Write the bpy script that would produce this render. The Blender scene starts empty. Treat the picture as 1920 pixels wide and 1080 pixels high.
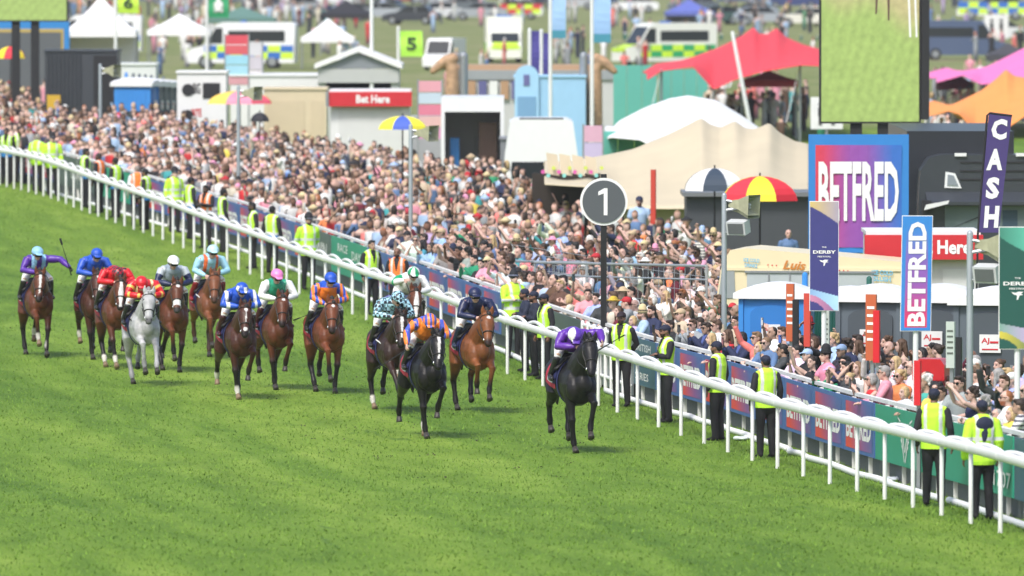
import bpy, math, random
import numpy as np
from mathutils import Vector, Matrix
R = math.radians
rnd = random.Random(7)
sc = bpy.context.scene
COL = sc.collection

# ------------------------------------------------------------------ camera, sky, sun, exposure
F = 17000.0; CAMZ = 8.0; HZ = -70.0
TH = math.atan((540 - HZ) / F)
cam = bpy.data.objects.new('camera', bpy.data.cameras.new('camera'))
COL.objects.link(cam); sc.camera = cam
cam.location = (0, 0, CAMZ); cam.rotation_euler = (math.pi/2 - TH, 0, 0)
cam.data.sensor_width = 36; cam.data.lens = F/1920*36
cam.data.clip_start = 1; cam.data.clip_end = 4000
cam.data.dof.use_dof = True; cam.data.dof.focus_distance = 162; cam.data.dof.aperture_fstop = 2.7
w = bpy.data.worlds.new('World'); sc.world = w; w.use_nodes = True
nt = w.node_tree; sky = nt.nodes.new('ShaderNodeTexSky'); sky.sky_type = 'NISHITA'; sky.sun_disc = False
SUN_EL, SUN_AZ = 52, 205
sky.sun_elevation = R(SUN_EL); sky.sun_rotation = R(SUN_AZ); sky.air_density = 1.0; sky.dust_density = 3.0; sky.ozone_density = 1.0
nt.links.new(sky.outputs[0], nt.nodes['Background'].inputs[0]); nt.nodes['Background'].inputs[1].default_value = 0.12
sun = bpy.data.objects.new('sun', bpy.data.lights.new('sun', 'SUN')); COL.objects.link(sun)
sun.data.energy = 1.9; sun.data.angle = R(14); sun.data.color = (1.0, .97, .92)
az = R(SUN_AZ); el = R(SUN_EL)
sd = Vector((math.sin(az)*math.cos(el), math.cos(az)*math.cos(el), math.sin(el)))
sun.rotation_euler = sd.to_track_quat('Z', 'Y').to_euler()
sc.view_settings.view_transform = 'Standard'; sc.view_settings.look = 'None'
sc.view_settings.gamma = 1; sc.view_settings.exposure = 0.78; sc.view_settings.use_curve_mapping = False
sc.cycles.max_bounces = 5; sc.cycles.diffuse_bounces = 2; sc.cycles.glossy_bounces = 2; sc.cycles.transmission_bounces = 3
sc.cycles.use_denoising = True

# ------------------------------------------------------------------ geometry of the place
_ky = [0, 80, 126.7, 135.6, 145, 154, 172, 186, 210, 224, 234, 253, 265, 281, 330, 400, 515, 620, 770, 950, 1100, 1600, 2200]
_kz = [.1, .1, -.03, -.18, -.36, -.48, -.48, -.46, -.27, -.22, -.12, .1, .2, .3, .5, .9, 1.95, 2.7, 3.4, 4.2, 6, 40, 90]
_yy = np.arange(0, 2201, 1.0); _g = np.interp(_yy, _ky, _kz)
_k = np.exp(-.5*(np.arange(-12, 13)/4.0)**2); _k /= _k.sum()
_g = np.convolve(np.pad(_g, 12, mode='edge'), _k, mode='valid')
def S(t):
    t = np.clip(t, 0, 1); return t*t*(3-2*t)
def gz(X, Y):
    v = np.interp(Y, _yy, _g) + .8*S((-np.asarray(X)-6)/10)*S((np.asarray(Y)-225)/50)*(1-S((np.asarray(Y)-340)/90))
    return float(v) if np.ndim(v) == 0 else v
def ray(px, py):
    x = (px-960)/F; y = (py-540)/F
    return Vector((x, math.cos(TH)-y*math.sin(TH), -math.sin(TH)-y*math.cos(TH)))
def P(px, py, Y):                      # point of the place seen at a pixel of the photo, Y metres away
    d = ray(px, py); t = Y/d.y
    return Vector((d.x*t, Y, CAMZ+d.z*t))
def XZ(px, Y): return (px-960)/F*Y
def G(px, py, h=0.0):                  # point h metres above the ground seen at a pixel
    lo, hi = 60.0, 1500.0
    for _ in range(50):
        m = (lo+hi)/2; p = P(px, py, m)
        if p.z > gz(p.x, m)+h: lo = m
        else: hi = m
    p = P(px, py, lo); return p
def proj(p):
    x, y, z = p[0], p[1], p[2]-CAMZ
    d = y*math.cos(TH)-z*math.sin(TH); u = y*math.sin(TH)+z*math.cos(TH)
    return 960+F*x/d, 540-F*u/d

# ------------------------------------------------------------------ materials
MATS = {}
def _new(name):
    m = bpy.data.materials.new(name); m.use_nodes = True
    return m, m.node_tree, m.node_tree.nodes['Principled BSDF']
def mat(name, c, rough=.6, metal=0, var=.12, scale=3.0, bump=0, emit=0, alpha=1):
    if name in MATS: return MATS[name]
    m, t, b = _new(name); N = t.nodes; L = t.links
    tc = N.new('ShaderNodeTexCoord'); n = N.new('ShaderNodeTexNoise'); n.inputs['Scale'].default_value = scale; n.inputs['Detail'].default_value = 5
    L.new(tc.outputs['Object'], n.inputs['Vector'])
    mx = N.new('ShaderNodeMix'); mx.data_type = 'RGBA'
    mx.inputs['A'].default_value = (*[v*(1-var) for v in c], 1); mx.inputs['B'].default_value = (*[min(1, v*(1+var)) for v in c], 1)
    L.new(n.outputs['Fac'], mx.inputs['Factor']); L.new(mx.outputs['Result'], b.inputs['Base Color'])
    b.inputs['Roughness'].default_value = rough; b.inputs['Metallic'].default_value = metal
    if emit:
        L.new(mx.outputs['Result'], b.inputs['Emission Color']); b.inputs['Emission Strength'].default_value = emit
    if alpha < 1: b.inputs['Alpha'].default_value = alpha
    if bump:
        bp = N.new('ShaderNodeBump'); bp.inputs['Strength'].default_value = bump; bp.inputs['Distance'].default_value = .02
        n2 = N.new('ShaderNodeTexNoise'); n2.inputs['Scale'].default_value = scale*8; L.new(tc.outputs['Object'], n2.inputs['Vector'])
        L.new(n2.outputs['Fac'], bp.inputs['Height']); L.new(bp.outputs['Normal'], b.inputs['Normal'])
    MATS[name] = m; return m
def attr_mat(name, rough=.7, objcol=True, bump=.0, bscale=40, var=.1, sheen=0, emit=0):
    if name in MATS: return MATS[name]
    m, t, b = _new(name); N = t.nodes; L = t.links
    a = N.new('ShaderNodeAttribute'); a.attribute_name = 'col'; out = a.outputs['Color']
    if objcol:
        oi = N.new('ShaderNodeObjectInfo'); mm = N.new('ShaderNodeMix'); mm.data_type = 'RGBA'; mm.blend_type = 'MULTIPLY'; mm.inputs['Factor'].default_value = 1
        L.new(out, mm.inputs['A']); L.new(oi.outputs['Color'], mm.inputs['B']); out = mm.outputs['Result']
    tc = N.new('ShaderNodeTexCoord'); n = N.new('ShaderNodeTexNoise'); n.inputs['Scale'].default_value = 6; n.inputs['Detail'].default_value = 4
    L.new(tc.outputs['Object'], n.inputs['Vector'])
    mr = N.new('ShaderNodeMapRange'); mr.inputs['To Min'].default_value = 1-var; mr.inputs['To Max'].default_value = 1+var; mr.inputs['From Min'].default_value = .3; mr.inputs['From Max'].default_value = .7
    L.new(n.outputs['Fac'], mr.inputs['Value'])
    sc_ = N.new('ShaderNodeVectorMath'); sc_.operation = 'SCALE'; L.new(out, sc_.inputs[0]); L.new(mr.outputs[0], sc_.inputs['Scale'])
    L.new(sc_.outputs[0], b.inputs['Base Color']); b.inputs['Roughness'].default_value = rough
    if emit:
        L.new(sc_.outputs[0], b.inputs['Emission Color']); b.inputs['Emission Strength'].default_value = emit
    if sheen: b.inputs['Sheen Weight'].default_value = sheen
    if bump:
        bp = N.new('ShaderNodeBump'); bp.inputs['Strength'].default_value = bump; bp.inputs['Distance'].default_value = .015
        n2 = N.new('ShaderNodeTexNoise'); n2.inputs['Scale'].default_value = bscale; n2.inputs['Distortion'].default_value = .6; L.new(tc.outputs['Object'], n2.inputs['Vector'])
        L.new(n2.outputs['Fac'], bp.inputs['Height']); L.new(bp.outputs['Normal'], b.inputs['Normal'])
    MATS[name] = m; return m
M_SKIN = attr_mat('skin', .5, True, .1, 30, .06)
M_CLOTH = attr_mat('cloth', .8, True, .5, 14, .08)
M_SILK = attr_mat('silk', .38, True, .6, 16, .06)
M_HAIR = attr_mat('hair', .6, True, .5, 60, .25)
M_COAT = attr_mat('coat', .42, False, .5, 11, .25); M_COAT.node_tree.nodes['Principled BSDF'].inputs['Specular IOR Level'].default_value = .28
M_PRINT = attr_mat('print', .55, False, 0, 10, .03)
M_CROWD = attr_mat('crowd_paint', .8, False, 0, 10, .1)
M_LED = attr_mat('led_picture', .6, False, 0, 10, .12, emit=.25)

# ------------------------------------------------------------------ mesh building
class MB:
    def __init__(s): s.v = []; s.f = []; s.m = []; s.c = None
    def add(s, vs, fs, mi=0):
        o = len(s.v); s.v += [tuple(v) for v in vs]; s.f += [tuple(i+o for i in f) for f in fs]; s.m += [mi]*len(fs)
    def box(s, lo, hi, mi=0, M=None):
        x0, y0, z0 = lo; x1, y1, z1 = hi
        vs = [Vector(p) for p in ((x0,y0,z0),(x1,y0,z0),(x1,y1,z0),(x0,y1,z0),(x0,y0,z1),(x1,y0,z1),(x1,y1,z1),(x0,y1,z1))]
        if M: vs = [M @ v for v in vs]
        s.add(vs, [(0,3,2,1),(4,5,6,7),(0,1,5,4),(1,2,6,5),(2,3,7,6),(3,0,4,7)], mi)
    def quad(s, a, b, c, d, mi=0): s.add([a, b, c, d], [(0,1,2,3)], mi)
    def tube(s, path, rad, n=10, side=(0,1,0), mi=0, caps=True):
        vs, fs = tube_geo(path, rad, n, side, caps); s.add(vs, fs, mi)
    def prism(s, poly, depth, mi=0, M=None, y0=None):     # poly in (x,z), thickness along y
        n = len(poly); a = -depth/2 if y0 is None else y0; b = a+depth
        vs = [Vector((x, a, z)) for x, z in poly]+[Vector((x, b, z)) for x, z in poly]
        if M: vs = [M @ v for v in vs]
        s.add(vs, [tuple(range(n)), tuple(range(2*n-1, n-1, -1))]+[(i, i+n, (i+1)%n+n, (i+1)%n) for i in range(n)], mi)
    def disc(s, c, r, ax=(0,1,0), th=.02, n=32, mi=0):
        c = Vector(c); ax = Vector(ax).normalized(); s.tube([c-ax*th/2, c+ax*th/2], [r, r], n, (0,0,1) if abs(ax.z) < .9 else (1,0,0), mi, caps='flat')
    def text(s, txt, O, U, V, mi=0, bold=.02, off=.004, shear=0):
        O, U, V = Vector(O), Vector(U), Vector(V); vs, fs = glyphs(txt, bold, shear)
        n = U.cross(V).normalized()
        s.add([O+U*x+V*y+n*off for x, y in vs], fs, mi)
    def build(s, name, mats, parent=None, smooth=False, loc=None):
        me = bpy.data.meshes.new(name); me.from_pydata(s.v, [], s.f)
        for m in (mats if isinstance(mats, (list, tuple)) else [mats]): me.materials.append(m)
        if any(s.m): me.polygons.foreach_set('material_index', s.m)
        if s.c is not None: setcol(me, s.c)
        if smooth: me.polygons.foreach_set('use_smooth', [True]*len(me.polygons))
        return obj(name, me, parent, loc)
def obj(name, me, parent=None, loc=None, rz=0, scale=None, color=None):
    o = bpy.data.objects.new(name, me); COL.objects.link(o)
    if parent: o.parent = parent
    if loc is not None: o.location = loc
    if rz: o.rotation_euler.z = rz
    if scale: o.scale = (scale,)*3 if np.isscalar(scale) else scale
    if color: o.color = (*color, 1)
    return o
def tag(o, label, cat, group=None):
    o['label'] = label; o['category'] = cat
    if group: o['group'] = group
    return o
def thing(name, label, cat, loc=(0,0,0), rz=0, group=None):
    return tag(obj(name, None, None, loc, rz), label, cat, group)
def kind(o, k): o['kind'] = k; return o
def setcol(me, c):
    c = np.asarray(c, dtype=np.float32)
    if c.shape[1] == 3: c = np.hstack([c, np.ones((len(c), 1), np.float32)])
    a = me.color_attributes.new('col', 'FLOAT_COLOR', 'POINT'); a.data.foreach_set('color', c.ravel())
def tube_geo(path, rad, n=10, side=(0,1,0), caps=True):
    path = [Vector(p) for p in path]; rad = [(r, r) if np.isscalar(r) else r for r in rad]
    T = []
    for i in range(len(path)):
        a = path[max(0, i-1)]; b = path[min(len(path)-1, i+1)]; t = (b-a)
        T.append(t.normalized() if t.length > 1e-9 else Vector((0,0,1)))
    rings = list(zip(path, rad, T))
    if caps is True:
        p, r, t = rings[0]; e = [(p-t*min(r)*math.sin(a), (r[0]*math.cos(a), r[1]*math.cos(a)), t) for a in (1.45, .95, .45)]
        p, r, t = rings[-1]; g = [(p+t*min(r)*math.sin(a), (r[0]*math.cos(a), r[1]*math.cos(a)), t) for a in (.45, .95, 1.45)]
        rings = e+rings+g
    vs = []; fs = []; sd_ = Vector(side); prev = None
    for p, r, t in rings:
        s_ = sd_-t*sd_.dot(t)
        if s_.length < .15: s_ = (prev-t*prev.dot(t)) if prev else Vector((t.y+.1, t.z, t.x+.3)).cross(t)
        s_.normalize(); prev = s_; b = t.cross(s_)
        for k in range(n):
            a = 2*math.pi*k/n; vs.append(p+s_*r[0]*math.cos(a)+b*r[1]*math.sin(a))
    m = len(rings)
    for i in range(m-1):
        for k in range(n): fs.append((i*n+k, i*n+(k+1)%n, (i+1)*n+(k+1)%n, (i+1)*n+k))
    if caps: fs.append(tuple(range(n-1, -1, -1))); fs.append(tuple(range((m-1)*n, m*n)))
    return vs, fs
_GL = {}
def glyphs(txt, bold=.02, shear=0):
    key = (txt, bold, shear)
    if key not in _GL:
        c = bpy.data.curves.new('t', 'FONT'); c.body = txt; c.offset = bold; c.shear = shear; c.resolution_u = 2; c.align_x = 'CENTER'
        o = bpy.data.objects.new('t', c); COL.objects.link(o)
        dg = bpy.context.evaluated_depsgraph_get(); me = bpy.data.meshes.new_from_object(o.evaluated_get(dg))
        v = np.array([x.co[:2] for x in me.vertices]); v = (v-v.min(0))/(v.max(0)-v.min(0))
        _GL[key] = ([tuple(x) for x in v], [tuple(p.vertices) for p in me.polygons])
        bpy.data.objects.remove(o); bpy.data.curves.remove(c); bpy.data.meshes.remove(me)
    return _GL[key]
def blob(tubes, vox, smooth=3, mat_=None, name='blob'):
    vs = []; fs = []
    for t in tubes:
        if t[0] == 'e': v, f = ell_geo(*t[1:])
        else: v, f = tube_geo(t[0], t[1], 14, t[2] if len(t) > 2 else (0,1,0))
        o = len(vs); vs += v; fs += [tuple(i+o for i in q) for q in f]
    me = bpy.data.meshes.new(name); me.from_pydata(vs, [], fs)
    o = bpy.data.objects.new(name, me); COL.objects.link(o)
    r = o.modifiers.new('r', 'REMESH'); r.mode = 'VOXEL'; r.voxel_size = vox; r.adaptivity = 0
    if smooth: s = o.modifiers.new('s', 'SMOOTH'); s.iterations = smooth; s.factor = .5
    dg = bpy.context.evaluated_depsgraph_get(); out = bpy.data.meshes.new_from_object(o.evaluated_get(dg))
    bpy.data.objects.remove(o); bpy.data.meshes.remove(me)
    out.name = name; out.materials.clear()
    if mat_: out.materials.append(mat_)
    out.polygons.foreach_set('use_smooth', [True]*len(out.polygons))
    return out
def ell_geo(c, r, fr=None):
    c = Vector(c); f, l, u = fr if fr else (Vector((1,0,0)), Vector((0,1,0)), Vector((0,0,1)))
    vs = []; fs = []; n = 14; m = 9
    for i in range(m):
        a = math.pi*(i+.5)/m
        for k in range(n):
            b = 2*math.pi*k/n; vs.append(c+f*r[0]*math.sin(a)*math.cos(b)+l*r[1]*math.sin(a)*math.sin(b)-u*r[2]*math.cos(a))
    for i in range(m-1):
        for k in range(n): fs.append((i*n+k, i*n+(k+1)%n, (i+1)*n+(k+1)%n, (i+1)*n+k))
    fs.append(tuple(range(n-1, -1, -1))); fs.append(tuple(range((m-1)*n, m*n)))
    return vs, fs
def white(me): setcol(me, np.ones((len(me.vertices), 3)))
def coords(me):
    a = np.empty(len(me.vertices)*3, np.float32); me.vertices.foreach_get('co', a); return a.reshape(-1, 3)

# ------------------------------------------------------------------ ground: one sheet
def ground():
    m, t, b = _new('turf'); N = t.nodes; L = t.links
    geo = N.new('ShaderNodeTexCoord'); mp = N.new('ShaderNodeMapping'); mp.inputs['Rotation'].default_value = (0, 0, R(-8.5)); L.new(geo.outputs['Object'], mp.inputs['Vector'])
    def noise(sc_, det=4, vec=None, dist=0):
        n = N.new('ShaderNodeTexNoise'); n.inputs['Scale'].default_value = sc_; n.inputs['Detail'].default_value = det; n.inputs['Distortion'].default_value = dist
        L.new(vec or mp.outputs[0], n.inputs['Vector']); return n.outputs['Fac']
    def sv(v):
        q = N.new('ShaderNodeMapping'); q.inputs['Scale'].default_value = v; L.new(mp.outputs[0], q.inputs['Vector']); return q.outputs[0]
    def ramp(f, pts):
        r = N.new('ShaderNodeValToRGB'); L.new(f, r.inputs[0]); e = r.color_ramp.elements
        e[0].position, e[0].color = pts[0][0], (*pts[0][1], 1); e[1].position, e[1].color = pts[-1][0], (*pts[-1][1], 1)
        for p, c in pts[1:-1]: q = e.new(p); q.color = (*c, 1)
        return r.outputs[0]
    def mix(f, a, c, mode='MIX'):
        x = N.new('ShaderNodeMix'); x.data_type = 'RGBA'; x.blend_type = mode
        if isinstance(f, float): x.inputs['Factor'].default_value = f
        else: L.new(f, x.inputs['Factor'])
        L.new(a, x.inputs['A'])
        if isinstance(c, tuple): x.inputs['B'].default_value = (*c, 1)
        else: L.new(c, x.inputs['B'])
        return x.outputs['Result']
    base = ramp(noise(1.1, 6, sv((1, .22, 1)), .6), [(.3, (.094, .178, .014)), (.5, (.130, .230, .020)), (.72, (.176, .280, .034))])
    band = ramp(noise(.33, 2, sv((1, .045, 1)), .3), [(.40, (.70, .78, .70)), (.455, (.97, .98, .95)), (.505, (.84, .88, .84)), (.545, (1.05, 1.03, 1.06)), (.62, (1.28, 1.16, 1.35))])
    c = mix(1.0, base, band, 'MULTIPLY')
    fine = ramp(noise(26, 4, sv((1, .35, 1))), [(.32, (.74, .77, .72)), (.5, (1, 1, 1)), (.68, (1.24, 1.20, 1.20))])
    c = mix(.85, c, fine, 'MULTIPLY')
    yel = ramp(noise(20, 3, sv((1, .3, 1))), [(.62, (0, 0, 0)), (.74, (.8, .8, .8))]); c = mix(yel, c, (.27, .32, .07))
    dk = ramp(noise(2.3, 5, sv((1, .12, 1)), 1), [(.66, (0, 0, 0)), (.76, (.7, .7, .7))]); c = mix(dk, c, (.045, .11, .014))
    sp = N.new('ShaderNodeSeparateXYZ'); L.new(geo.outputs['Object'], sp.inputs[0]); mr = N.new('ShaderNodeMapRange'); mr.inputs['From Min'].default_value = 385; mr.inputs['From Max'].default_value = 400; L.new(sp.outputs[1], mr.inputs['Value'])
    wn = ramp(noise(.22, 6), [(.35, (.15, .19, .055)), (.55, (.20, .22, .085)), (.7, (.27, .25, .14))]); x = N.new('ShaderNodeMix'); x.data_type = 'RGBA'; L.new(mr.outputs[0], x.inputs['Factor']); L.new(c, x.inputs['A']); L.new(wn, x.inputs['B']); c = x.outputs['Result']
    L.new(c, b.inputs['Base Color']); b.inputs['Roughness'].default_value = .85; b.inputs['Specular IOR Level'].default_value = .2
    bp = N.new('ShaderNodeBump'); bp.inputs['Strength'].default_value = .7; bp.inputs['Distance'].default_value = .05
    L.new(noise(18, 6, sv((1, .5, 1))), bp.inputs['Height']); L.new(bp.outputs[0], b.inputs['Normal'])
    xs = np.unique(np.concatenate([np.linspace(-900, -60, 15), np.linspace(-60, 60, 61), np.linspace(60, 900, 15)]))
    ys = np.unique(np.concatenate([np.linspace(0, 100, 6), np.arange(100, 440, 3.0), np.linspace(440, 1200, 60), np.linspace(1200, 2200, 12)]))
    X, Y = np.meshgrid(xs, ys); Z = gz(X, Y); v = np.stack([X, Y, Z], -1).reshape(-1, 3); nx = len(xs)
    fs = [(j*nx+i, j*nx+i+1, (j+1)*nx+i+1, (j+1)*nx+i) for j in range(len(ys)-1) for i in range(nx-1)]
    me = bpy.data.meshes.new('turf_ground'); me.from_pydata(v.tolist(), [], fs); me.materials.append(m)
    me.polygons.foreach_set('use_smooth', [True]*len(fs)); kind(obj('turf_ground', me), 'structure')
ground()

# running rail and fence lines
_rx = [-80, 0, 161, 310, 480, 561, 689, 950, 1126, 1275, 1409, 1555, 1720, 1902, 2060, 2360]
_rY = [289, 281, 265, 253, 234, 224, 209.5, 186, 172.9, 162.4, 153.8, 145, 135.6, 126.7, 119.5, 108]
def railpt(px):
    Y = float(np.interp(px, _rx, _rY)); X = XZ(px, Y); return Vector((X, Y, gz(X, Y)))
_fx = [-60, 0, 118, 239, 431, 531, 1112, 1200, 1381, 1520, 1604, 1920, 2060, 2360]
_fy = [314, 331, 364, 400, 457, 493, 720, 751, 804, 853, 882, 978, 1022, 1120]
def fencept(px): return G(px, float(np.interp(px, _fx, _fy)))
FENCE = [(px, fencept(px)) for px in range(-60, 2341, 20)]
_FX = np.array([p[1].x for p in FENCE]); _FY = np.array([p[1].y for p in FENCE])
def fence_Y(px): return float(np.interp(px, [p[0] for p in FENCE], _FY))

def clods_and_grass():
    r = np.random.default_rng(3)
    n = 150000
    Y = r.uniform(116, 290, n); X = (r.uniform(-60, 1990, n)-960)/F*Y
    fX = np.interp(-Y, -_FY, _FX); k = X < fX+.3; X = X[k]; Y = Y[k]
    n = len(X); Z = gz(X, Y); rX = np.interp(-Y, [-q for q in _rY], [XZ(a, b) for a, b in zip(_rx, _rY)])
    nearrail = (X > rX-.25)
    h = np.where(nearrail, r.uniform(.03, .075, n), r.uniform(.02, .05, n)); w_ = r.uniform(.006, .016, n)+h*.05
    a = r.uniform(0, math.pi, n); lx = r.normal(0, .025, n); ly = r.normal(0, .025, n)
    V = np.empty((n, 3, 3)); V[:, 0] = np.stack([X-w_*np.cos(a), Y-w_*np.sin(a), Z-.01], 1); V[:, 1] = np.stack([X+w_*np.cos(a), Y+w_*np.sin(a), Z-.01], 1); V[:, 2] = np.stack([X+lx, Y+ly, Z+h], 1)
    me = bpy.data.meshes.new('grass_blades'); me.vertices.add(n*3); me.vertices.foreach_set('co', V.ravel()); me.loops.add(n*3); me.polygons.add(n)
    me.loops.foreach_set('vertex_index', np.arange(n*3)); me.polygons.foreach_set('loop_start', np.arange(n)*3); me.update()
    c = np.array([.122, .226, .022])*r.uniform(.75, 1.3, (n, 1))*np.array([1, 1, 1])+r.uniform(0, .06, (n, 1))**1.5*np.array([1, .8, .3])
    setcol(me, np.repeat(c, 3, 0)); me.materials.append(M_CROWD); kind(obj('grass_blades', me), 'stuff')
    mb = MB(); cols = []
    def chunk(p, s_, c):
        vs = [Vector(p)+Vector((rnd.gauss(0, 1), rnd.gauss(0, 1), rnd.gauss(0, 1))).normalized()*s_*rnd.uniform(.5, 1.2) for _ in range(5)]
        mb.add(vs, [(0,1,2),(0,2,3),(0,3,1),(4,2,1),(4,3,2),(4,1,3)]); cols.extend([c]*5)
    for hx, hy in HOOFS:
        for _ in range(60):
            q = G(hx+rnd.gauss(-6, 22), hy+rnd.gauss(-6, 14)); z = abs(rnd.gauss(0, .38))
            chunk((q.x, q.y, q.z+z), rnd.uniform(.007, .024), rnd.choice([(.03, .022, .012), (.045, .05, .015), (.02, .02, .01)]))
    for _ in range(260):
        p_ = G(rnd.uniform(120, 1000), rnd.uniform(500, 800)); chunk((p_.x, p_.y, p_.z+abs(rnd.gauss(.5, .7))), rnd.uniform(.006, .018), (.03, .025, .014))
    for _ in range(70):
        x = rnd.uniform(-20, 1100); y = rnd.uniform(.34*x+400, .34*x+640); q = G(x, y)
        for _ in range(5): chunk((q.x+rnd.gauss(0, .12), q.y+rnd.gauss(0, .3), q.z+.01), rnd.uniform(.012, .03), rnd.choice([(.05, .05, .02), (.03, .06, .012), (.05, .035, .02)]))
    mb.c = cols; kind(mb.build('turf_clods', M_CROWD), 'stuff')
HOOFS = [(70, 662), (190, 668), (225, 690), (265, 712), (325, 690), (395, 660), (450, 740), (515, 722), (620, 730), (715, 762), (790, 815), (880, 765), (1080, 845), (770, 700)]
clods_and_grass()

# ------------------------------------------------------------------ running rail
M_PVC = mat('white_plastic', (.80, .80, .80), .5, var=.08, scale=1.3)
def running_rail():
    t = thing('running_rail', 'white plastic running rail with hooped top between the turf course and the stewards', 'rail', railpt(960))
    o0 = railpt(960)
    pts = []; px = -70.0
    sx = [-70, 100, 300, 500, 700, 950, 1130, 1230, 1400, 1550, 1900, 2060]; sp = [13.3, 14, 19, 23, 27, 33, 36, 42, 47, 51, 57, 60]
    while px < 2310:
        pts.append(px); px += float(np.interp(px, sx, sp))
    W = [railpt(p)-o0 for p in pts]
    mb = MB(); top = [p+Vector((0, 0, 1.10)) for p in W]
    mb.tube(top, [(.075, .040)]*len(top), 12, (0, 0, 1))
    mb.build('top_rail', M_PVC, t, True)
    mj = MB()
    for i, p in enumerate(W):
        if i == 0: continue
        d = (W[i]-W[i-1]).normalized()
        m2 = MB(); b = p+Vector((.035, .0, 0)); m2.tube([b+Vector((0,0,-.05)), b+Vector((0,0,.45)), b+Vector((0,0,1.10))], [.036, .034, .033], 10)
        if i < 101: m2.build('post', M_PVC, t, True)
        L = (W[i]-W[i-1]); hh = float(np.interp(pts[i], [0, 950, 1300, 1900], [.10, .10, .065, .055]))
        arc = [W[i]-L*u+Vector((.07, 0, 1.13+hh*math.sin(math.pi*min(1, u*1.05))**.8 if u < .95 else 1.12)) for u in (0, .12, .25, .4, .55, .7, .85, .97)]
        mj.tube(arc, [.036]*len(arc), 8)
        mj.tube([p-d*.05+Vector((0,0,1.1)), p+d*.05+Vector((0,0,1.1))], [(.08, .045)]*2, 12, (0, 0, 1))
    mj.build('hoop_rail', M_PVC, t, True)
running_rail()
# ------------------------------------------------------------------ crowd fence and sponsor boards
M_GREYMESH = mat('dark_mesh', (.13, .14, .15), .7, scale=30, var=.4, bump=.4)
M_WPAINT = mat('white_paint', (.72, .72, .70), .6, var=.12, scale=2)
RED, PUR, BLU = (.70, .06, .03), (.24, .08, .26), (.06, .13, .36)
def fence_frame(a, b): 
    A = fencept(a); B = fencept(b); return A, B
def crowd_fence():
    t = thing('crowd_fence', 'white post fence with dark mesh that holds back the spectators along the course', 'fence', fencept(960)); o0 = fencept(960)
    m1 = MB(); m2 = MB(); P_ = [p[1]-o0 for p in FENCE]
    for A, B in zip(P_, P_[1:]):
        n = Vector((B-A).cross(Vector((0,0,1)))).normalized()
        if n.x < 0: n = -n
        q = n*.09
        for lo, hi, m in ((0, .5, m1), (1.21, 1.27, m2)):
            th = n*(.03 if m is m1 else .09)
            vs = [A+q+Vector((0,0,lo)), B+q+Vector((0,0,lo)), B+q+th+Vector((0,0,lo)), A+q+th+Vector((0,0,lo))]
            vs += [v+Vector((0,0,hi-lo)) for v in vs]; m.add(vs, [(0,3,2,1),(4,5,6,7),(0,1,5,4),(1,2,6,5),(2,3,7,6),(3,0,4,7)])
    m1.build('mesh_panel', M_GREYMESH, t); m2.build('top_board', M_WPAINT, t)
    px = -40; k = 0
    while px < 2310 and k < 100:
        p = fencept(px)-o0; mp = MB(); mp.box((p.x+.03, p.y-.06, p.z-.03), (p.x+.1, p.y+.06, p.z+1.2)); mp.build('post', M_WPAINT, t)
        px += float(np.interp(px, [0, 500, 1200, 1600, 1920], [20, 23, 26, 31, 34])); k += 1
crowd_fence()
ORD = ['first', 'second', 'third', 'fourth', 'fifth', 'sixth', 'seventh', 'eighth', 'ninth', 'tenth', 'eleventh', 'twelfth', 'thirteenth', 'fourteenth']
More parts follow.
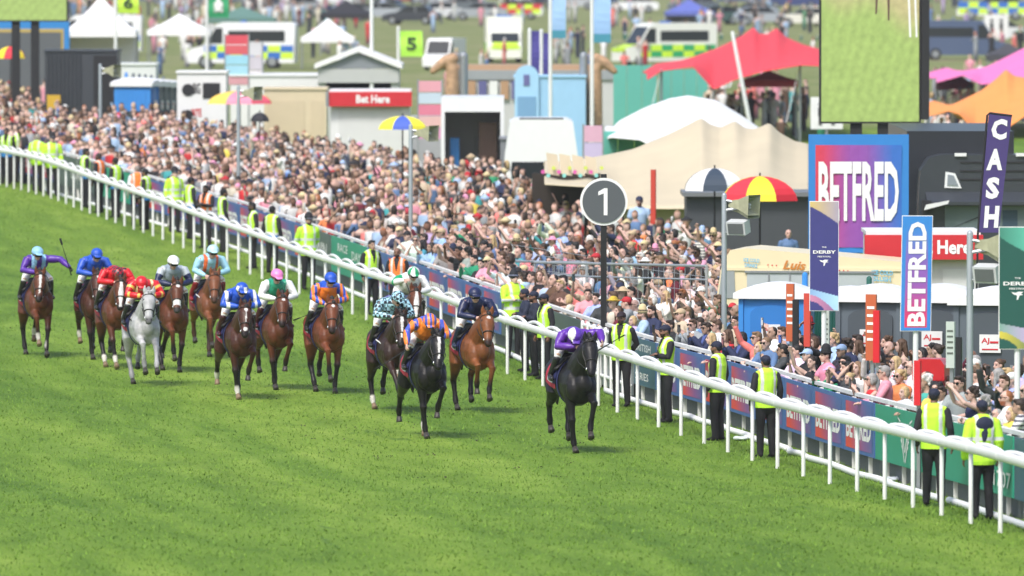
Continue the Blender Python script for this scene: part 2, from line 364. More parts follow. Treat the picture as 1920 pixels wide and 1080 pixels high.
def board(a, b, base, art, label, lo=.3, hi=1.2, group=None):
    A = fencept(a); B = fencept(b); U = B-A; n = Vector((U.y, -U.x, 0)).normalized()
    if n.y > 0 or n.x > 0: n = -n if n.x > 0 else n
    up = Vector((0, 0, 1)); o = thing('sponsor_board', label, 'sponsor board', A, group=group)
    mb = MB(); th = n*-.03; q = n*.03; g = U*.004
    vs = [q+g+up*lo, U-g+q+up*lo, U-g+q+th+up*lo, q+g+th+up*lo]; vs += [v+up*(hi-lo) for v in vs]
    mb.add(vs, [(0,3,2,1),(4,5,6,7),(0,1,5,4),(1,2,6,5),(2,3,7,6),(3,0,4,7)])
    mb.build('panel', base, o)
    O = q+up*lo; V = up*(hi-lo)
    if art == 'sq':
        m2 = MB(); m2.c = []
        uu = [.08, .22, .36, .5, .64, .78, .93]; vv = [.07, .28, .5, .72, .93]
        def cc(u, v):
            t_ = u*.95+v*.30; a_ = min(1, max(0, (t_-.22)*2.4)); b_ = min(1, max(0, (t_-.66)*2.6))
            return tuple((RED[i]*(1-a_)+PUR[i]*a_)*(1-b_)+BLU[i]*b_ for i in range(3))
        for i, u in enumerate(uu):
            for v in vv: m2.v.append(tuple(O+U*u+V*v+n*.004)); m2.c.append(cc(u, v))
        m2.f = [(i*5+j, (i+1)*5+j, (i+1)*5+j+1, i*5+j+1) for i in range(6) for j in range(4)]; m2.m = [0]*24
        m2.build('printed_square', M_PRINT, o)
        m3 = MB(); m3.text('BETFRED', O+U*.10+V*.26, U*.80, V*.44, bold=.035, off=.008); m3.build('lettering', MATS['print_white'], o)
    elif art == 'crest':
        m3 = MB(); cx = .5
        W_ = .34
        def q2(x, y): return O+U*(cx+x*.19)+V*(.5+y*.44)+n*.006
        for sgn in (-1, 1):
            for k in range(6):
                y1 = .85-k*.22; x1 = .62*(1-k*.11); 
                m3.quad(q2(sgn*x1, y1), q2(sgn*x1, y1-.09), q2(sgn*x1*.62, y1-.24), q2(sgn*x1*.62, y1-.15))
            m3.quad(q2(sgn*.34, .1), q2(sgn*.05, -1.0), q2(sgn*.02, -.9), q2(sgn*.26, .1))
            m3.quad(q2(sgn*.2, .05), q2(sgn*.03, -.6), q2(0, -.5), q2(sgn*.12, .05))
        for k in range(3): m3.quad(q2(-.34, .62-k*.2), q2(.34, .62-k*.2), q2(.34, .56-k*.2), q2(-.34, .56-k*.2))
        m3.build('crest', MATS['print_white'], o)
    elif art:
        m3 = MB()
        for (tx, u0, u1, v0, v1) in art: m3.text(tx, O+U*u0+V*v0, U*(u1-u0), V*(v1-v0), bold=.01, off=.005)
        m3.build('lettering', MATS['print_white'], o)
    return o
mat('print_white', (.8, .8, .8), .5, var=.03)
bb = mat('board_blue', (.055, .13, .36), .5, var=.1); bg = mat('board_green', (.020, .30, .19), .5, var=.08)
bd = mat('board_grey', (.085, .115, .115), .5, var=.1); bt = mat('board_teal', (.045, .115, .17), .5, var=.1)
e = [1232, 1275, 1322, 1371, 1420, 1474, 1528, 1585, 1643]
for i in range(8): board(e[i], e[i+1], bb, 'sq', f'blue sponsor board with a red square, {ORD[7-i]} left of the large green boards', group='red and blue sponsor boards, near stretch')
board(1191, 1231, bt, [('BRITISH', .08, .8, .74, .9), ('CHAMPIONS', .08, .9, .42, .58), ('SERIES', .08, .7, .12, .28)], 'slate blue board reading BRITISH CHAMPIONS SERIES behind the smiling steward')
board(1644, 1760, bg, 'crest', 'large green board with a white striped crest beside the last red square board')
board(1761, 1903, bg, 'crest', 'large green board with a white crest and numerals 1707 at the right edge')
_b = board(1904, 2300, bt, None, 'plain slate blue board at the right edge after the green boards')
A = fencept(1868); B = fencept(1900); m3 = MB(); m3.text('1707', Vector((0,0,0)), (B-A), Vector((0,0,.24)), bold=.01, off=.01)
_d = m3.build('board_numerals', MATS['print_white'], None); _d.parent = [o for o in COL.objects if o.get('label', '').startswith('large green board with a white crest and')][0]; _d.location = A-_d.parent.location+Vector((-.035, -.03, .42))
board(942, 1096, bd, [('LONDON', .52, .86, .35, .68)], 'dark grey-green board with white lettering behind the winning jockey', hi=1.2)
e = [690, 728, 768, 805, 840, 873, 908, 941]
for i in range(7): board(e[i], e[i+1], bb, 'sq', f'blue and red sponsor board, {ORD[6-i]} left of the dark board by the helmeted officer', group='red and blue sponsor boards, middle stretch')
board(623, 689, bg, [('RACE', .2, .48, .62, .85), ('DAY', .6, .85, .5, .75)], 'green board with faint white print behind the man in the orange vest')
board(588, 622, bd, [('WIN', .2, .8, .3, .7)], 'dark grey board right behind the police officer in yellow')
e = list(np.linspace(246, 587, 11))
for i in range(10): board(e[i], e[i+1], bb, 'sq', f'small blue and red sponsor board, {ORD[9-i]} left of the capped policeman in yellow', group='red and blue sponsor boards, far stretch')
board(192, 245, bg, None, 'far green board behind the steward in the orange vest at left')
board(112, 191, bd, [('LONDON', .3, .8, .3, .6)], 'far dark grey board right of the two officers in yellow jackets')
e = list(np.linspace(-30, 111, 5))
for i in range(4): board(e[i], e[i+1], bb, 'sq', f'farthest blue and red sponsor board, {ORD[i]} from the left picture edge', group='red and blue sponsor boards, farthest stretch')
def ground_pipes():
    segs = [(100, 330), (340, 520), (540, 760), (775, 930), (940, 1105), (1160, 1285), (1290, 1432), (1440, 1500), (1507, 1548), (1553, 1700), (1705, 1800), (1808, 2000)]
    for i, (a, b) in enumerate(segs):
        m = MB(); pts = [fencept(x)+Vector((-.28-.05*math.sin(x), 0, .05)) for x in np.linspace(a, b, 6)]; o0 = pts[0]
        m.tube([p-o0 for p in pts], [.055]*6, 10)
        side = ['far left', 'left', 'centre left', 'centre', 'centre', 'centre', 'centre right', 'right', 'right', 'right', 'right', 'far right'][i]
        o = m.build('spare_rail_pipe', M_PVC, None, True, o0)
        tag(o, f'white plastic pipe on the grass below the boards, {ORD[i]} from the left', 'pipe', 'white pipes lying along the boards')
    for px, py, c, l in ((1390, 826, (.6, .68, .66), 'crumpled pale bag of litter on the grass in front of the red square boards'), (1676, 903, (.5, .55, .6), 'crushed grey drink can litter by the pipe under the green board')):
        me = blob([('e', (0, 0, .04), (.12, .2, .04)), ('e', (.1, .1, .05), (.07, .08, .05)), ('e', (-.08, -.12, .05), (.08, .06, .04))], .02, 1, M_CLOTH); setcol(me, np.ones((len(me.vertices), 3)))
        tag(obj('litter', me, None, G(px, py), color=c), l, 'litter')
ground_pipes()
def white_gate():
    a, b = 1100, 1188; A = fencept(a); B = fencept(b); U = B-A
    t = thing('white_picket_gate', 'short white slatted gate in the crowd fence behind the number one furlong post', 'gate', A)
    n = 8
    for z in (.25, .7, 1.15):
        m = MB(); m.tube([Vector((-.06, 0, z)), U+Vector((-.06, 0, z))], [.035, .035], 8); m.build('cross_bar', M_PVC, t)
    for i in range(n+1):
        m = MB(); p = U*(i/n)+Vector((-.08, 0, 0)); m.tube([p, p+Vector((0, 0, 1.2))], [.04, .04], 8); m.build('upright', M_PVC, t)
    m = MB(); m.box((-.02, -.02, .05), (.0, .02, 1.2)); 
    m2 = MB(); m2.add([Vector((0, 0, .05)), U+Vector((0, 0, .05)), U+Vector((0, 0, 1.2)), Vector((0, 0, 1.2))], [(0,1,2,3)]); m2.build('mesh_panel', mat('pale_mesh', (.4, .42, .43), .7, scale=40, var=.2), t)
white_gate()
# furlong post
def furlong():
    b = Vector((XZ(1132, 181), 181, gz(2, 181))); s = F/181
    t = thing('furlong_post', 'tall black post with a round grey number 1 disc ringed in white', 'furlong marker', b)
    black = mat('black_paint', (.012, .012, .014), .4); grey = mat('disc_grey', (.085, .095, .105), .5, var=.03)
    zt = P(1132, 378, 181).z-b.z
    m = MB(); m.box((-.06, -.05, -.05), (.06, .05, zt+.55)); m.build('pole', black, t)
    m = MB(); m.disc((0, -.07, zt), .475, (0, 1, 0), .03, 48); m.build('disc_rim', MATS['print_white'], t)
    m = MB(); m.disc((0, -.09, zt), .425, (0, 1, 0), .03, 48); m.build('disc_face', grey, t)
    m = MB(); m.prism([(-.0, zt-.27), (.075, zt-.27), (.075, zt+.27), (.01, zt+.27), (-.11, zt+.20), (-.11, zt+.125), (0, zt+.165)], .008, y0=-.114); m.build('numeral', MATS['print_white'], t)
furlong()
# ------------------------------------------------------------------ enclosure and hill behind the crowd
def base(px, Y): X = XZ(px, Y); return Vector((X, Y, gz(X, Y)))
def zof(py, Y, b): return P(960, py, Y).z-b.z
mat('tent_white', (.78, .78, .78), .7, var=.03); mat('steel', (.32, .34, .36), .4, .6, var=.1); mat('black_matt', (.012, .012, .015), .7)
mat('glass_dark', (.02, .025, .03), .12); mat('tyre', (.012, .012, .012), .8); mat('white_gloss', (.74, .75, .76), .3, var=.04); mat('sign_white', (.7, .7, .7), .5)
mat('hiv_yellow', (.55, .80, .04), .5); mat('pol_blue', (.02, .13, .48), .5); mat('red_paint', (.55, .02, .03), .45)
def colmat(c, rough=.5): return mat('paint_%d_%d_%d' % tuple(int(x*99) for x in c), c, rough, var=.06)
# ---- portable toilets
_T = {}
def toilet_proto(key, col, door, roof=(.75, .75, .75), sign=True):
    t = obj('portable_toilet', None); m = MB(); m.box((-.55, -.55, .08), (.55, .55, 2.02)); 
    for x in (-.56, .48): m.box((x, -.585, .08), (x+.08, -.552, 2.02))
    for k in range(7): m.box((-.566, -.42+k*.14, .3), (-.552, -.36+k*.14, 1.8))
    m.build('wall', colmat(col), t)
    m = MB(); arch = [(-.36, .16), (.36, .16), (.36, 1.72)]+[(.36*math.cos(a), 1.72+.16*math.sin(a)) for a in np.linspace(.3, math.pi-.3, 7)]+[(-.36, 1.72)]
    m.prism(arch, .03, y0=-.582); m.box((-.30, -.606, .9), (.30, -.584, .93)); m.box((-.26, -.604, .3), (.26, -.584, .34)); m.build('door', colmat(door), t)
    if sign:
        m = MB(); m.box((-.16, -.622, 1.28), (.16, -.608, 1.55)); m.build('door_sign', MATS['sign_white'], t)
        m = MB(); m.text('AJ', (-.13, -.6225, 1.40), (.12, 0, 0), (0, 0, .1), bold=.02, off=.003); m.box((.0, -.628, 1.42), (.13, -.6235, 1.45)); m.box((-.12, -.628, 1.32), (.12, -.6235, 1.34)); m.build('sign_lettering', MATS['red_paint'], t)
    m = MB(); m.box((.30, -.615, .98), (.40, -.585, 1.10)); m.build('latch', MATS['steel'], t)
    m = MB(); xs = np.linspace(-.64, .64, 9); vs = []; n = 9
    for y in (-.66, -.3, 0, .3, .66):
        for x in xs: vs.append((x, y, 2.05+.20*math.cos(x/.64*1.35)*(1 if abs(y) < .5 else .55)))
    fs = [(j*n+i, j*n+i+1, (j+1)*n+i+1, (j+1)*n+i) for j in range(4) for i in range(n-1)]; m.add(vs, fs)
    o = len(m.v); rim = [i for i in range(n)]+[n*j+n-1 for j in range(1, 5)]+[4*n+i for i in range(n-2, -1, -1)]+[n*j for j in range(3, 0, -1)]
    m.v += [(vs[i][0], vs[i][1], 1.98) for i in rim]; k = len(rim); m.f += [(rim[i], rim[(i+1)%k], o+(i+1)%k, o+i) for i in range(k)]; m.m += [0]*k
    m.build('roof', mat('toilet_roof', roof, .4), t); m = MB(); m.tube([(.4, .4, 2.0), (.4, .4, 2.35)], [.05, .05], 8); m.build('vent_pipe', colmat(col), t)
    _T[key] = t; return t
def copy_tree(o, loc, rz, label, cat, group=None, sc_=1.):
    r = o.copy(); COL.objects.link(r); r.location = loc; r.rotation_euler = (0, 0, rz); r.scale = (sc_,)*3
    tag(r, label, cat, group)
    for ch in o.children:
        c = ch.copy(); COL.objects.link(c); c.parent = r
        for g in ch.children: d = g.copy(); COL.objects.link(d); d.parent = c
    return r
def kill(o):
    for ch in list(o.children):
        for g in list(ch.children): bpy.data.objects.remove(g)
        bpy.data.objects.remove(ch)
    bpy.data.objects.remove(o)
toilet_proto('grey', (.105, .13, .155), (.065, .08, .095)); toilet_proto('blue', (.03, .22, .60), (.02, .17, .50)); toilet_proto('green', (.012, .10, .075), (.02, .12, .09), sign=False)
def put_toilet(key, px, pyroof, rz, label, group, Y):
    b = base(px, Y); s_ = zof(pyroof, Y, b)/2.25; copy_tree(_T[key], b, rz, label, 'portable toilet', group, s_)
put_toilet('blue', 1458, 528, R(-12), 'bright blue portable toilet with white domed roof in front of the ice cream van', None, 170)
for px, py, Y, l in ((1646, 532, 166, 'grey portable toilet left of the upright red and blue banner'), (1763, 532, 164, 'grey portable toilet right of the upright red and blue banner'), (1872, 536, 162, 'grey portable toilet behind the dark green banner')): put_toilet('grey', px, py, R(-14), l, 'grey portable toilets by the rail', Y)
put_toilet('green', 1606, 536, R(20), 'dark green portable toilet side showing left of the grey toilets', None, 169)
for i in range(6): put_toilet('grey', 268+i*11, 146+i*1.0, R(79), f'far grey portable toilet, {ORD[i]} from the blue one in the row', 'row of far grey toilets', 330+i*1.45)
put_toilet('blue', 255, 145, R(79), 'far blue portable toilet at the start of the grey toilet row', None, 328.4)
for i in range(15): put_toilet('green', 1112+i*30, 60+i*.5, 0, f'distant green portable toilet with white roof, {ORD[min(i, 13)] if i < 14 else "last"} from the pale blue flag', 'distant row of green toilets', 620)
for k in list(_T): kill(_T[k])
# ---- vehicles
def wheels(t, xs, hw, r=.34):
    for x in xs:
        for s_ in (-1, 1):
            m = MB(); m.disc((x, s_*(hw-.10), r), r, (0, 1, 0), .22, 20, 0); m.disc((x, s_*(hw+.005), r), r*.6, (0, 1, 0), .03, 14, 1); m.build('wheel', [MATS['tyre'], MATS['steel']], t)
def vehicle(px, py, yaw, label, cat, col, kind_='car', s_=1., checks=None, Y=None, lights=None, group=None):
    b = G(px, py) if Y is None else base(px, Y); t = thing({'car': 'parked_car', 'van': 'parked_van', 'box': 'ambulance', 'truck': 'lorry'}[kind_], label, cat, b, R(yaw), group); t.scale = (s_,)*3
    bm = colmat(col, .3); hw = .9
    if kind_ == 'car':
        low = [(-2.2, .3), (-2.25, .7), (-2.1, .95), (-1.5, 1.0), (1.0, .98), (1.9, .82), (2.2, .62), (2.2, .3)]; top = [(-1.75, .98), (-1.35, 1.42), (.25, 1.45), (1.05, .97)]
        m = MB(); m.prism(low, 1.76); m.prism([(-1.38, 1.40), (-1.25, 1.47), (.2, 1.49), (.32, 1.43)], 1.36); m.build('body', bm, t)
        m = MB(); m.prism(top, 1.5); m.build('windows', MATS['glass_dark'], t); wheels(t, (-1.35, 1.35), .88)
        m = MB()
        for x in (-.5,): m.prism([(x-.04, .98), (x+.04, .98), (x+.04, 1.44), (x-.04, 1.44)], 1.52)
        for s2 in (-1, 1): m.box((2.12, s2*.62-.18, .62), (2.215, s2*.62+.18, .76))
        m.build('trim', MATS['steel'], t); L0, L1, zc = -2.1, 2.1, .82; hwp = .885
    elif kind_ in ('van', 'box'):
        hw = 1.0; H = 2.5 if kind_ == 'van' else 2.2
        prof = [(-2.9, .3), (-2.95, H-.15), (-2.8, H), (1.0, H), (1.35, H-.12), (2.05, 1.25), (2.8, 1.05), (2.9, .8), (2.9, .3)]
        m = MB(); m.prism(prof, 1.96)
        if kind_ == 'box': m.box((-3.0, -1.12, .6), (.9, 1.12, 2.85))
        m.build('body', bm, t)
        m = MB(); m.prism([(1.0, 1.35), (1.0, H-.3), (1.38, H-.3), (1.9, 1.35)], 1.99)
        m.add([(1.42, -.85, H-.22), (1.42, .85, H-.22), (2.07, .88, 1.30), (2.07, -.88, 1.30)], [(0, 1, 2, 3)])
        if kind_ == 'van' and checks != 'plain': m.box((-2.4, -.99, 1.45), (.7, .99, 2.05))
        m.build('windows', MATS['glass_dark'], t); wheels(t, (-1.7, 1.95), .98, .37)
        m = MB()
        for s2 in (-1, 1): m.box((2.86, s2*.7-.15, .78), (2.915, s2*.7+.15, .98))
        m.build('headlamps', MATS['white_gloss'], t); L0, L1, zc = -2.85, 2.0, .95; hwp = .985 if kind_ == 'van' else 1.125
        if kind_ == 'box': L1 = .9
    if checks and checks != 'plain':
        m = MB(); n = 7; w_ = (L1-L0)/n
        for r_ in (0, 1):
            for i in range(n):
                for s2 in (-1, 1): m.box((L0+i*w_, s2*hwp-.004*s2-.002, zc-.42+r_*.36), (L0+(i+1)*w_, s2*hwp+.008*s2+.002, zc-.42+(r_+1)*.36), (i+r_) % 2)
        if kind_ != 'car': m.box((2.9, -.9, .85), (2.93, .9, 1.05), 0); m.add([(2.1, -.8, 1.27), (2.1, .8, 1.27), (2.82, .8, 1.08), (2.82, -.8, 1.08)], [(0, 1, 2, 3)], 0)
        m.build('checked_livery', [MATS['hiv_yellow'], MATS['pol_blue'] if checks == 'police' else MATS['red_paint'] if checks == 'fire' else colmat((.02, .35, .12))], t)
        m = MB(); z = {'car': 1.49, 'van': 2.5, 'box': 2.85}[kind_]; m.box((-.2, -.5, z), (.05, .5, z+.1)); m.build('light_bar', MATS['pol_blue'], t)
    return t
vehicle(455, 128, 176, 'police van with yellow and blue checks facing left behind the crowd', 'van', (.75, .76, .78), 'van', 1.05, 'police')
vehicle(178, 104, 178, 'police van with yellow and blue checks half hidden under the white marquee', 'van', (.75, .76, .78), 'van', 1., 'police')
vehicle(945, 117, -88, 'white and yellow ambulance seen from the front beside the purple banners', 'ambulance', (.76, .77, .70), 'box', .95, 'amb')
vehicle(1245, 124, 205, 'white ambulance with green and yellow checks left of the red tent', 'ambulance', (.76, .77, .72), 'van', 1.0, 'amb')
vehicle(833, 131, -105, 'small white van facing the camera right of the number 5 sign', 'van', (.75, .76, .76), 'van', .72, 'plain')
vehicle(962, 36, 176, 'red and yellow checked fire officer car on the hill', 'car', (.75, .76, .76), 'car', 1.12, 'fire')
vehicle(1862, 38, 178, 'police car with yellow and blue checks at the top right', 'car', (.76, .77, .78), 'car', 1.35, 'police')
vehicle(1802, 112, 2, 'slate blue minibus parked behind the pink tent', 'van', (.07, .10, .18), 'van', .95, 'x' if 0 else None)
for px, py, yaw, c, l in ((1408, 38, 170, (.35, .38, .42), 'silver car parked right of the blue gazebo'), (1512, 50, 175, (.66, .64, .58), 'cream car parked below the dark blue van on the hill'), (1188, 24, 178, (.72, .73, .75), 'white car parked between the flag and the blue gazebo'),
    (772, 46, 165, (.03, .035, .045), 'black car parked above the number 5 sign'), (716, 30, 160, (.05, .07, .08), 'dark car left of the black car above the number 5 sign'), (872, 24, 170, (.10, .12, .14), 'dark grey car left of the fire officer car'),
    (560, 26, 175, (.30, .33, .36), 'grey car between the dark green canopy and the black canopy'), (500, 22, 5, (.05, .06, .09), 'dark blue car behind the dark green canopy'), (1075, 18, 178, (.40, .42, .45), 'grey car at the top edge between the two pale blue flags'),
    (620, 12, 172, (.62, .63, .65), 'white car at the top edge behind the black canopy'), (820, 10, 175, (.25, .27, .30), 'grey car at the top edge above the black parked car'), (1880, 78, 10, (.62, .63, .65), 'white car parked behind the toilets sign at right')):
    vehicle(px, py, yaw, l, 'car', c, 'car', 1.0, group='cars parked on the hill')
vehicle(1490, 16, 178, 'dark blue van at the top edge left of the tall screen', 'van', (.03, .05, .16), 'van', .9, 'plain')
def white_van_rear():
    Y = 288; b = base(1015, Y); t = thing('parked_van', 'white van with rounded roof seen end on below the pale blue building', 'van', b, 0); h = zof(224, Y, b); w_ = 138/F*Y/2
    m = MB(); pr = [(-w_, .4), (-w_*1.0, h*.55), (-w_*.86, h*.97), (-w_*.7, h), (w_*.7, h), (w_*.86, h*.97), (w_, h*.55), (w_, .4)]
    m.prism(pr, 5.0, y0=0); m.build('body', MATS['white_gloss'], t); m = MB(); m.prism([(-w_*.8, h*.50), (w_*.8, h*.50), (w_*.86, h*.30), (-w_*.86, h*.30)], .02, y0=-.02); m.build('windscreen', MATS['glass_dark'], t)
    m = MB(); m.box((-w_*.6, .0, h), (w_*.6, .06, h+.05)); m.build('light_bar', MATS['black_matt'], t); wheels2 = MB()
    for s_ in (-1, 1): m = MB(); m.disc((s_*w_*.8, .8, .35), .35, (1, 0, 0), .25, 16); m.build('wheel', MATS['tyre'], t)
white_van_rear()
def open_lorry():
    Y = 300; b = base(886, Y); t = thing('lorry', 'white lorry with its rear open showing crates inside', 'lorry', b, 0); h = zof(190, Y, b); w_ = 118/F*Y/2
    m = MB()
    for lo, hi in (((-w_, 0, .6), (-w_+.12, 6, h)), ((w_-.12, 0, .6), (w_, 6, h)), ((-w_, 0, h), (w_, 6, h+.12)), ((-w_, 0, .5), (w_, 6, .6)), ((-w_+.12, 5.8, .6), (w_-.12, 5.9, h)), ((-w_+.12, 0, h-.35), (w_-.12, .05, h))): m.box(lo, hi)
    m.build('box_body', MATS['white_gloss'], t)
    for i, (x0, x1, z1, c) in enumerate(((-.75, -.45, 1.2, (.02, .16, .42)), (.2, .8, 1.7, (.16, .09, .06)), (.1, .85, .6, (.35, .38, .4)))): m = MB(); m.box((x0, 1.0+i, .6), (x1, 1.8+i, .6+z1)); m.build('cargo_crate', colmat(c), t)
    for s_ in (-1, 1): m = MB(); m.disc((s_*w_*.8, .8, .45), .45, (1, 0, 0), .3, 16); m.build('wheel', MATS['tyre'], t)
open_lorry()
# ---- tents
def gazebo(px, w_, pt, pe, Y, col, label, walls=None, legh=None):
    b = base(px, Y); zt, ze = zof(pt, Y, b), zof(pe, Y, b); h = w_/F*Y/2; t = thing('gazebo', label, 'tent', b); m = MB(); n = 6
    for k in range(4):
        a = [Vector((-h, -h, 0)), Vector((h, -h, 0)), Vector((h, h, 0)), Vector((-h, h, 0))]; A, B = a[k], a[(k+1) % 4]; prev = (A+Vector((0, 0, ze)), B+Vector((0, 0, ze)))
        m.quad(A+Vector((0, 0, ze-.28)), B+Vector((0, 0, ze-.28)), *prev[::-1])
        for i in range(1, n+1):
            u = i/n; z = ze+(zt-ze)*u**1.25; cur = (A*(1-u)+Vector((0, 0, z)), B*(1-u)+Vector((0, 0, z)))
            if i < n: m.quad(prev[0], prev[1], cur[1], cur[0])
            else: m.add([prev[0], prev[1], cur[0]], [(0, 1, 2)])
            prev = cur
    m.build('canopy', colmat(col, .75), t)
    for x in (-1, 1):
        for y in (-1, 1): m = MB(); m.tube([(x*h*.97, y*h*.97, 0), (x*h*.97, y*h*.97, ze)], [.03, .03], 6); m.build('leg', MATS['steel'], t)
    if walls: m = MB(); m.box((-h, h-.02, 0), (h, h, ze-.1)); m.box((-h, -h, 0), (-h+.02, h, ze-.1)); m.build('side_wall', colmat(walls, .75), t)
gazebo(615, 100, 34, 70, 515, (.78, .78, .79), 'white peaked gazebo right of the large police van', None)
gazebo(337, 118, 25, 56, 455, (.78, .78, .79), 'white peaked gazebo left of the large police van')
gazebo(190, 135, -8, 58, 440, (.78, .78, .79), 'large white marquee with high peak below the number 6 sign', (.76, .76, .77))
gazebo(455, 125, 12, 34, 540, (.10, .20, .17), 'dark green canopy beside the green first aid flag')
gazebo(650, 100, 0, 26, 560, (.02, .02, .025), 'black canopy right of the white gazebo at the top')
gazebo(1292, 92, -2, 22, 690, (.10, .13, .42), 'blue gazebo with white side wall on the hill', (.5, .52, .60))
gazebo(1442, 105, 132, 150, 372, (.38, .01, .03), 'small dark red gazebo under the big red stretch tent')
gazebo(1790, 70, 132, 156, 400, (.12, .01, .04), 'small maroon gazebo under the pink stretch tent')
gazebo(1890, 80, 80, 102, 430, (.05, .05, .06), 'charcoal pointed tent above the pink stretch tent')
def stretch(label, col, Y0, Y1, ridge, front, poles=()):
    x0, x1 = ridge[0][0], ridge[-1][0]; Ym = (Y0+Y1)/2; b = base((x0+x1)/2, Ym); t = thing('stretch_tent', label, 'tent', b); n = 90; mm = 22; vs = []
    for jj in range(mm+1):
        v = jj/mm; Y = Y0+(Y1-Y0)*v; q = 1-abs(2*v-1)
        for ii in range(n+1):
            px = x0+(x1-x0)*ii/n; zr = P(960, float(np.interp(px, [a for a, c in ridge], [c for a, c in ridge])), Ym).z; zf = P(960, float(np.interp(px, [a for a, c in front], [c for a, c in front])), Y0).z
            zf = min(zf, zr); X = XZ(px, Ym if v > .5 else Y0+(Ym-Y0)*q); sag = .10*math.sin(q*math.pi)*abs(math.sin(px*.031))
            vs.append((X-b.x, Y-b.y, zf+(zr-zf)*q**1.15-sag-b.z))
    fs = [(jj*(n+1)+ii, jj*(n+1)+ii+1, (jj+1)*(n+1)+ii+1, (jj+1)*(n+1)+ii) for jj in range(mm) for ii in range(n)]
    m = MB(); m.add(vs, fs); o = m.build('canopy', mat('canvas_'+label.split()[1], col, .75, var=.10, scale=.7, bump=.25), t, True); sm = o.modifiers.new('s', 'SMOOTH'); sm.iterations = 2; so = o.modifiers.new('t', 'SOLIDIFY'); so.thickness = .03
    for px, Y in poles:
        z = P(960, float(np.interp(px, [a for a, c in front], [c for a, c in front])), Y0).z; X = XZ(px, Y); m = MB(); m.tube([(X-b.x, Y-b.y, -.3), (X-b.x, Y-b.y, z-b.z)], [.05, .05], 8); m.build('pole', MATS['steel'], t)
        m = MB(); m.tube([(X-b.x, Y-b.y, z-b.z), (X-b.x-.8, Y-b.y-1.6, 0)], [.015, .015], 5); m.build('guy_rope', MATS['sign_white'], t)
    return t
stretch('big beige stretch tent with three peaks right of the furlong disc', (.56, .485, .34), 240, 264, [(1020, 300), (1060, 302), (1120, 292), (1190, 276), (1250, 250), (1290, 230), (1315, 217), (1332, 230), (1352, 236), (1378, 223), (1398, 238), (1416, 240), (1443, 227), (1462, 246), (1490, 262), (1518, 268)], [(1020, 345), (1100, 350), (1160, 392), (1300, 392), (1420, 350), (1518, 372)], [(1165, 240.5), (1300, 240.5)])
stretch('large red stretch tent with two peaks left of the tall screen', (.72, .05, .07), 366, 392, [(1212, 138), (1245, 122), (1300, 106), (1350, 86), (1390, 66), (1413, 48), (1424, 62), (1440, 62), (1456, 50), (1474, 68), (1505, 82), (1560, 98)], [(1212, 150), (1240, 132), (1300, 124), (1338, 168), (1375, 150), (1430, 134), (1500, 122), (1560, 124)], [(1338, 366.5), (1240, 366.5), (1500, 367)])
stretch('bright orange stretch tent behind the CASH banner', (.85, .30, .07), 316, 340, [(1738, 208), (1790, 194), (1840, 168), (1868, 145), (1886, 127), (1902, 140), (1950, 150), (2020, 150)], [(1738, 214), (1775, 206), (1800, 214), (1828, 246), (1880, 246), (1925, 215), (2020, 235)], [(1829, 317), (1740, 317)])
stretch('pink stretch tent above the orange tent', (.80, .18, .45), 372, 400, [(1755, 146), (1800, 134), (1850, 124), (1890, 104), (1925, 86), (1960, 98), (2040, 90)], [(1755, 150), (1800, 138), (1840, 158), (1900, 150), (2040, 160)], [(1840, 373)])
stretch('wide white stretch marquee behind the beige stretch tent', (.78, .78, .78), 286, 306, [(1138, 250), (1160, 226), (1205, 202), (1255, 182), (1290, 176), (1345, 186), (1390, 214), (1435, 246)], [(1138, 256), (1200, 262), (1250, 290), (1435, 300)], [])
t_ = [o for o in COL.objects if o.get('label', '').startswith('big beige stretch')][0]
m = MB()
for a_, c_ in ((1165, 1300),):
    A_ = P(a_, 384, 241)-t_.location; B_ = P(c_, 388, 241)-t_.location; m.add([(A_.x, A_.y, -.5), (B_.x, B_.y, -.5), (B_.x, B_.y, B_.z), (A_.x, A_.y, A_.z)], [(0, 1, 2, 3)])
o_ = m.build('side_wall', colmat((.54, .465, .33), .7), t_); o_.modifiers.new('t', 'SOLIDIFY').thickness = .03
def umbrella(px, pt, pe, w_, Y, cols, label, pole=True):
    b = base(px, Y); zt, ze = zof(pt, Y, b), zof(pe, Y, b); r = w_/F*Y/2; t = thing('parasol', label, 'umbrella', b); m = MB(); N8 = 8; rows = 6
    for k in range(N8):
        a0, a1 = 2*math.pi*(k+.5)/N8, 2*math.pi*(k+1.5)/N8
        for i in range(rows):
            q = []
            for (u, a) in ((i/rows, a0), (i/rows, a1), ((i+1)/rows, a1), ((i+1)/rows, a0)): ph = u*math.pi/2*.96; q.append(Vector((r*math.sin(ph)*math.cos(a), r*math.sin(ph)*math.sin(a), ze+(zt-ze)*math.cos(ph))))
            if i == 0: m.add(q[1:], [(0, 1, 2)], k % len(cols))
            else: m.add(q, [(0, 1, 2, 3)], k % len(cols))
    o = m.build('canopy', [colmat(c, .7) for c in cols], t)
    m = MB(); m.tube([(0, 0, 0), (0, 0, zt+.06)], [.025, .02], 8); m.build('pole', MATS['black_matt'], t)
    m = MB()
    for k in range(N8): a = 2*math.pi*(k+.5)/N8; m.tube([(r*.97*math.cos(a), r*.97*math.sin(a), ze+.03), (0, 0, ze+(zt-ze)*.5)], [.008, .008], 5)
    m.build('ribs', MATS['steel'], t)
RY = [(.70, .03, .05), (.85, .65, .03)]
umbrella(1425, 330, 379, 152, 215, RY, 'large red and yellow parasol in front of the beige tent')
umbrella(1340, 315, 360, 122, 226, [(.75, .75, .75), (.03, .05, .08)], 'white and dark navy parasol left of the red and yellow one')
umbrella(755, 217, 244, 98, 268, [(.82, .74, .05), (.06, .12, .50)], 'blue and yellow parasol beside the red Bet Here kiosk')
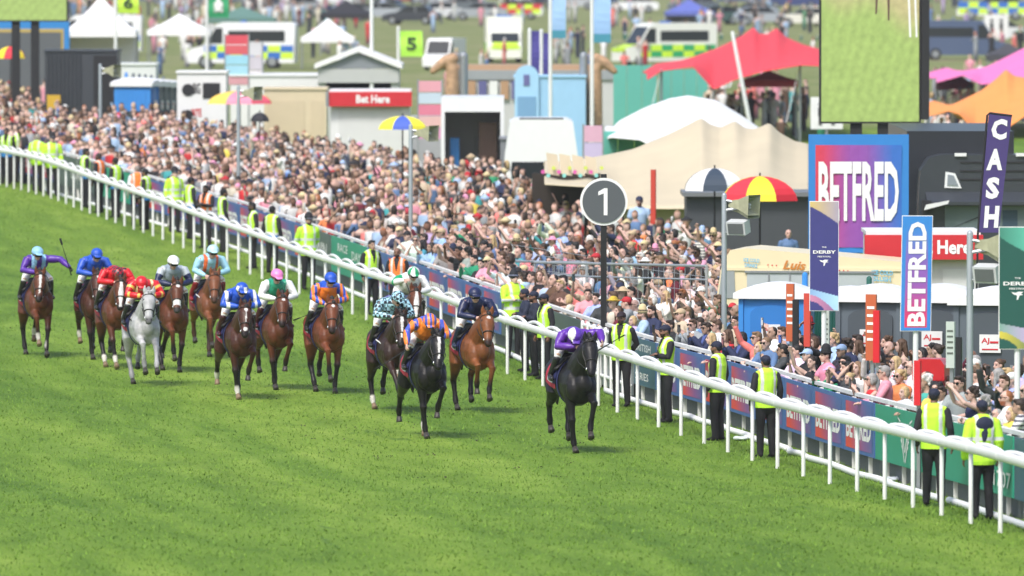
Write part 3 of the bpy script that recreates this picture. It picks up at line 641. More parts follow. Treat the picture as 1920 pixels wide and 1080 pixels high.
umbrella(20, 87, 111, 58, 345, RY[::-1], 'red and yellow parasol at the far left edge')
umbrella(450, 170, 196, 130, 318, [(.70, .10, .15), (.80, .55, .10), (.75, .25, .35)], 'pink and orange parasol before the cream cabins')
umbrella(487, 211, 229, 38, 300, [(.02, .02, .025)], 'small black umbrella held up in the crowd before the cream cabins')
# ---- kiosks, cabins and stands
def cabin(px0, px1, pyt, Y, depth, col, label, name='kiosk', cat='kiosk', rz=0, h0=0, extra=None):
    b = base((px0+px1)/2, Y); w_ = (px1-px0)/F*Y/2; h = zof(pyt, Y, b); t = thing(name, label, cat, b, rz)
    m = MB(); m.box((-w_, 0, h0), (w_, depth, h)); m.build('wall', colmat(col), t); m = MB(); m.box((-w_-.04, -.06, h), (w_+.04, depth+.04, h+.07)); m.build('roof', colmat(tuple(min(.8, x*1.1) for x in col)), t)
    if extra: extra(t, w_, h)
    return t
def bet_here(fh):
    def f(t, w_, h):
        m = MB(); m.box((-w_-.08, -.35, h-fh), (w_+.08, -.06, h)); m.build('fascia', MATS['red_paint'], t)
        m = MB(); m.text('Bet Here', (-w_*.35, -.352, h-fh*.78), (w_*.85, 0, 0), (0, 0, fh*.58), bold=.035, off=.006); m.build('lettering', MATS['print_white'], t)
        m = MB(); m.box((-w_*.8, -.02, .9), (w_*.8, -.005, h-fh-.1)); m.build('service_window', colmat((.62, .62, .62)), t)
        m = MB(); m.box((-w_*1.06-.08, -.40, h-fh), (-w_*1.06+.02, -.06, h)); m.build('fascia_end', MATS['steel'], t)
    return f
cabin(620, 768, 172, 312, 3, (.70, .70, .70), 'far white betting kiosk with red Bet Here sign left of the blue and yellow parasol', 'betting_kiosk', extra=bet_here(.50))
cabin(1628, 1835, 440, 186, 2.6, (.66, .66, .65), 'near white betting kiosk with red sign behind the grey toilets', 'betting_kiosk', extra=lambda t, w_, h: (lambda fh: (
    MB.build((lambda m: (m.box((-w_-.08, -.35, h-fh), (w_+.08, -.06, h)), m)[1])(MB()), 'fascia', MATS['red_paint'], t),
    MB.build((lambda m: (m.text('Bet Here', (-w_*.25, -.352, h-fh*.78), (w_*1.1, 0, 0), (0, 0, fh*.58), bold=.035, off=.006), m)[1])(MB()), 'lettering', MATS['print_white'], t),
    MB.build((lambda m: (m.box((w_*.35, -.03, .9), (w_*.9, -.01, h-fh-.2)), m)[1])(MB()), 'door', MATS['sign_white'], t)))(.50))
def gable():
    b = base(672, 345); t = thing('gabled_stand', 'grey stand with a white gabled roof behind the far betting kiosk', 'building', b); w_ = 76/F*345; he, hp, hb = zof(128, 345, b), zof(98, 345, b), zof(172, 345, b)
    m = MB(); m.prism([(-w_, he), (0, hp), (w_, he)], .1, y0=-.1); m.build('gable_panel', colmat((.22, .24, .27)), t)
    m = MB()
    for s_ in (-1, 1): m.add([(0, -.3, hp+.02), (s_*w_*1.08, -.3, he-.02), (s_*w_*1.08, 5, he-.02), (0, 5, hp+.02), (0, -.3, hp+.22), (s_*w_*1.08, -.3, he+.16), (s_*w_*1.08, 5, he+.16), (0, 5, hp+.22)], [(0,1,2,3),(4,7,6,5),(0,4,5,1),(1,5,6,2),(2,6,7,3)])
    m.build('roof', MATS['tent_white'], t); m = MB(); m.box((-w_, -.12, he-.55), (w_, .1, he-.02)); m.box((-w_, 0, 0), (-w_+.3, 4, he)); m.box((w_-.3, 0, 0), (w_, 4, he)); m.box((-w_+.3, .1, 0), (w_-.3, 4, hb+.1)); m.build('wall', colmat((.45, .46, .46)), t)
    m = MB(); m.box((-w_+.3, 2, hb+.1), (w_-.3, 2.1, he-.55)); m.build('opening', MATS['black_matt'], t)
gable()
cabin(965, 1098, 145, 330, 3, (.30, .52, .74), 'pale blue building with a rounded front panel and window', 'blue_building', 'building', extra=lambda t, w_, h: (
    MB.build((lambda m: (m.prism([(-w_, .2), (-w_, h)]+[(-w_*.66+w_*.34*math.cos(a), h+.45*math.sin(a)) for a in np.linspace(math.pi, 0, 9)]+[(-w_*.32, .2)], .12, y0=-.13), m)[1])(MB()), 'front_panel', colmat((.33, .56, .78)), t),
    MB.build((lambda m: (m.box((-w_*.92, -.16, h-1.6), (-w_*.4, -.131, h-.7)), m)[1])(MB()), 'window', colmat((.16, .32, .52)), t),
    MB.build((lambda m: (m.box((-w_*.75, -.16, h-.3), (-w_*.58, -.131, h+.1)), m)[1])(MB()), 'emblem', colmat((.12, .12, .3)), t)))
cabin(495, 612, 168, 326, 3, (.62, .52, .36), 'plain cream cabin left of the far betting kiosk', 'cabin', 'cabin', extra=lambda t, w_, h: MB.build((lambda m: (m.box((w_*.5, -.02, .5), (w_*.9, -.003, h-.4)), m.box((-w_*.9, -.02, .5), (w_*.3, -.003, h-.4)), m)[2])(MB()), 'panel', colmat((.58, .48, .33)), t))
def trailer(t, w_, h):
    m = MB(); m.box((w_*.05, -.03, h-.9), (w_*.75, -.004, h-.35)); m.build('hatch', MATS['black_matt'], t)
    m = MB(); m.text('BIG', (-w_*.35, -.01, h-.75), (w_*.30, 0, 0), (0, 0, .4), bold=.03); m.disc((-w_*.55, -.02, h-.6), .22, (0, 1, 0), .02, 16); m.disc((-w_*.55, -.02, h-1.5), .2, (0, 1, 0), .02, 16); m.build('lettering', MATS['black_matt'], t)
    m = MB(); m.text('BITE', (-w_*.4, -.01, h-1.55), (w_*.40, 0, 0), (0, 0, .28), bold=.03); m.build('red_lettering', MATS['red_paint'], t)
cabin(332, 424, 137, 322, 3, (.72, .72, .72), 'white food trailer with open hatch right of the grey toilet row', 'food_trailer', 'trailer', extra=trailer)
cabin(432, 620, 143, 352, 6, (.70, .70, .70), 'long low white marquee roof behind the cream cabin', 'marquee', 'marquee')
cabin(222, 292, 122, 350, 3, (.66, .68, .68), 'low white cabin behind the far toilets', 'cabin', 'cabin')
def container(t, w_, h):
    m = MB()
    for k in range(9): m.box((-w_+.1+k*w_*.11, -.05, .2), (-w_+.16+k*w_*.11, -.003, h-.1))
    m.build('ribbing', colmat((.03, .035, .045)), t); m = MB(); m.box((w_*.35, -.04, .1), (w_*.98, -.01, h-.15)); m.build('opening', MATS['black_matt'], t)
    m = MB(); m.box((-w_*.92, -.5, 0), (-w_*.55, -.4, h*.52)); m.build('yellow_door', colmat((.60, .36, .03)), t)
cabin(84, 220, 97, 338, 3, (.045, .05, .062), 'black shipping container bar with a yellow door at left', 'container', 'container', extra=container)
def tower(px, y0, y1, w_, Y, label, cols):
    b = base(px, Y); t = thing('sign_tower', label, 'sign', b); h = w_/F*Y/2; zt, zb = zof(y0, Y, b), zof(y1, Y, b); m = MB(); n = len(cols)
    for i, c in enumerate(cols): m = MB(); m.box((-h, -.02, zt-(zt-zb)*(i+1)/n+.03), (h, .5, zt-(zt-zb)*i/n)); m.build('sign_panel', colmat(c), t)
    m = MB()
    for x in (-h-.05, h): m.box((x, -.03, 0), (x+.05, .5, zt+.05))
    m.build('frame', MATS['steel'], t)
tower(806, 152, 262, 42, 306, 'tall stall sign in faded pink and blue right of the parasol', [(.62, .30, .34), (.45, .55, .62), (.60, .18, .26), (.62, .40, .38), (.55, .25, .42)])
tower(444, 66, 160, 42, 352, 'red and pale blue stall tower in front of the police van', [(.62, .07, .10), (.60, .10, .12), (.30, .58, .72), (.34, .60, .74), (.60, .30, .34)])
tower(478, 80, 158, 26, 356, 'narrow grey poster column right of the red and blue tower', [(.5, .5, .5), (.42, .40, .42), (.52, .50, .50)])
tower(1112, 236, 300, 34, 284, 'pink and lilac poster panel right of the white van', [(.62, .36, .48), (.50, .42, .62)])
def long_building():
    b = base(1010, 345); t = thing('stall_building', 'long low grey and tan stall roof behind the pale blue building', 'building', b)
    w_ = 140/F*345; zt, zb = zof(122, 345, b), zof(185, 345, b)
    m = MB(); m.box((-w_*1.2, 0, 0), (w_, 4, zt-.55)); m.build('wall', colmat((.5, .5, .5)), t)
    m = MB(); m.box((-w_*1.2, -.1, zt-.55), (w_, 4, zt-.2)); m.build('roof', colmat((.28, .30, .32)), t); m = MB(); m.box((-w_*1.1, .5, zt-.2), (w_*.95, 3.5, zt)); m.build('tan_ridge', colmat((.42, .27, .16)), t)
    for k in range(6): m = MB(); m.box((-w_*1.1+k*.42, -.14, zt-1.3), (-w_*1.1+k*.42+.3, -.11, zt-.6)); m.build('menu_board', colmat([(.7, .7, .7), (.4, .24, .14), (.1, .1, .25)][k % 3]), t)
long_building()
for px, sgn, l in ((848, -1, 'tan horse head figure beside a grey column left of the ambulance'), (1116, 1, 'tan horse head figure beside a grey column at the right flagpole')):
    b = base(px, 332); t = thing('horse_head_figure', l, 'sculpture', b); z = zof(180, 332, b); zt = zof(105, 332, b)
    me = blob([([(0, 0, z-1.0), (0, 0, z+.4), (.0, 0, zt-.45), (sgn*.2, 0, zt-.15)], [.28, .26, .24, .2]), ([(0, 0, zt-.12), (sgn*.35, 0, zt-.25), (sgn*.7, 0, zt-.55)], [.24, .2, .13])], .05, 2, M_HAIR); white(me); obj('head', me, t, color=(.42, .26, .15))
    m = MB(); m.tube([(-sgn*.42, 0, 0), (-sgn*.42, 0, zt)], [.16, .16], 12); m.build('column', MATS['steel'], t)
def flag(px, pt, pb, Y, wpx, y0, y1, col, label, txt=None, tc=None, tilt=0, name='banner_flag', cat='flag', pole='white_gloss', hem=None):
    b = base(px, Y); t = thing(name, label, cat, b); zt = zof(pt, Y, b); m = MB(); m.tube([(0, 0, 0), (0, 0, zt)], [.07 if Y > 300 else .045]*2, 8); m.build('pole', MATS[pole], t)
    w_ = wpx/F*Y; z0, z1 = zof(y0, Y, b), zof(y1, Y, b); m = MB(); n = 8; vs = []
    for i in range(n+1):
        for j in (0, 1): u = i/n; vs.append((w_*j+tilt*u+.06*(1 if wpx > 0 else -1), .03*math.sin(u*7+j), z0+(z1-z0)*u))
    m.add(vs, [(2*i, 2*i+1, 2*i+3, 2*i+2) for i in range(n)]); o = m.build('flag_cloth', colmat(col, .7), t); so = o.modifiers.new('s', 'SOLIDIFY'); so.thickness = .01
    if hem: m = MB(); m.box((.06, -.05, z1), (w_+.06, -.035, z1+(z0-z1)*.15)); m.build('hem_print', colmat(hem), t)
    if txt: m = MB(); zz = (z0+z1)/2; q = abs(z0-z1); m.text(txt, (w_*.28+.06+tilt*.5, -.06, zz-q*.25), (w_*.45, 0, 0), (0, 0, q*.5), bold=.03); m.build('flag_print', colmat(tc), t)
    return t
flag(1032, -40, 0, 326, 26, -30, 72, (.32, .50, .78), 'left one of two tall pale blue flags on a white flagpole', hem=(.05, .25, .35))
flag(1110, -40, 0, 322, 32, -30, 80, (.30, .48, .78), 'right one of two tall pale blue flags on a white flagpole', hem=(.05, .25, .35))
flag(993, 56, 0, 338, 18, 58, 138, (.06, .05, .26), 'left one of a pair of small purple banners above the pale blue building')
flag(1015, 58, 0, 338, 16, 62, 142, (.06, .05, .26), 'right one of a pair of small purple banners above the pale blue building')
flag(747, 52, 0, 400, 42, 58, 106, (.42, .80, .08), 'lime green flag with a black 5 above the far betting kiosk', '5', (.02, .05, .02), .05)
flag(217, -20, 0, 400, 40, -14, 25, (.50, .75, .06), 'lime green flag with a black 6 over the white marquee', '6', (.02, .05, .02), .05)
t_ = flag(388, -12, 0, 420, 39, -5, 33, (.02, .30, .12), 'green first aid flag with a white cross beside the dark green canopy', 'FIRST AID', (.8, .8, .8))
m = MB(); zc = zof(8, 420, t_.location); m.box((.36, -.09, zc-.1), (.72, -.075, zc+.1)); m.box((.44, -.095, zc-.3), (.64, -.08, zc+.3)); m.build('white_cross', MATS['print_white'], t_)
for px, pt, l, dx in ((697, -30, 'tall white mast at the peak of the gabled stand', 0), (1372, 62, 'white mast leaning beside the red stretch tent', 2.0)):
    Y = 345 if dx == 0 else 350; b = base(px+(45 if dx else 0), Y); m = MB(); z = zof(pt, Y, b); m.tube([(0, 0, 0), (-dx*.45, 0, z)], [.09, .07], 10); tag(m.build('mast', MATS['white_gloss'], None, True, b), l, 'mast')
# fence of teal panels
for a, c, y0, Y, l in ((1118, 1232, 122, 395, 'teal hoarding panels left of the red stretch tent'), (1128, 1250, 246, 292, 'teal hoarding below the white dome marquee'), (1235, 1330, 130, 398, 'teal hoarding under the left side of the red tent')):
    b = base((a+c)/2, Y); w_ = (c-a)/F*Y/2; z = zof(y0, Y, b); t = thing('hoarding_fence', l, 'fence', b); k = 4
    for i in range(k): m = MB(); m.box((-w_+i*2*w_/k+.01, 0, 0), (-w_+(i+1)*2*w_/k-.01, .05, z)); m.build('panel', colmat((.10, .40, .33)), t)
# ---- big screens
def screen(px0, px1, y0, y1, Y, label, dark=None, skew=0, mastw=16):
    b = base((px0+px1)/2, Y); w_ = (px1-px0)/F*Y/2; z0, z1 = zof(y0, Y, b), zof(y1, Y, b); t = thing('video_screen', label, 'screen', b)
    m = MB(); m.box((-w_-.05, 0, z1-.05), (w_+.05, .4, z0+.05)); m.build('housing', MATS['black_matt'], t)
    m = MB(); n = 30; r = np.random.default_rng(5); m.c = []
    for j in range(n+1):
        for i in range(n+1):
            u, v = i/n, j/n; m.v.append((-w_+2*w_*u, -.006, z1+(z0-z1)*v)); st = .06*math.sin((u*2.2-v*.9)*26)+.03*r.normal()
            g_ = np.array([.25, .34, .10])*(1+st); br = np.array([.40, .31, .18]); f_ = S((v-.72+.2*u+.05*math.sin(u*9))/.25); c_ = g_*(1-f_*.75)+br*f_*.75; m.c.append(tuple(c_ if dark is None else np.array(dark)))
    m.f = [(j*(n+1)+i, j*(n+1)+i+1, (j+1)*(n+1)+i+1, (j+1)*(n+1)+i) for j in range(n) for i in range(n)]; m.m = [0]*len(m.f); m.build('picture', M_LED, t)
    m = MB(); m.box((-.5, .1, 0), (-.2, .35, z1)); m.box((.2, .1, 0), (.5, .35, z1)); m.build('mast', MATS['black_matt'], t); return t, w_, z0, z1
t_, w_, z0, z1 = screen(1540, 1723, -60, 228, 232, 'tall video screen showing green turf above the blue banner')
m = MB(); m.box((w_+.06, -.1, z1+.05), (w_+.26, .5, z0)); m.build('side_truss', MATS['black_matt'], t_)
m = MB()
for a, c in (((w_*.10, z1+(z0-z1)*.70), (w_*.12, z1+(z0-z1)*.98)), ((w_*.36, z1+(z0-z1)*.66), (w_*.33, z1+(z0-z1)*.98))): m.add([(a[0], -.012, a[1]), (a[0]+.04, -.012, a[1]), (c[0]+.1, -.012, c[1]), (c[0], -.012, c[1])], [(0, 1, 2, 3)])
m.build('picture_legs', colmat((.12, .07, .05)), t_)
m = MB()
for a, c in ((.80, 1.5), (.93, 1.2)): m.add([(w_*a, -.012, z1+(z0-z1)*.55), (w_*a+.05, -.012, z1+(z0-z1)*.55), (w_*a-.02, -.012, z0), (w_*a-.07, -.012, z0)], [(0, 1, 2, 3)])
m.build('picture_rail', MATS['print_white'], t_)
screen(-30, 125, -40, 38, 330, 'video screen with green turf in the top left corner')
def framed():
    b = base(55, 420); t = thing('screen_back', 'dark screen with blue and yellow frame behind the black container', 'screen', b); w_ = 75/F*420; z0, z1 = zof(40, 420, b), zof(125, 420, b)
    m = MB(); m.box((-w_, 0, 0), (w_, .5, z0)); m.build('frame', colmat((.02, .20, .52)), t); m = MB(); m.box((-w_*.9, -.03, 0), (w_*.86, -.005, z0-.35)); m.build('yellow_trim', colmat((.45, .33, .08)), t); m = MB(); m.box((-w_*.84, -.06, 0), (w_*.8, -.035, z0-.5)); m.build('panel', colmat((.09, .10, .11)), t)
framed()
# ---- big blue banner, lorry, ice cream van
def big_banner():
    Y = 204; b = base(1610, Y); w_ = 94/F*Y; z0, z1 = zof(252, Y, b), zof(474, Y, b); t = thing('hanging_banner', 'huge blue hanging banner with white lettering under the tall screen', 'banner', b); n = 10
    m = MB(); m.box((-w_, 0, z1), (w_, .04, z0)); m.build('cloth', colmat((.025, .20, .56), .6), t)
    m = MB(); m.c = []; q = np.linspace(0, 1, n+1)
    for u in q:
        for v in q:
            m.v.append((-w_*.86+w_*1.72*u, -.006-.02*math.sin(u*8+v*3)**2, z1+.12+(z0-z1-.36)*v)); r_ = np.array([.62, .04, .07]); p_ = np.array([.26, .07, .36]); bl = np.array([.03, .14, .5]); s_ = u*.9+(1-v)*.1+.25*v*u
            m.c.append(tuple(r_*(1-S(s_*1.9))+p_*S(s_*1.9) if s_ < .6 else p_*(1-S((s_-.6)*2.2))+bl*S((s_-.6)*2.2)))
    m.f = [(i*(n+1)+j, (i+1)*(n+1)+j, (i+1)*(n+1)+j+1, i*(n+1)+j+1) for i in range(n) for j in range(n)]; m.m = [0]*len(m.f); m.build('printed_panel', M_PRINT, t)
    m = MB(); m.text('BETFRED', (-w_*.80, -.04, z1+(z0-z1)*.27), (w_*1.6, 0, .0), (0, 0, (z0-z1)*.50), bold=.03, off=.01); m.build('lettering', MATS['print_white'], t)
    m = MB(); m.box((-w_+.05, .05, 0), (-w_+.15, .15, z0)); m.box((w_-.15, .05, 0), (w_-.05, .15, z0)); m.build('frame', MATS['steel'], t)
big_banner()
def dark_lorry():
    Y = 208; b = base(1850, Y); t = thing('lorry', 'black articulated lorry facing the camera behind the CASH banner', 'lorry', b); s_ = Y/F; dk = mat('lorry_black', (.040, .046, .056), .25); X = lambda p: (p-1850)*s_; Z = lambda p: zof(p, Y, b)
    m = MB(); m.box((X(1706), 1.5, .8), (X(1908), 12, Z(248))); m.build('trailer_box', mat('trailer_black', (.018, .021, .028), .35), t)
    m = MB(); pr = [(X(1722), .5), (X(1722), Z(380)), (X(1726), Z(320)), (X(1742), Z(296)), (X(1765), Z(290)), (X(1985), Z(290)), (X(1985), .5)]; m.prism(pr, 1.6, y0=0)
    m.add([(X(1735), -.02, Z(372)), (X(1985), -.02, Z(372)), (X(1985), -.30, Z(384)), (X(1738), -.30, Z(384)), (X(1735), -.02, Z(360)), (X(1985), -.02, Z(360)), (X(1985), -.30, Z(378)), (X(1738), -.30, Z(378))], [(0,1,2,3),(4,7,6,5),(0,4,5,1),(2,6,7,3),(0,3,7,4)])
    m.build('cab', dk, t)
    m = MB(); m.box((X(1772), -.012, Z(432)), (X(1985), -.002, Z(386))); m.build('windscreen', mat('lorry_glass', (.12, .16, .17), .3), t)
    m = MB(); m.prism([(X(1771), Z(352)), (X(1773), Z(322)), (X(1791), Z(325)), (X(1803), Z(353))], .03, y0=-.03); m.build('headlamp', MATS['white_gloss'], t)
    m = MB(); m.prism([(X(1776), Z(347)), (X(1777), Z(327)), (X(1788), Z(329)), (X(1797), Z(348))], .02, y0=-.052); m.build('headlamp_glass', colmat((.22, .25, .28)), t)
    m = MB(); m.prism([(X(1731), Z(393)), (X(1735), Z(383)), (X(1778), Z(375)), (X(1776), Z(381))], .1, y0=-.5); m.build('mirror', MATS['sign_white'], t)
    m = MB(); m.box((X(1728), -.35, Z(440)), (X(1745), -.1, Z(375))); m.build('mirror_arm', MATS['black_matt'], t)
    for k in range(3): m = MB(); m.box((X(1800), -.02, Z(306+k*16)), (X(1985), .0, Z(303+k*16))); m.build('panel_seam', MATS['black_matt'], t)
    for p_ in (1790, 1850, 1905): m = MB(); m.box((X(p_), -.06, Z(293)), (X(p_+22), .02, Z(287))); m.build('roof_lamp', MATS['sign_white'], t)
    m = MB(); m.add([(X(1790), -.03, Z(425)), (X(1792), -.03, Z(425)), (X(1860), -.03, Z(398)), (X(1858), -.03, Z(396))], [(0, 1, 2, 3)]); m.box((X(1835), -.03, Z(430)), (X(1840), -.015, Z(388))); m.build('wiper', MATS['black_matt'], t)
    m = MB(); m.box((X(1880), -.03, Z(425)), (X(1908), -.015, Z(394))); m.build('windscreen_card', colmat((.03, .06, .09)), t)
    for px in (1745, 1965): m = MB(); m.disc((X(px), .7, .5), .5, (1, 0, 0), .3, 20); m.build('wheel', MATS['tyre'], t)
dark_lorry()
def ice_cream():
    Y = 183; b = base(1520, Y); t = thing('ice_cream_van', 'cream ice cream van lettered Luis and ICE COLD SLUSH behind the blue toilet', 'van', b, R(-9)); s_ = Y/F; X = lambda p: (p-1520)*s_; Z = lambda p: zof(p, Y, b); cr = mat('cream_paint', (.74, .64, .42), .35, var=.04)
    m = MB(); pr = [(X(1338), .5), (X(1342), Z(560)), (X(1352), Z(496)), (X(1368), Z(470)), (X(1400), Z(466)), (X(1690), Z(490)), (X(1702), Z(505)), (X(1704), .5)]; m.prism(pr, 2.2, y0=0)
    m.box((X(1352), -.03, Z(508)), (X(1700), -.001, Z(502))); m.build('body', cr, t)
    m = MB(); m.box((X(1400), -.02, Z(590)), (X(1640), -.002, Z(512))); m.build('serving_window', mat('van_window', (.42, .46, .48), .25), t)
    m = MB()
    for p in (1440, 1480, 1560): m.box((X(p), -.04, Z(590)), (X(p)+.03, -.022, Z(512)))
    m.box((X(1396), -.05, Z(512)), (X(1644), -.022, Z(508))); m.build('window_frame', MATS['steel'], t)
    m = MB(); m.prism([(X(1346), Z(560)), (X(1352), Z(508)), (X(1376), Z(506)), (X(1378), Z(560))], .02, y0=-.02); m.build('cab_window', mat('van_window2', (.30, .33, .34), .2), t)
    m = MB(); m.text('Luis', (X(1468), -.04, Z(505)), (X(1512)-X(1468), 0, -.02), (0, 0, Z(488)-Z(505)), bold=.03, off=.006, shear=.35); m.build('name_lettering', colmat((.55, .20, .03)), t)
    for tx, a, c, y0, y1 in (('ICE COLD', 1394, 1424, 491, 484), ('DRINKS', 1396, 1420, 501, 494), ('ICE COLD', 1636, 1676, 514, 505), ('SLUSH', 1640, 1672, 526, 517)):
        m = MB(); m.text(tx, (X(a), -.04, Z(y0)), (X(c)-X(a), 0, -.02), (0, 0, Z(y1)-Z(y0)), bold=.03, off=.006); m.build('blue_lettering', colmat((.16, .45, .66)), t)
    m = MB()
    for p in (1440, 1448, 1456, 1575, 1583, 1591, 1627): m.disc((X(p), -.04, Z(497+(p-1440)*.07)), .016, (0, 1, 0), .01, 8)
    m.build('red_dots', MATS['red_paint'], t)
    for p in (1400, 1650): m = MB(); m.disc((X(p), .15, .4), .4, (0, 1, 0), .3, 18); m.build('wheel', MATS['tyre'], t)
ice_cream()
# ---- banners on posts, in front
def post_banner(px0, px1, y0, y1, Y, label, style, lean=0.):
    b = base((px0+px1)/2, Y); w_ = (px1-px0)/F*Y/2; z0, z1 = zof(y0, Y, b), zof(y1, Y, b); H = z0-z1; t = thing('post_banner', label, 'banner', b, 0)
    m = MB(); m.tube([(0, .05, 0), (lean*.4, .05, z0-.1)], [.045, .045], 10); m.build('post', MATS['white_gloss'], t)
    sx = lambda u, v: (-w_+2*w_*u+lean*v, -.02, z1+H*v)
    m = MB(); vs = [Vector(sx(0, 0)), Vector(sx(1, 0)), Vector(sx(1, 1)), Vector(sx(0, 1))]; vs += [v+Vector((0, .03, 0)) for v in vs]; m.add(vs, [(0,1,2,3),(7,6,5,4),(0,4,5,1),(1,5,6,2),(2,6,7,3),(3,7,4,0)]); m.build('board', MATS['print_white'], t)
    m = MB(); m.c = []
    nu, nv = 36, 130
    for i in range(nu+1):
        for j in range(nv+1):
            u, v = i/nu, j/nv; p = Vector(sx(.02+.96*u, .006+.988*v)); m.v.append((p.x, -.026, p.z))
            if style == 'bet':
                bl = np.array([.03, .22, .60]); r_ = np.array([.72, .02, .08]); pu = np.array([.25, .10, .42]); inn = (u > .12) & (u < .88) & (v > .03) & (v < .97)
                s_ = v*1.05; c = (r_*(1-S(s_*2))+pu*S(s_*2) if s_ < .5 else pu*(1-S((s_-.5)*2))+bl*S((s_-.5)*2)) if inn else bl
            else:
                A_ = style == 'purple'; ba = np.array([.045, .045, .20]) if A_ else np.array([.010, .085, .068]); c = ba
                top = .80+.14*(1-u)**1.5 if A_ else .78+.17*(1-u)**1.5
                if v > (.955-.155*u**1.2 if A_ else .93-.17*u**.8): c = np.array([.62, .46, .16])*(1-u)+np.array([.38, .33, .42])*u if A_ else np.array([.10, .45, .34])*(.5+.6*u)
                lo = .20-.07*u if A_ else .21-.06*u
                if v < lo: c = np.array([.25, .42, .68])*(1-u)+np.array([.42, .68, .88])*u if A_ else np.array([.20, .36, .30])*(1-u)+np.array([.55, .38, .68])*u
                if v < .14-.20*max(0, u-.05)**1.6 and u < .85: c = np.array([.60, .24, .38])*(1-u)+np.array([.25, .12, .3])*u if A_ else np.array([.62, .52, .06])*(1-u)+np.array([.06, .16, .08])*u
                if v < .085-.3*u*u and u < .5: c = ba
            m.c.append(tuple(c))
    m.f = [(i*(nv+1)+j, (i+1)*(nv+1)+j, (i+1)*(nv+1)+j+1, i*(nv+1)+j+1) for i in range(nu) for j in range(nv)]; m.m = [0]*len(m.f); m.build('print', M_PRINT, t)
    m = MB()
    if style == 'bet':
        O = Vector(sx(.80, .045)); m.text('BETFRED', O+Vector((0, -.01, 0)), Vector((lean*.9, 0, H*.90)), Vector((-w_*1.15, 0, 0)), bold=.035, off=.004)
    else:
        T_ = lambda tx, u0, u1, v0, v1, bo: m.text(tx, Vector(sx(u0, v0))+Vector((0, -.01, 0)), Vector((2*w_*(u1-u0), 0, 0)), Vector((0, 0, H*(v1-v0))), bold=bo, off=.004)
        T_('THE', .42, .58, .575, .588, .02); T_('DERBY', .12, .90, .522, .552, .03); T_('FESTIVAL', .28, .74, .488, .502, .02)
        cx, cz = sx(.5, .445)[0], sx(.5, .445)[2]; k = w_*.34
        m.add([(cx+a*k, -.03, cz+c*k) for a, c in ((-1, .45), (-.3, .3), (.1, .5), (.9, .45), (.5, .15), (.9, 0), (.3, -.1), (.1, -.7), (-.15, -.8), (-.1, -.1), (-.6, .05))], [tuple(range(11))])
    m.build('lettering', MATS['print_white'], t)
post_banner(1518, 1573, 377, 583, 158, 'purple DERBY FESTIVAL banner on a white post before the ice cream van', 'purple')
post_banner(1688, 1746, 404, 621, 146, 'upright red to blue BETFRED banner on a white post', 'bet', .03)
post_banner(1873, 1944, 425, 655, 137, 'dark green DERBY FESTIVAL banner at the right edge', 'green')
def cash():
    Y = 178; b = base(1858, Y); s_ = Y/F; X = lambda p: (p-1858)*s_; Z = lambda p: zof(p, Y, b); t = thing('feather_banner', 'tall dark purple banner with CASH written downwards', 'banner', b); m = MB()
    m.add([(X(1835), 0, Z(436)), (X(1873), 0, Z(436)), (X(1897), 0, Z(218)), (X(1854), 0, Z(213))], [(0, 1, 2, 3)]); o = m.build('cloth', colmat((.055, .035, .16), .6), t); so = o.modifiers.new('s', 'SOLIDIFY'); so.thickness = .02; so.offset = 0
    m = MB()
    for ch, cx, y0, y1, w_ in (('C', 1873, 262, 223, 29), ('A', 1865, 319, 279, 30), ('S', 1861, 373, 332, 25), ('H', 1859, 427, 386, 27)): m.text(ch, (X(cx-w_/2-1), -.016, Z(y0)), (w_*s_, 0, 0), (.03, 0, Z(y1)-Z(y0)), bold=.05, off=.004)
    m.build('lettering', MATS['print_white'], t); m = MB(); m.tube([(X(1828), 0, 0), (X(1834), 0, Z(436)), (X(1851), 0, Z(216)), (X(1856), 0, Z(212)), (X(1896), 0, Z(217))], [.022]*5, 8); m.build('pole', MATS['black_matt'], t)
cash()
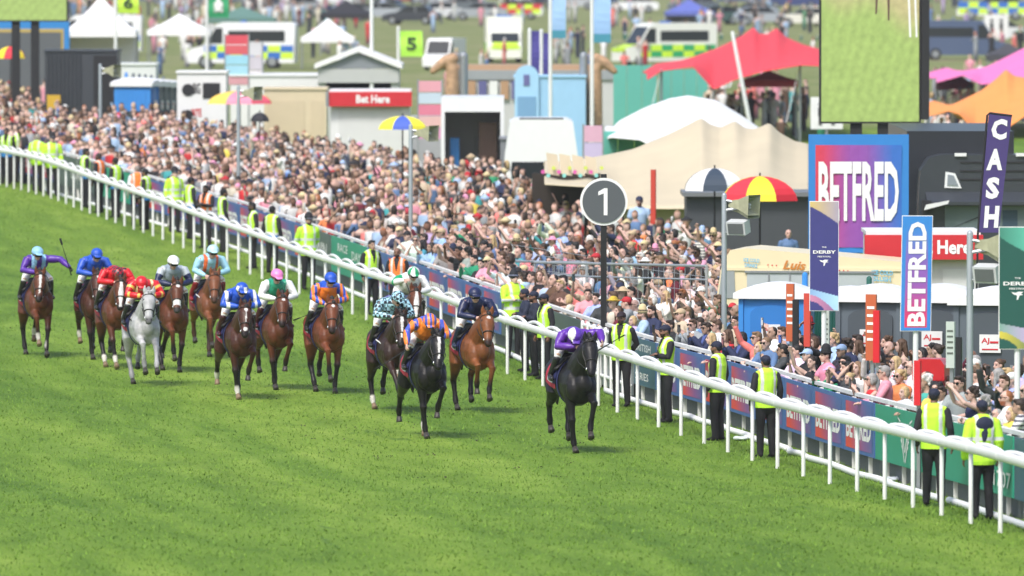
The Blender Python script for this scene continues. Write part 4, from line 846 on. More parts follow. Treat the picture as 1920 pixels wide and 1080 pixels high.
# ---- loudspeaker posts
def speaker(px, pt, pb, Y, label, lamp=True, hw=.5):
    b = base(px, Y); t = thing('speaker_post', label, 'loudspeaker post', b); z = zof(pt, Y, b)
    m = MB(); m.tube([(0, 0, 0), (0, 0, z)], [.055, .05], 12); m.build('pole', mat('galvanised', (.36, .40, .43), .45, .3, var=.15), t, True)
    for k, (y, zz) in enumerate(((0, z-.18), (.25, z-.24))):
        m = MB(); o = Vector((.42, -.1+y*.5, zz)); ax = Vector((1, -.55, -.05)).normalized(); sd_ = Vector((.55, 1, 0)).normalized(); up = ax.cross(sd_)*-1; rings = []
        for d, a, c in ((-.35, .07, .06), (-.1, .12, .1), (.18, .25, .20)): rings.append([o+ax*d+sd_*sx*a+up*sz*c for sx, sz in ((-1, -1), (1, -1), (1, 1), (-1, 1))])
        rings.append([o+ax*.17+sd_*sx*.23+up*sz*.18 for sx, sz in ((-1, -1), (1, -1), (1, 1), (-1, 1))]); rings.append([o+ax*-.05+sd_*sx*.06+up*sz*.05 for sx, sz in ((-1, -1), (1, -1), (1, 1), (-1, 1))])
        vs = [v for r_ in rings for v in r_]; fs = [(i*4+j, i*4+(j+1) % 4, (i+1)*4+(j+1) % 4, (i+1)*4+j) for i in range(4) for j in range(4)]+[(3, 2, 1, 0), (16, 17, 18, 19)]; m.add(vs, fs)
        h_ = m.build('horn', mat('horn_moss', (.36, .36, .24), .8, var=.35, scale=9), t); m = MB(); m.tube([o+ax*-.05, o+ax*.08], [.04, .03], 8); m.build('horn_driver', MATS['sign_white'], h_)
        if k == 0 and Y > 200: break
    m = MB(); m.tube([(0, 0, z-.1), (.3, -.05, z-.15)], [.03, .03], 6); m.tube([(0, 0, z-.3), (.25, -.05, z-.25)], [.03, .03], 6); m.build('bracket', MATS['steel'], t)
    if lamp:
        m = MB(); M_ = Matrix.Translation((.26, -.2, z-.62)) @ Matrix.Rotation(R(-28), 4, 'Z') @ Matrix.Rotation(R(14), 4, 'X'); m.box((-.2, -.1, -.13), (.2, .14, .13), M=M_); l_ = m.build('floodlight', mat('lamp_case', (.55, .57, .58), .5), t)
        m = MB(); m.box((-.16, -.115, -.10), (.16, -.102, .10), M=M_); m.build('floodlight_glass', mat('lamp_glass', (.13, .14, .15), .2), l_); m = MB(); m.tube([(0, 0, z-.72), (.38, -.25, z-.78)], [.018, .018], 6); m.build('lamp_bracket', MATS['steel'], t)
speaker(1358, 366, 0, 176, 'grey post with horn loudspeaker and floodlight left of the parasol'); speaker(1819, 438, 0, 142, 'grey post with mossy horn loudspeakers and floodlight by the green banner')
speaker(770, 236, 0, 226, 'slim grey loudspeaker post below the blue and yellow parasol', False); speaker(447, 163, 0, 262, 'slim grey loudspeaker post in front of the cream cabins', False); speaker(188, 122, 0, 300, 'slim grey loudspeaker post in front of the black container', False)
# ---- steel crowd fence, bins, sticks, small signs
def mesh_fence(a, c, Ya, Yc, ya, yc, label):
    A, B = base(a, Ya), base(c, Yc); t = thing('mesh_fence_panel', label, 'fence', A); U = B-A; U.z = 0; za, zc = zof(ya, Ya, A), zof(yc, Yc, B); m = MB(); pt = lambda u, z: Vector((U.x*u, U.y*u, z))
    m.tube([pt(0, .1), pt(0, za), pt(1, zc), pt(1, .1)], [.03]*4, 8); m.tube([pt(0, za-.28), pt(1, zc-.28)], [.02]*2, 6); m.build('frame', mat('galv2', (.42, .45, .47), .4, .4), t)
    m = MB(); n = 34
    for i in range(1, n): u = i/n; m.tube([pt(u, .2), pt(u, za*(1-u)+zc*u-.05)], [.006]*2, 4)
    for k in range(6): z = .3+k*.32; m.tube([pt(0, z), pt(1, z)], [.006]*2, 4)
    m.build('wire_mesh', MATS['galv2'], t)
mesh_fence(958, 1100, 206, 198, 490, 497, 'steel mesh fence panel left of the furlong post'); mesh_fence(1003, 1325, 200, 186, 492, 508, 'long steel mesh fence panel right of the furlong post')
for px, y0, y1, w_, Y, c, l in ((1482, 532, 640, 11, 162, (.50, .11, .04), 'slim orange menu sign in front of the blue toilet'), (1514, 550, 650, 9, 161, (.55, .06, .04), 'slim red sign left of the purple banner post'), (1549, 583, 660, 10, 160, (.45, .50, .46), 'slim white and green sign below the purple banner'), (1634, 552, 676, 15, 152, (.50, .11, .04), 'tall orange sign board left of the red one'), (1644, 582, 680, 9, 151.5, (.60, .01, .02), 'tall red board before the grey toilets'), (1783, 603, 690, 12, 146, (.48, .55, .50), 'slim patterned sign right of the red bin'), (1798, 632, 730, 8, 145, (.012, .012, .015), 'slim black board right of the patterned sign'), (1721, 676, 760, 9, 142, (.60, .01, .02), 'red upright post in front of the red bin'), (1492, 562, 650, 8, 161.8, (.012, .012, .015), 'slim black board right of the orange menu sign'), (1225, 318, 420, 7, 232, (.50, .05, .03), 'thin red stall sign beside the beige tent')):
    b = base(px, Y); t = thing('stall_sign', l, 'sign', b, R(-25)); z0, z1 = zof(y0, Y, b), zof(y1, Y, b); h = w_/F*Y/2; m = MB(); m.box((-h*1.4, -.02, z1), (h*1.4, .03, z0)); m.build('board', colmat(c), t); m = MB(); m.box((-.03, .035, 0), (.03, .09, z0-.05)); m.build('stake', MATS['steel'], t)
    if w_ > 9 and c[0] > .1:
        m = MB(); H_ = z0-z1
        for k in range(5): m.box((-h*1.0, -.026, z1+H_*(.3+k*.12)), (h*1.0, -.021, z1+H_*(.34+k*.12)))
        m.build('print', MATS['print_white'] if c[0] > c[1]*1.5 else colmat((.1, .12, .1)), t)
b = base(1748, 149); t = thing('bin', 'red lidded drinks bin standing before the grey toilets', 'bin', b, R(-15)); z = zof(672, 149, b)
m = MB(); m.prism([(-.22, .1), (.22, .1), (.24, z-.35), (-.24, z-.35)], .5); m.build('body', mat('bin_red', (.50, .012, .02), .3), t); m = MB(); m.prism([(-.27, z-.35), (.27, z-.35), (.27, z-.1), (.2, z), (-.2, z), (-.27, z-.08)], .56); m.build('lid', MATS['bin_red'], t)
for px, py, w_, Y, l in ((1550, 182, 60, 300, 'white toilets sign with two black figures left of the tall screen'), (1868, 28, 45, 560, 'white toilets sign with two black figures at the top right')):
    b = base(px, Y); t = thing('toilets_sign', l, 'sign', b); h = w_/F*Y/2; z = zof(py, Y, b); m = MB(); m.box((-h, 0, z-h*2), (h, .05, z)); m.build('board', MATS['sign_white'], t); m = MB()
    for x in (-h*.4, h*.4): m.disc((x, -.02, z-h*.45), h*.13, (0, 1, 0), .02, 12); m.box((x-h*.14, -.03, z-h*1.2), (x+h*.14, -.005, z-h*.65)); m.box((x-h*.1, -.03, z-h*1.75), (x-h*.02, -.005, z-h*1.2)); m.box((x+h*.02, -.03, z-h*1.75), (x+h*.1, -.005, z-h*1.2))
    m.build('figures', MATS['black_matt'], t); m = MB(); m.box((-.04, .06, 0), (.04, .12, z)); m.build('post', MATS['steel'], t)
def festoon():
    b = base(1060, 244); t = thing('pennant_awning', 'beige scalloped awning edge hung with coloured lanterns', 'awning', b); s_ = 244/F
    for k in range(4):
        m = MB(); x0 = (1024+k*24-1060)*s_; z = lambda p: zof(p, 244, b); m.prism([(x0, z(286+k*2)), (x0+.30, z(290+k*2)), (x0+.36, z(330)), (x0+.06, z(326))], .02); m.build('awning_panel', colmat((.60, .52, .38)), t)
    for k in range(12): m = MB(); m.disc(((1018+k*10-1060)*s_, -.1, zof(322+8*math.sin(k*2.1), 244, b)), .055, (0, 1, 0), .05, 10); m.build('lantern', colmat([(.6, .1, .35), (.2, .55, .5), (.5, .6, .1)][k % 3]), t)
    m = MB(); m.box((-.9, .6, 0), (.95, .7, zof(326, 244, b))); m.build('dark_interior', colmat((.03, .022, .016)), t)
festoon()
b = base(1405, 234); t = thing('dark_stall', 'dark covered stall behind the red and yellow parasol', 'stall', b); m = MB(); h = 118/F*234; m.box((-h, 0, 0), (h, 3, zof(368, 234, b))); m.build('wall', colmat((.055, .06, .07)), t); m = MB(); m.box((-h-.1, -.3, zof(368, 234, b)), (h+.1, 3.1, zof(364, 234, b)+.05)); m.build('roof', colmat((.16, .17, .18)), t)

cabin(772, 842, 222, 318, 2.5, (.36, .36, .38), 'grey stall between the blue and yellow parasol and the open lorry', 'stall', 'stall')
cabin(938, 1030, 262, 296, 2.5, (.20, .21, .23), 'dark low stall in front of the white van', 'stall', 'stall')
rc = random.Random(4)
PC = [((.35, .38, .42), 'silver'), ((.03, .035, .045), 'black'), ((.62, .63, .65), 'white'), ((.10, .12, .15), 'dark grey'), ((.04, .07, .16), 'navy'), ((.25, .02, .03), 'dark red'), ((.30, .33, .36), 'grey'), ((.05, .10, .09), 'dark green')]
for row, (y, x0, x1, st) in enumerate(((9, 268, 1530, 93), (-3, 240, 1560, 88), (22, 1300, 1500, 90), (38, 640, 905, 78), (48, 1338, 1540, 85))):
    px = x0; k = 0
    while px < x1:
        if not (row == 0 and (540 < px < 640 or 780 < px < 1010 or 1140 < px < 1330)) and not (row == 2 and 1360 < px < 1470):
            c, nm = PC[rc.randrange(8)]; k += 1
            vehicle(px, y+rc.uniform(-2, 2), rc.choice([0, 180])+rc.uniform(-14, 14), f'{nm} car, {ORD[min(k, 13)-0 if k < 13 else 13]} from left in {["the upper hill row", "the topmost hill row", "the row beside the silver car", "the lower hill row", "the row above the red tent"][row]}', 'car', c, 'car', 1.0, group='cars parked on the hill')
        px += st*rc.uniform(.85, 1.2)
# ------------------------------------------------------------------ racehorses (x forward, y to the horse's left, hooves on z = 0)
FL = {'stand': [(.44, 1.02), (.50, .55), (.46, .19), (.50, .07)], 'fold': [(.48, 1.0), (.86, .90), (.64, .58), (.60, .44)],
      'reach': [(.48, 1.0), (.86, .76), (1.10, .46), (1.18, .34)], 'hang': [(.48, 1.0), (.88, .84), (.80, .47), (.84, .33)],
      'back': [(.36, 1.02), (.22, .58), (-.02, .36), (-.06, .25)], 'down': [(.46, 1.02), (.66, .58), (.70, .24), (.78, .10)]}
HL = {'stand': [(-.62, 1.12), (-.52, .90), (-.86, .56), (-.82, .2), (-.76, .07)], 'push': [(-.64, 1.12), (-.66, .92), (-1.08, .68), (-1.30, .42), (-1.34, .28)],
      'under': [(-.58, 1.12), (-.36, .88), (-.58, .52), (-.42, .2), (-.36, .07)], 'lift': [(-.6, 1.12), (-.42, .97), (-.82, .76), (-.90, .50), (-.88, .36)],
      'swing': [(-.6, 1.12), (-.38, .95), (-.66, .66), (-.56, .38), (-.50, .25)]}
def horse(px, py, label, coat, dark, pose, head=0., hy=0., white=(), blaze=1, face=None, cloth_no=None, breast=None, scale=1., rz=0., mane=(.012, .010, .009), grey=False, nose=False):
    yaw = R(15.5+rz)+(px-960)/F; scale *= 1.03
    b = G(px, py); b = G(px-(1.27*math.sin(yaw-(px-960)/F)-.13)*F/b.y*scale, py); root = thing('racehorse', label, 'horse', b, -math.pi/2+yaw)
    root.scale = (scale,)*3
    fr, fl, hr, hl = pose       # front right (picture left), front left, hind right, hind left
    T = []
    body = [(.70, 1.16, .14, .19), (.61, 1.14, .26, .33), (.40, 1.14, .285, .375), (.15, 1.15, .275, .365), (-.15, 1.18, .285, .335), (-.42, 1.23, .275, .29), (-.66, 1.30, .27, .26), (-.86, 1.27, .22, .22), (-1.0, 1.22, .11, .13)]
    T.append(([(x, 0, z) for x, z, a, c in body], [(a, c) for x, z, a, c in body]))
    T.append(('e', (.59, -.13, 1.06), (.15, .13, .20))); T.append(('e', (.59, .13, 1.06), (.15, .13, .20)))   # chest muscles
    T.append(('e', (.30, 0, 1.47), (.28, .10, .10)))                                                       # withers
    P_ = Vector((1.06, hy-.10, 1.74+head)); Mz = Vector((1.40, hy*1.2-.18, 1.245+head))
    base = Vector((.45, 0, 1.36)); mid = (base+P_)/2+Vector((.04, .0, .03))
    T.append(([base, base.lerp(mid, .5)+Vector((0,0,-.0)), mid, mid.lerp(P_, .6), P_], [(.21, .31), (.18, .27), (.145, .22), (.115, .17), (.095, .13)]))
    hd = (Mz-P_); L = hd.length; f = hd.normalized(); sd_ = Vector((0, 1, 0)); sd_ = (sd_-f*sd_.dot(f)).normalized(); up = f.cross(sd_)
    if up.x < 0: up = -up                                    # towards the front of the face
    Hp = lambda t, u=0., s=0.: P_+f*(L*t)+up*u+sd_*s
    T.append(([Hp(-.04), Hp(.12, .01), Hp(.28, .012), Hp(.48, .006), Hp(.70, -.004), Hp(.86, -.012), Hp(.97, -.02)], [(.095, .09), (.125, .12), (.134, .132), (.104, .112), (.078, .084), (.080, .076), (.066, .062)]))
    for s_ in (-1, 1):
        T.append(('e', Hp(.30, -.055, s_*.065), (.10, .05, .12), (f, sd_, up)))         # cheeks
        T.append(('e', Hp(.22, .048, s_*.102), (.04, .024, .03), (f, sd_, up)))        # brow over the eye
        T.append(('e', Hp(.93, .012, s_*.036), (.035, .024, .030), (f, sd_, up)))        # nostril rim
        e0 = Hp(.00, .03, s_*.062); T.append(([e0, e0+Vector((.01, s_*.022, .085)), e0+Vector((.03, s_*.03, .175))], [(.044, .028), (.050, .028), (.014, .014)]))
    T.append(('e', Hp(.98, -.05), (.03, .036, .025), (f, sd_, up)))                      # lower lip
    legs = []
    for s_, k in ((-1, fr), (1, fl)):
        J = FL[k]; yl = [.165, .135, .095, .085]; J3 = [Vector((x, s_*y_, z)) for (x, z), y_ in zip(J, yl)]; legs.append(J3)
        T.append(([J3[0]+Vector((-.02, 0, .18)), J3[0], J3[0].lerp(J3[1], .45), J3[0].lerp(J3[1], .85), J3[1], J3[1].lerp(J3[2], .18), J3[1].lerp(J3[2], .6), J3[1].lerp(J3[2], .88), J3[2], J3[2].lerp(J3[3], .6)],
                  [(.11, .15), (.105, .14), (.080, .095), (.058, .062), (.068, .068), (.048, .054), (.042, .048), (.048, .052), (.056, .06), (.044, .046)]))
    for s_, k in ((-1, hr), (1, hl)):
        J = HL[k]; yl = [.13, .175, .14, .11, .10]; J3 = [Vector((x, s_*y_, z)) for (x, z), y_ in zip(J, yl)]; legs.append(J3[1:])
        T.append(([J3[0]+Vector((0, 0, .08)), J3[0], J3[1], J3[1].lerp(J3[2], .5), J3[1].lerp(J3[2], .88), J3[2], J3[2].lerp(J3[3], .2), J3[2].lerp(J3[3], .6), J3[2].lerp(J3[3], .88), J3[3], J3[3].lerp(J3[4], .6)],
                  [(.15, .21), (.15, .22), (.13, .17), (.088, .11), (.06, .072), (.064, .076), (.052, .060), (.044, .05), (.05, .055), (.058, .062), (.045, .048)]))
    me = blob(T, .017, 3, M_COAT, 'horse_body'); v = coords(me); n = len(v)
    c = np.tile(np.array(coat, float), (n, 1)); D = np.array(dark, float)
    def mixc(mask, col): 
        m_ = np.clip(mask, 0, 1)[:, None]; c[:] = c*(1-m_)+np.array(col, float)*m_
    # legs darken to black points below the knee and hock; muzzle dark
    legd = lambda z0, z1: S((z0-v[:, 2])/(z0-z1))
    hp = np.array(P_); fv = np.array(f); uv = np.array(up); sv = np.array(sd_); q = v-hp; tf = q@fv/L; tu = q@uv; ts = q@sv
    inhead = (tf > -.05) & (np.abs(tu) < .17) & (np.abs(ts) < .16) & (v[:, 0] > .9)
    lowleg = (v[:, 2] < .95) & ~inhead
    if not grey: mixc(lowleg*legd(.78, .50), D)
    else: mixc(lowleg*legd(.75, .3)*.6, (.12, .12, .125)); mixc(~inhead*S((v[:, 2]-1.3)/.4)*.3, (.6, .6, .59)); mixc(~inhead*(np.sin(v[:, 0]*38+2*np.sin(v[:, 2]*17))*np.sin(v[:, 2]*36+v[:, 1]*25) > .35)*.35, (.26, .26, .27))
    mixc(inhead*S((tf-.76)/.2)*(0 if nose else 1)*.9, D if not grey else (.10, .10, .10)); 
    if nose: mixc(inhead*S((tf-.86)/.1), (.05, .045, .045))
    for s_ in (-1, 1):
        e = q-(fv*L*.24+uv*.062+sv*s_*.105); mixc((np.linalg.norm(e, axis=1) < .026)*1., (.008, .008, .008))
        e = q-(fv*L*.94+uv*.03+sv*s_*.038); mixc((np.linalg.norm(e, axis=1) < .018)*1., (.01, .01, .01))
    W = (.62, .60, .58)
    if blaze == 1: mixc(inhead*(tf > .08)*(tf < .78)*(tu > .05)*(np.abs(ts) < .032-.022*tf), W)
    if blaze == 2: mixc(inhead*(tf > .05)*(tf < .98)*(tu > .02)*(np.abs(ts) < .040-.012*np.sin(tf*9)), W)
    if blaze == 3: mixc(inhead*(tu > .03)*((ts*1.0)**2+((tf-.17)*L)**2 < .0012), W)
    if blaze == 4: mixc(inhead*(tu > .02)*((ts)**2+((tf-.17)*L)**2 < .0014), W); mixc(inhead*(tf > .2)*(tf < .6)*(tu > .03)*(np.abs(ts) < .012), W); mixc(inhead*(tu > .0)*((ts)**2+((tf-.82)*L)**2 < .0016), W)
    if blaze == 5: mixc(inhead*(tu > .02)*((ts)**2+((tf-.15)*L)**2 < .0016), W); mixc(inhead*(tf > .64)*(tf < .82)*(tu > -.02), (.7, .68, .66))
    for k, J3 in enumerate(legs):
        h = np.array(J3[-1]); d_ = np.linalg.norm(v-h, axis=1)
        if k in white: mixc(S((.22-d_)/.05), (.6, .57, .52))
    setcol(me, c); body_o = obj('body', me, root)
    m = MB()
    for k, J3 in enumerate(legs):
        p = J3[-1]; pr = J3[-2]; d_ = (p-pr).normalized(); fwd = Vector((1, 0, 0))-d_*d_.x; fwd.normalize()
        tip = p+d_*.0; 
        hm = MB(); hm.tube([tip-d_*.03, tip+d_*.045+fwd*.02, tip+d_*.07+fwd*.03], [(.040, .048), (.052, .066), (.055, .072)], 12, caps='flat')
        hm.build('hoof', mat('hoof_horn', (.045, .038, .032), .5) if not (k in white) else mat('hoof_pale', (.22, .15, .09), .5), root, True)
    mn = MB()
    mt = []
    for i in range(26):
        a = i/25; b0 = mid.lerp(P_, a*2-1) if a > .5 else base.lerp(mid, a*2); top = b0+Vector((-.07, 0, .10+.03*(1-a)))
        mt.append(('e', top+Vector((0, rnd.uniform(-.015, .02), rnd.uniform(-.01, .02))), (.05, .026, .055)))
    for i in range(9): mt.append(('e', Hp(-.06+.02*i*.6, .07+.012*i if i < 5 else .12, rnd.uniform(-.025, .025)), (.035, .03, .03)))
    mt.append(('e', Hp(-.10, .02)+Vector((-.03, 0, .05)), (.06, .05, .07)))
    mm = blob(mt, .016, 1, M_HAIR, 'mane'); setcol(mm, np.ones((len(mm.vertices), 3))); obj('mane', mm, root, color=mane if not grey else (.25, .25, .25))
    sw = rnd.uniform(-.2, .2)
    tl = blob([([(-.98, 0, 1.36), (-1.10, .03, 1.34), (-1.22, .08, 1.15), (-1.30, .12, .90), (-1.34, .15, .72)], [(.035, .04), (.05, .05), (.06, .06), (.065, .07), (.02, .02)])], .02, 1, M_HAIR, 'tail'); setcol(tl, np.ones((len(tl.vertices), 3))); obj('tail', tl, root, color=mane if not grey else (.3, .3, .3))
    # tack
    br = MB()
    def ring(t, ru, rs, du=0., r_=.009, mi=0): br.tube([Hp(t, du+ru*math.cos(a), rs*math.sin(a)) for a in np.linspace(0, 2*math.pi, 17)], [r_]*17, 6, tuple(f), mi, caps=False)
    ring(.07, .122, .118, .01); ring(.62, .100, .090, .0, .012)
    for s_ in (-1, 1):
        br.tube([Hp(.07, -.01, s_*.118), Hp(.35, -.01, s_*.128), Hp(.62, -.0, s_*.094), Hp(.80, -.03, s_*.078)], [.010]*4, 6)
        br.tube([Hp(.80, -.03, s_*.07), Hp(.83, -.035, s_*.072)], [.02, .02], 8, mi=1)
    br.build('bridle', [mat('tack_leather', (.015, .012, .010), .45), mat('bit_steel', (.55, .55, .55), .3, 1)], root, True)
    rn = MB()
    for s_ in (-1, 1): rn.tube([Hp(.81, -.04, s_*.07), Vector((.95, s_*.15, 1.45+head*.6)), Vector((.72, s_*.14, 1.62+head*.2)), Vector((.56, s_*.09, 1.72))], [.008]*4, 6)
    rn.build('reins', MATS['tack_leather'], root, True)
    def wrap(xs, z0, off, a0, a1, n_=14):
        out = []
        for x in xs:
            i = np.interp(x, [q_[0] for q_ in body[::-1]], range(len(body))[::1]); bz = np.interp(x, [q_[0] for q_ in body[::-1]], [q_[1] for q_ in body[::-1]]); ba = np.interp(x, [q_[0] for q_ in body[::-1]], [q_[2] for q_ in body[::-1]]); bc = np.interp(x, [q_[0] for q_ in body[::-1]], [q_[3] for q_ in body[::-1]])
            out.append([Vector((x, (ba+off)*math.sin(a), bz+z0+(bc+off)*math.cos(a))) for a in np.linspace(a0, a1, n_)])
        return out
    cl = MB(); xs = [.14, .0, -.15, -.3, -.42]; rows = wrap(xs, .0, .03, -1.85, 1.85, 19)
    rows = [[p+Vector((-.06*abs(a)**2*.4, 0, 0)) for p, a in zip(r_, np.linspace(-1.85, 1.85, 19))] for r_ in rows]
    vs = [p for r_ in rows for p in r_]; k = 19
    fs = [(i*k+j, i*k+j+1, (i+1)*k+j+1, (i+1)*k+j) for i in range(len(xs)-1) for j in range(k-1)]
    cl.add(vs, fs); mi = []
    for i in range(len(xs)-1):
        for j in range(k-1): mi.append(1 if j in (0, k-2) or (i == len(xs)-2 and (j < 7 or j > 10)) else (2 if (j in (1, 2, 3, k-3, k-4, k-5) and i in (1, 2) and cloth_no != 0) else 0))
    cl.m = mi; cl.build('saddle_cloth', [mat('cloth_navy', (.018, .022, .10), .75), mat('cloth_red', (.40, .02, .05), .75), mat('cloth_patch', (.5, .5, .55), .75)], root, True)
    sdl = blob([([(.2, 0, 1.58), (.05, 0, 1.555), (-.15, 0, 1.555), (-.3, 0, 1.60)], [(.1, .03), (.15, .035), (.16, .035), (.13, .03)]), ([(.03, -.1, 1.56), (.06, -.29, 1.38)], [(.1, .03)]*2, (1, 0, 0)), ([(.03, .1, 1.56), (.06, .29, 1.38)], [(.1, .03)]*2, (1, 0, 0))], .018, 2, M_HAIR, 'saddle'); setcol(sdl, np.ones((len(sdl.vertices), 3))); obj('saddle', sdl, root, color=(.02, .018, .018))
    g = MB()
    for xx in (.12,): 
        r_ = wrap([xx], 0, .012, 0, 2*math.pi, 25)[0]; g.tube(r_, [(.035, .008)]*25, 6, (1, 0, 0), caps=False)
    g.build('girth', MATS['cloth_navy'], root, True)
    if breast:
        g = MB(); r_ = [Vector((.10, -.27, 1.32)), Vector((.42, -.25, 1.26)), Vector((.66, -.15, 1.2)), Vector((.72, 0, 1.17)), Vector((.66, .15, 1.2)), Vector((.42, .25, 1.26)), Vector((.10, .27, 1.32))]
        g.tube(r_, [.014]*7, 6, (0, 0, 1)); g.build('breast_girth', mat('white_strap', (.7, .7, .68), .6) if breast == 'w' else MATS['tack_leather'], root, True)
    return root

# ------------------------------------------------------------------ people
V3 = Vector
def head_tubes(C, f, u):
    l = u.cross(f).normalized(); Q = lambda a, b, c: C+f*a+l*b+u*c
    T = [('e', Q(-.008, 0, .022), (.094, .074, .092), (f, l, u)), ('e', Q(.030, 0, -.035), (.062, .060, .082), (f, l, u)), ('e', Q(.048, 0, -.088), (.040, .042, .028), (f, l, u)),
         ([Q(.085, 0, .012), Q(.108, 0, -.022), Q(.100, 0, -.034)], [.010, .016, .015], l), ('e', Q(.072, 0, .035), (.02, .055, .014), (f, l, u)), ('e', Q(.088, 0, -.062), (.012, .022, .010), (f, l, u))]
    for s_ in (-1, 1): T.append(('e', Q(-.005, s_*.076, -.005), (.022, .010, .032), (f, l, u)))
    return T
def hand_tubes(wr, d, pn, curl=.5):
    d = d.normalized(); s_ = d.cross(pn).normalized(); T = [([wr, wr+d*.04, wr+d*.085], [(.022, .018), (.036, .016), (.036, .014)], s_)]
    for k, (o_, L) in enumerate(((-.030, .060), (-.010, .072), (.011, .068), (.030, .052))):
        a = wr+d*.085+s_*o_; T.append(([a, a+d*L*.5+pn*L*.15*curl, a+d*L*(1-.5*curl)+pn*L*.75*curl], [.0095, .009, .0075], s_))
    a = wr+d*.02-s_*.03; T.append(([a, a+d*.03-s_*.028, a+d*.062-s_*.03+pn*.02], [.012, .0105, .009], s_))
    return T
def paint_head(v, c, C, f, u, beard=None, lips=(.75, .42, .40)):
    l = u.cross(f).normalized(); q = v-np.array(C); a = q@np.array(f); b = q@np.array(l); d = q@np.array(u)
    near = (np.abs(b) < .1) & (np.abs(d) < .15) & (np.abs(a) < .16)
    if beard is not None: c[near & (d < -.040) & (a > .015) & ~((np.abs(b) < .02) & (np.abs(d+.06) < .008))] = beard
    for s_ in (-1, 1):
        c[near & (a > .055) & ((b-s_*.031)**2+((d-.008)*1.5)**2 < .00022)] = (.12, .10, .10)
        c[near & (a > .055) & (np.abs(b-s_*.033) < .022) & (np.abs(d-.036) < .007)] = (.35, .28, .25)
    c[near & (a > .07) & (np.abs(b) < .024) & (np.abs(d+.060) < .008)] = lips
UPV = V3((0, 0, 1)); FWD = V3((1, 0, 0))
STAND_C = V3((.03, 0, 1.63))
ARMS = {  # elbow, wrist (right arm has y < 0)
 'rest': (((-.03, .25, 1.16), (.06, .26, .90)), ((-.03, -.25, 1.16), (.06, -.26, .90))),
 'lean': (((.14, .26, 1.18), (.40, .14, 1.14)), ((.14, -.26, 1.18), (.40, -.12, 1.14))),
 'phone': (((.22, .22, 1.22), (.36, .07, 1.46)), ((.22, -.22, 1.22), (.36, -.07, 1.46))),
 'reach': (((.14, .26, 1.18), (.38, .12, 1.14)), ((.16, -.30, 1.55), (.32, -.26, 1.84))),
 'clap': (((.14, .25, 1.20), (.35, .045, 1.30)), ((.14, -.25, 1.20), (.35, -.035, 1.32))),
 'high': (((.24, .22, 1.50), (.38, .07, 1.72)), ((.24, -.22, 1.50), (.38, -.07, 1.72))),
 'shade': (((.12, .26, 1.18), (.32, .12, 1.14)), ((.20, -.30, 1.45), (.13, -.11, 1.66))),
 'fold': (((.06, .25, 1.18), (.20, -.02, 1.20)), ((.06, -.25, 1.18), (.21, .04, 1.23))),
 'behind': (((-.12, .25, 1.16), (-.18, .06, .95)), ((-.12, -.25, 1.16), (-.18, -.06, .95))),
 'hip': (((-.03, .25, 1.16), (.08, .24, .92)), ((-.10, -.32, 1.20), (.02, -.20, 1.02)))}
TORSO = [((0, 0, .86), (.165, .115)), ((0, 0, .98), (.160, .108)), ((0, 0, 1.10), (.138, .098)), ((.0, 0, 1.22), (.150, .108)), ((0, 0, 1.34), (.170, .115)), ((-.01, 0, 1.42), (.150, .09)), ((-.01, 0, 1.47), (.075, .06))]
SH = lambda s_: V3((-.01, s_*.185, 1.405))
def leg_tubes(inf=0., feet=True, spread=0.):
    T = []
    for s_ in (-1, 1):
        h, k, a = V3((0, s_*.09, .90)), V3((.02, s_*(.10+spread*.5), .50)), V3((-.01, s_*(.11+spread), .09))
        T.append(([h, h.lerp(k, .5), k, k.lerp(a, .35), a], [.088+inf, .078+inf, .058+inf, .056+inf, .042+inf*1.3]))
        if feet: T.append(([a+V3((-.04, 0, -.04)), a+V3((.06, 0, -.05)), a+V3((.15, s_*.01, -.06))], [(.04, .035), (.045, .035), (.038, .022)]))
    return T
def cut_below(me, z):
    v = coords(me); fs = [tuple(p.vertices) for p in me.polygons if v[list(p.vertices), 2].min() > z]
    used = sorted({i for f in fs for i in f}); mp = {a: b for b, a in enumerate(used)}; mt_ = me.materials[0]
    out = bpy.data.meshes.new(me.name); out.from_pydata(v[used].tolist(), [], [tuple(mp[i] for i in f) for f in fs]); out.materials.append(mt_); out.polygons.foreach_set('use_smooth', [True]*len(fs)); bpy.data.meshes.remove(me); return out
def torso_tube(inf=0., z1=2., z0=0.): 
    L = [(p, (r[0]+inf, r[1]+inf)) for p, r in TORSO if z0 <= p[2] <= z1]; return ([p for p, r in L], [r for p, r in L])
def arm_path(s_, arm): return [SH(s_), V3(arm[0]), V3(arm[1])]

_C = {}
def body_mesh(pose, beard=None):
    k = ('body', pose, beard)
    if k not in _C:
        A = ARMS[pose]; T = [torso_tube(-.01)]+leg_tubes(-.012, False)+head_tubes(STAND_C, FWD, UPV)+[([STAND_C+V3((-.02, 0, -.05)), (-.01, 0, 1.50), (-.01, 0, 1.44)], [.052, .056, .07])]
        for s_, a in ((1, A[0]), (-1, A[1])):
            p = arm_path(s_, a); T.append(([p[0]+V3((0, -s_*.03, -.01)), p[0], p[0].lerp(p[1], .5), p[1], p[1].lerp(p[2], .35), p[2]], [.05, .052, .046, .037, .040, .026]))
            d = (p[2]-p[1]); T += hand_tubes(p[2], d, V3((0, -s_, 0)) if pose in ('phone', 'high', 'clap') else V3((0, 0, -1)) if d.z > -.1 else V3((0, -s_, 0)), .25 if pose == 'clap' else .6)
        me = blob(T, .0125, 1, M_SKIN, 'person_body'); v = coords(me); c = np.ones((len(v), 3)); paint_head(v, c, STAND_C, FWD, UPV, beard); setcol(me, c); _C[k] = me
    return _C[k]
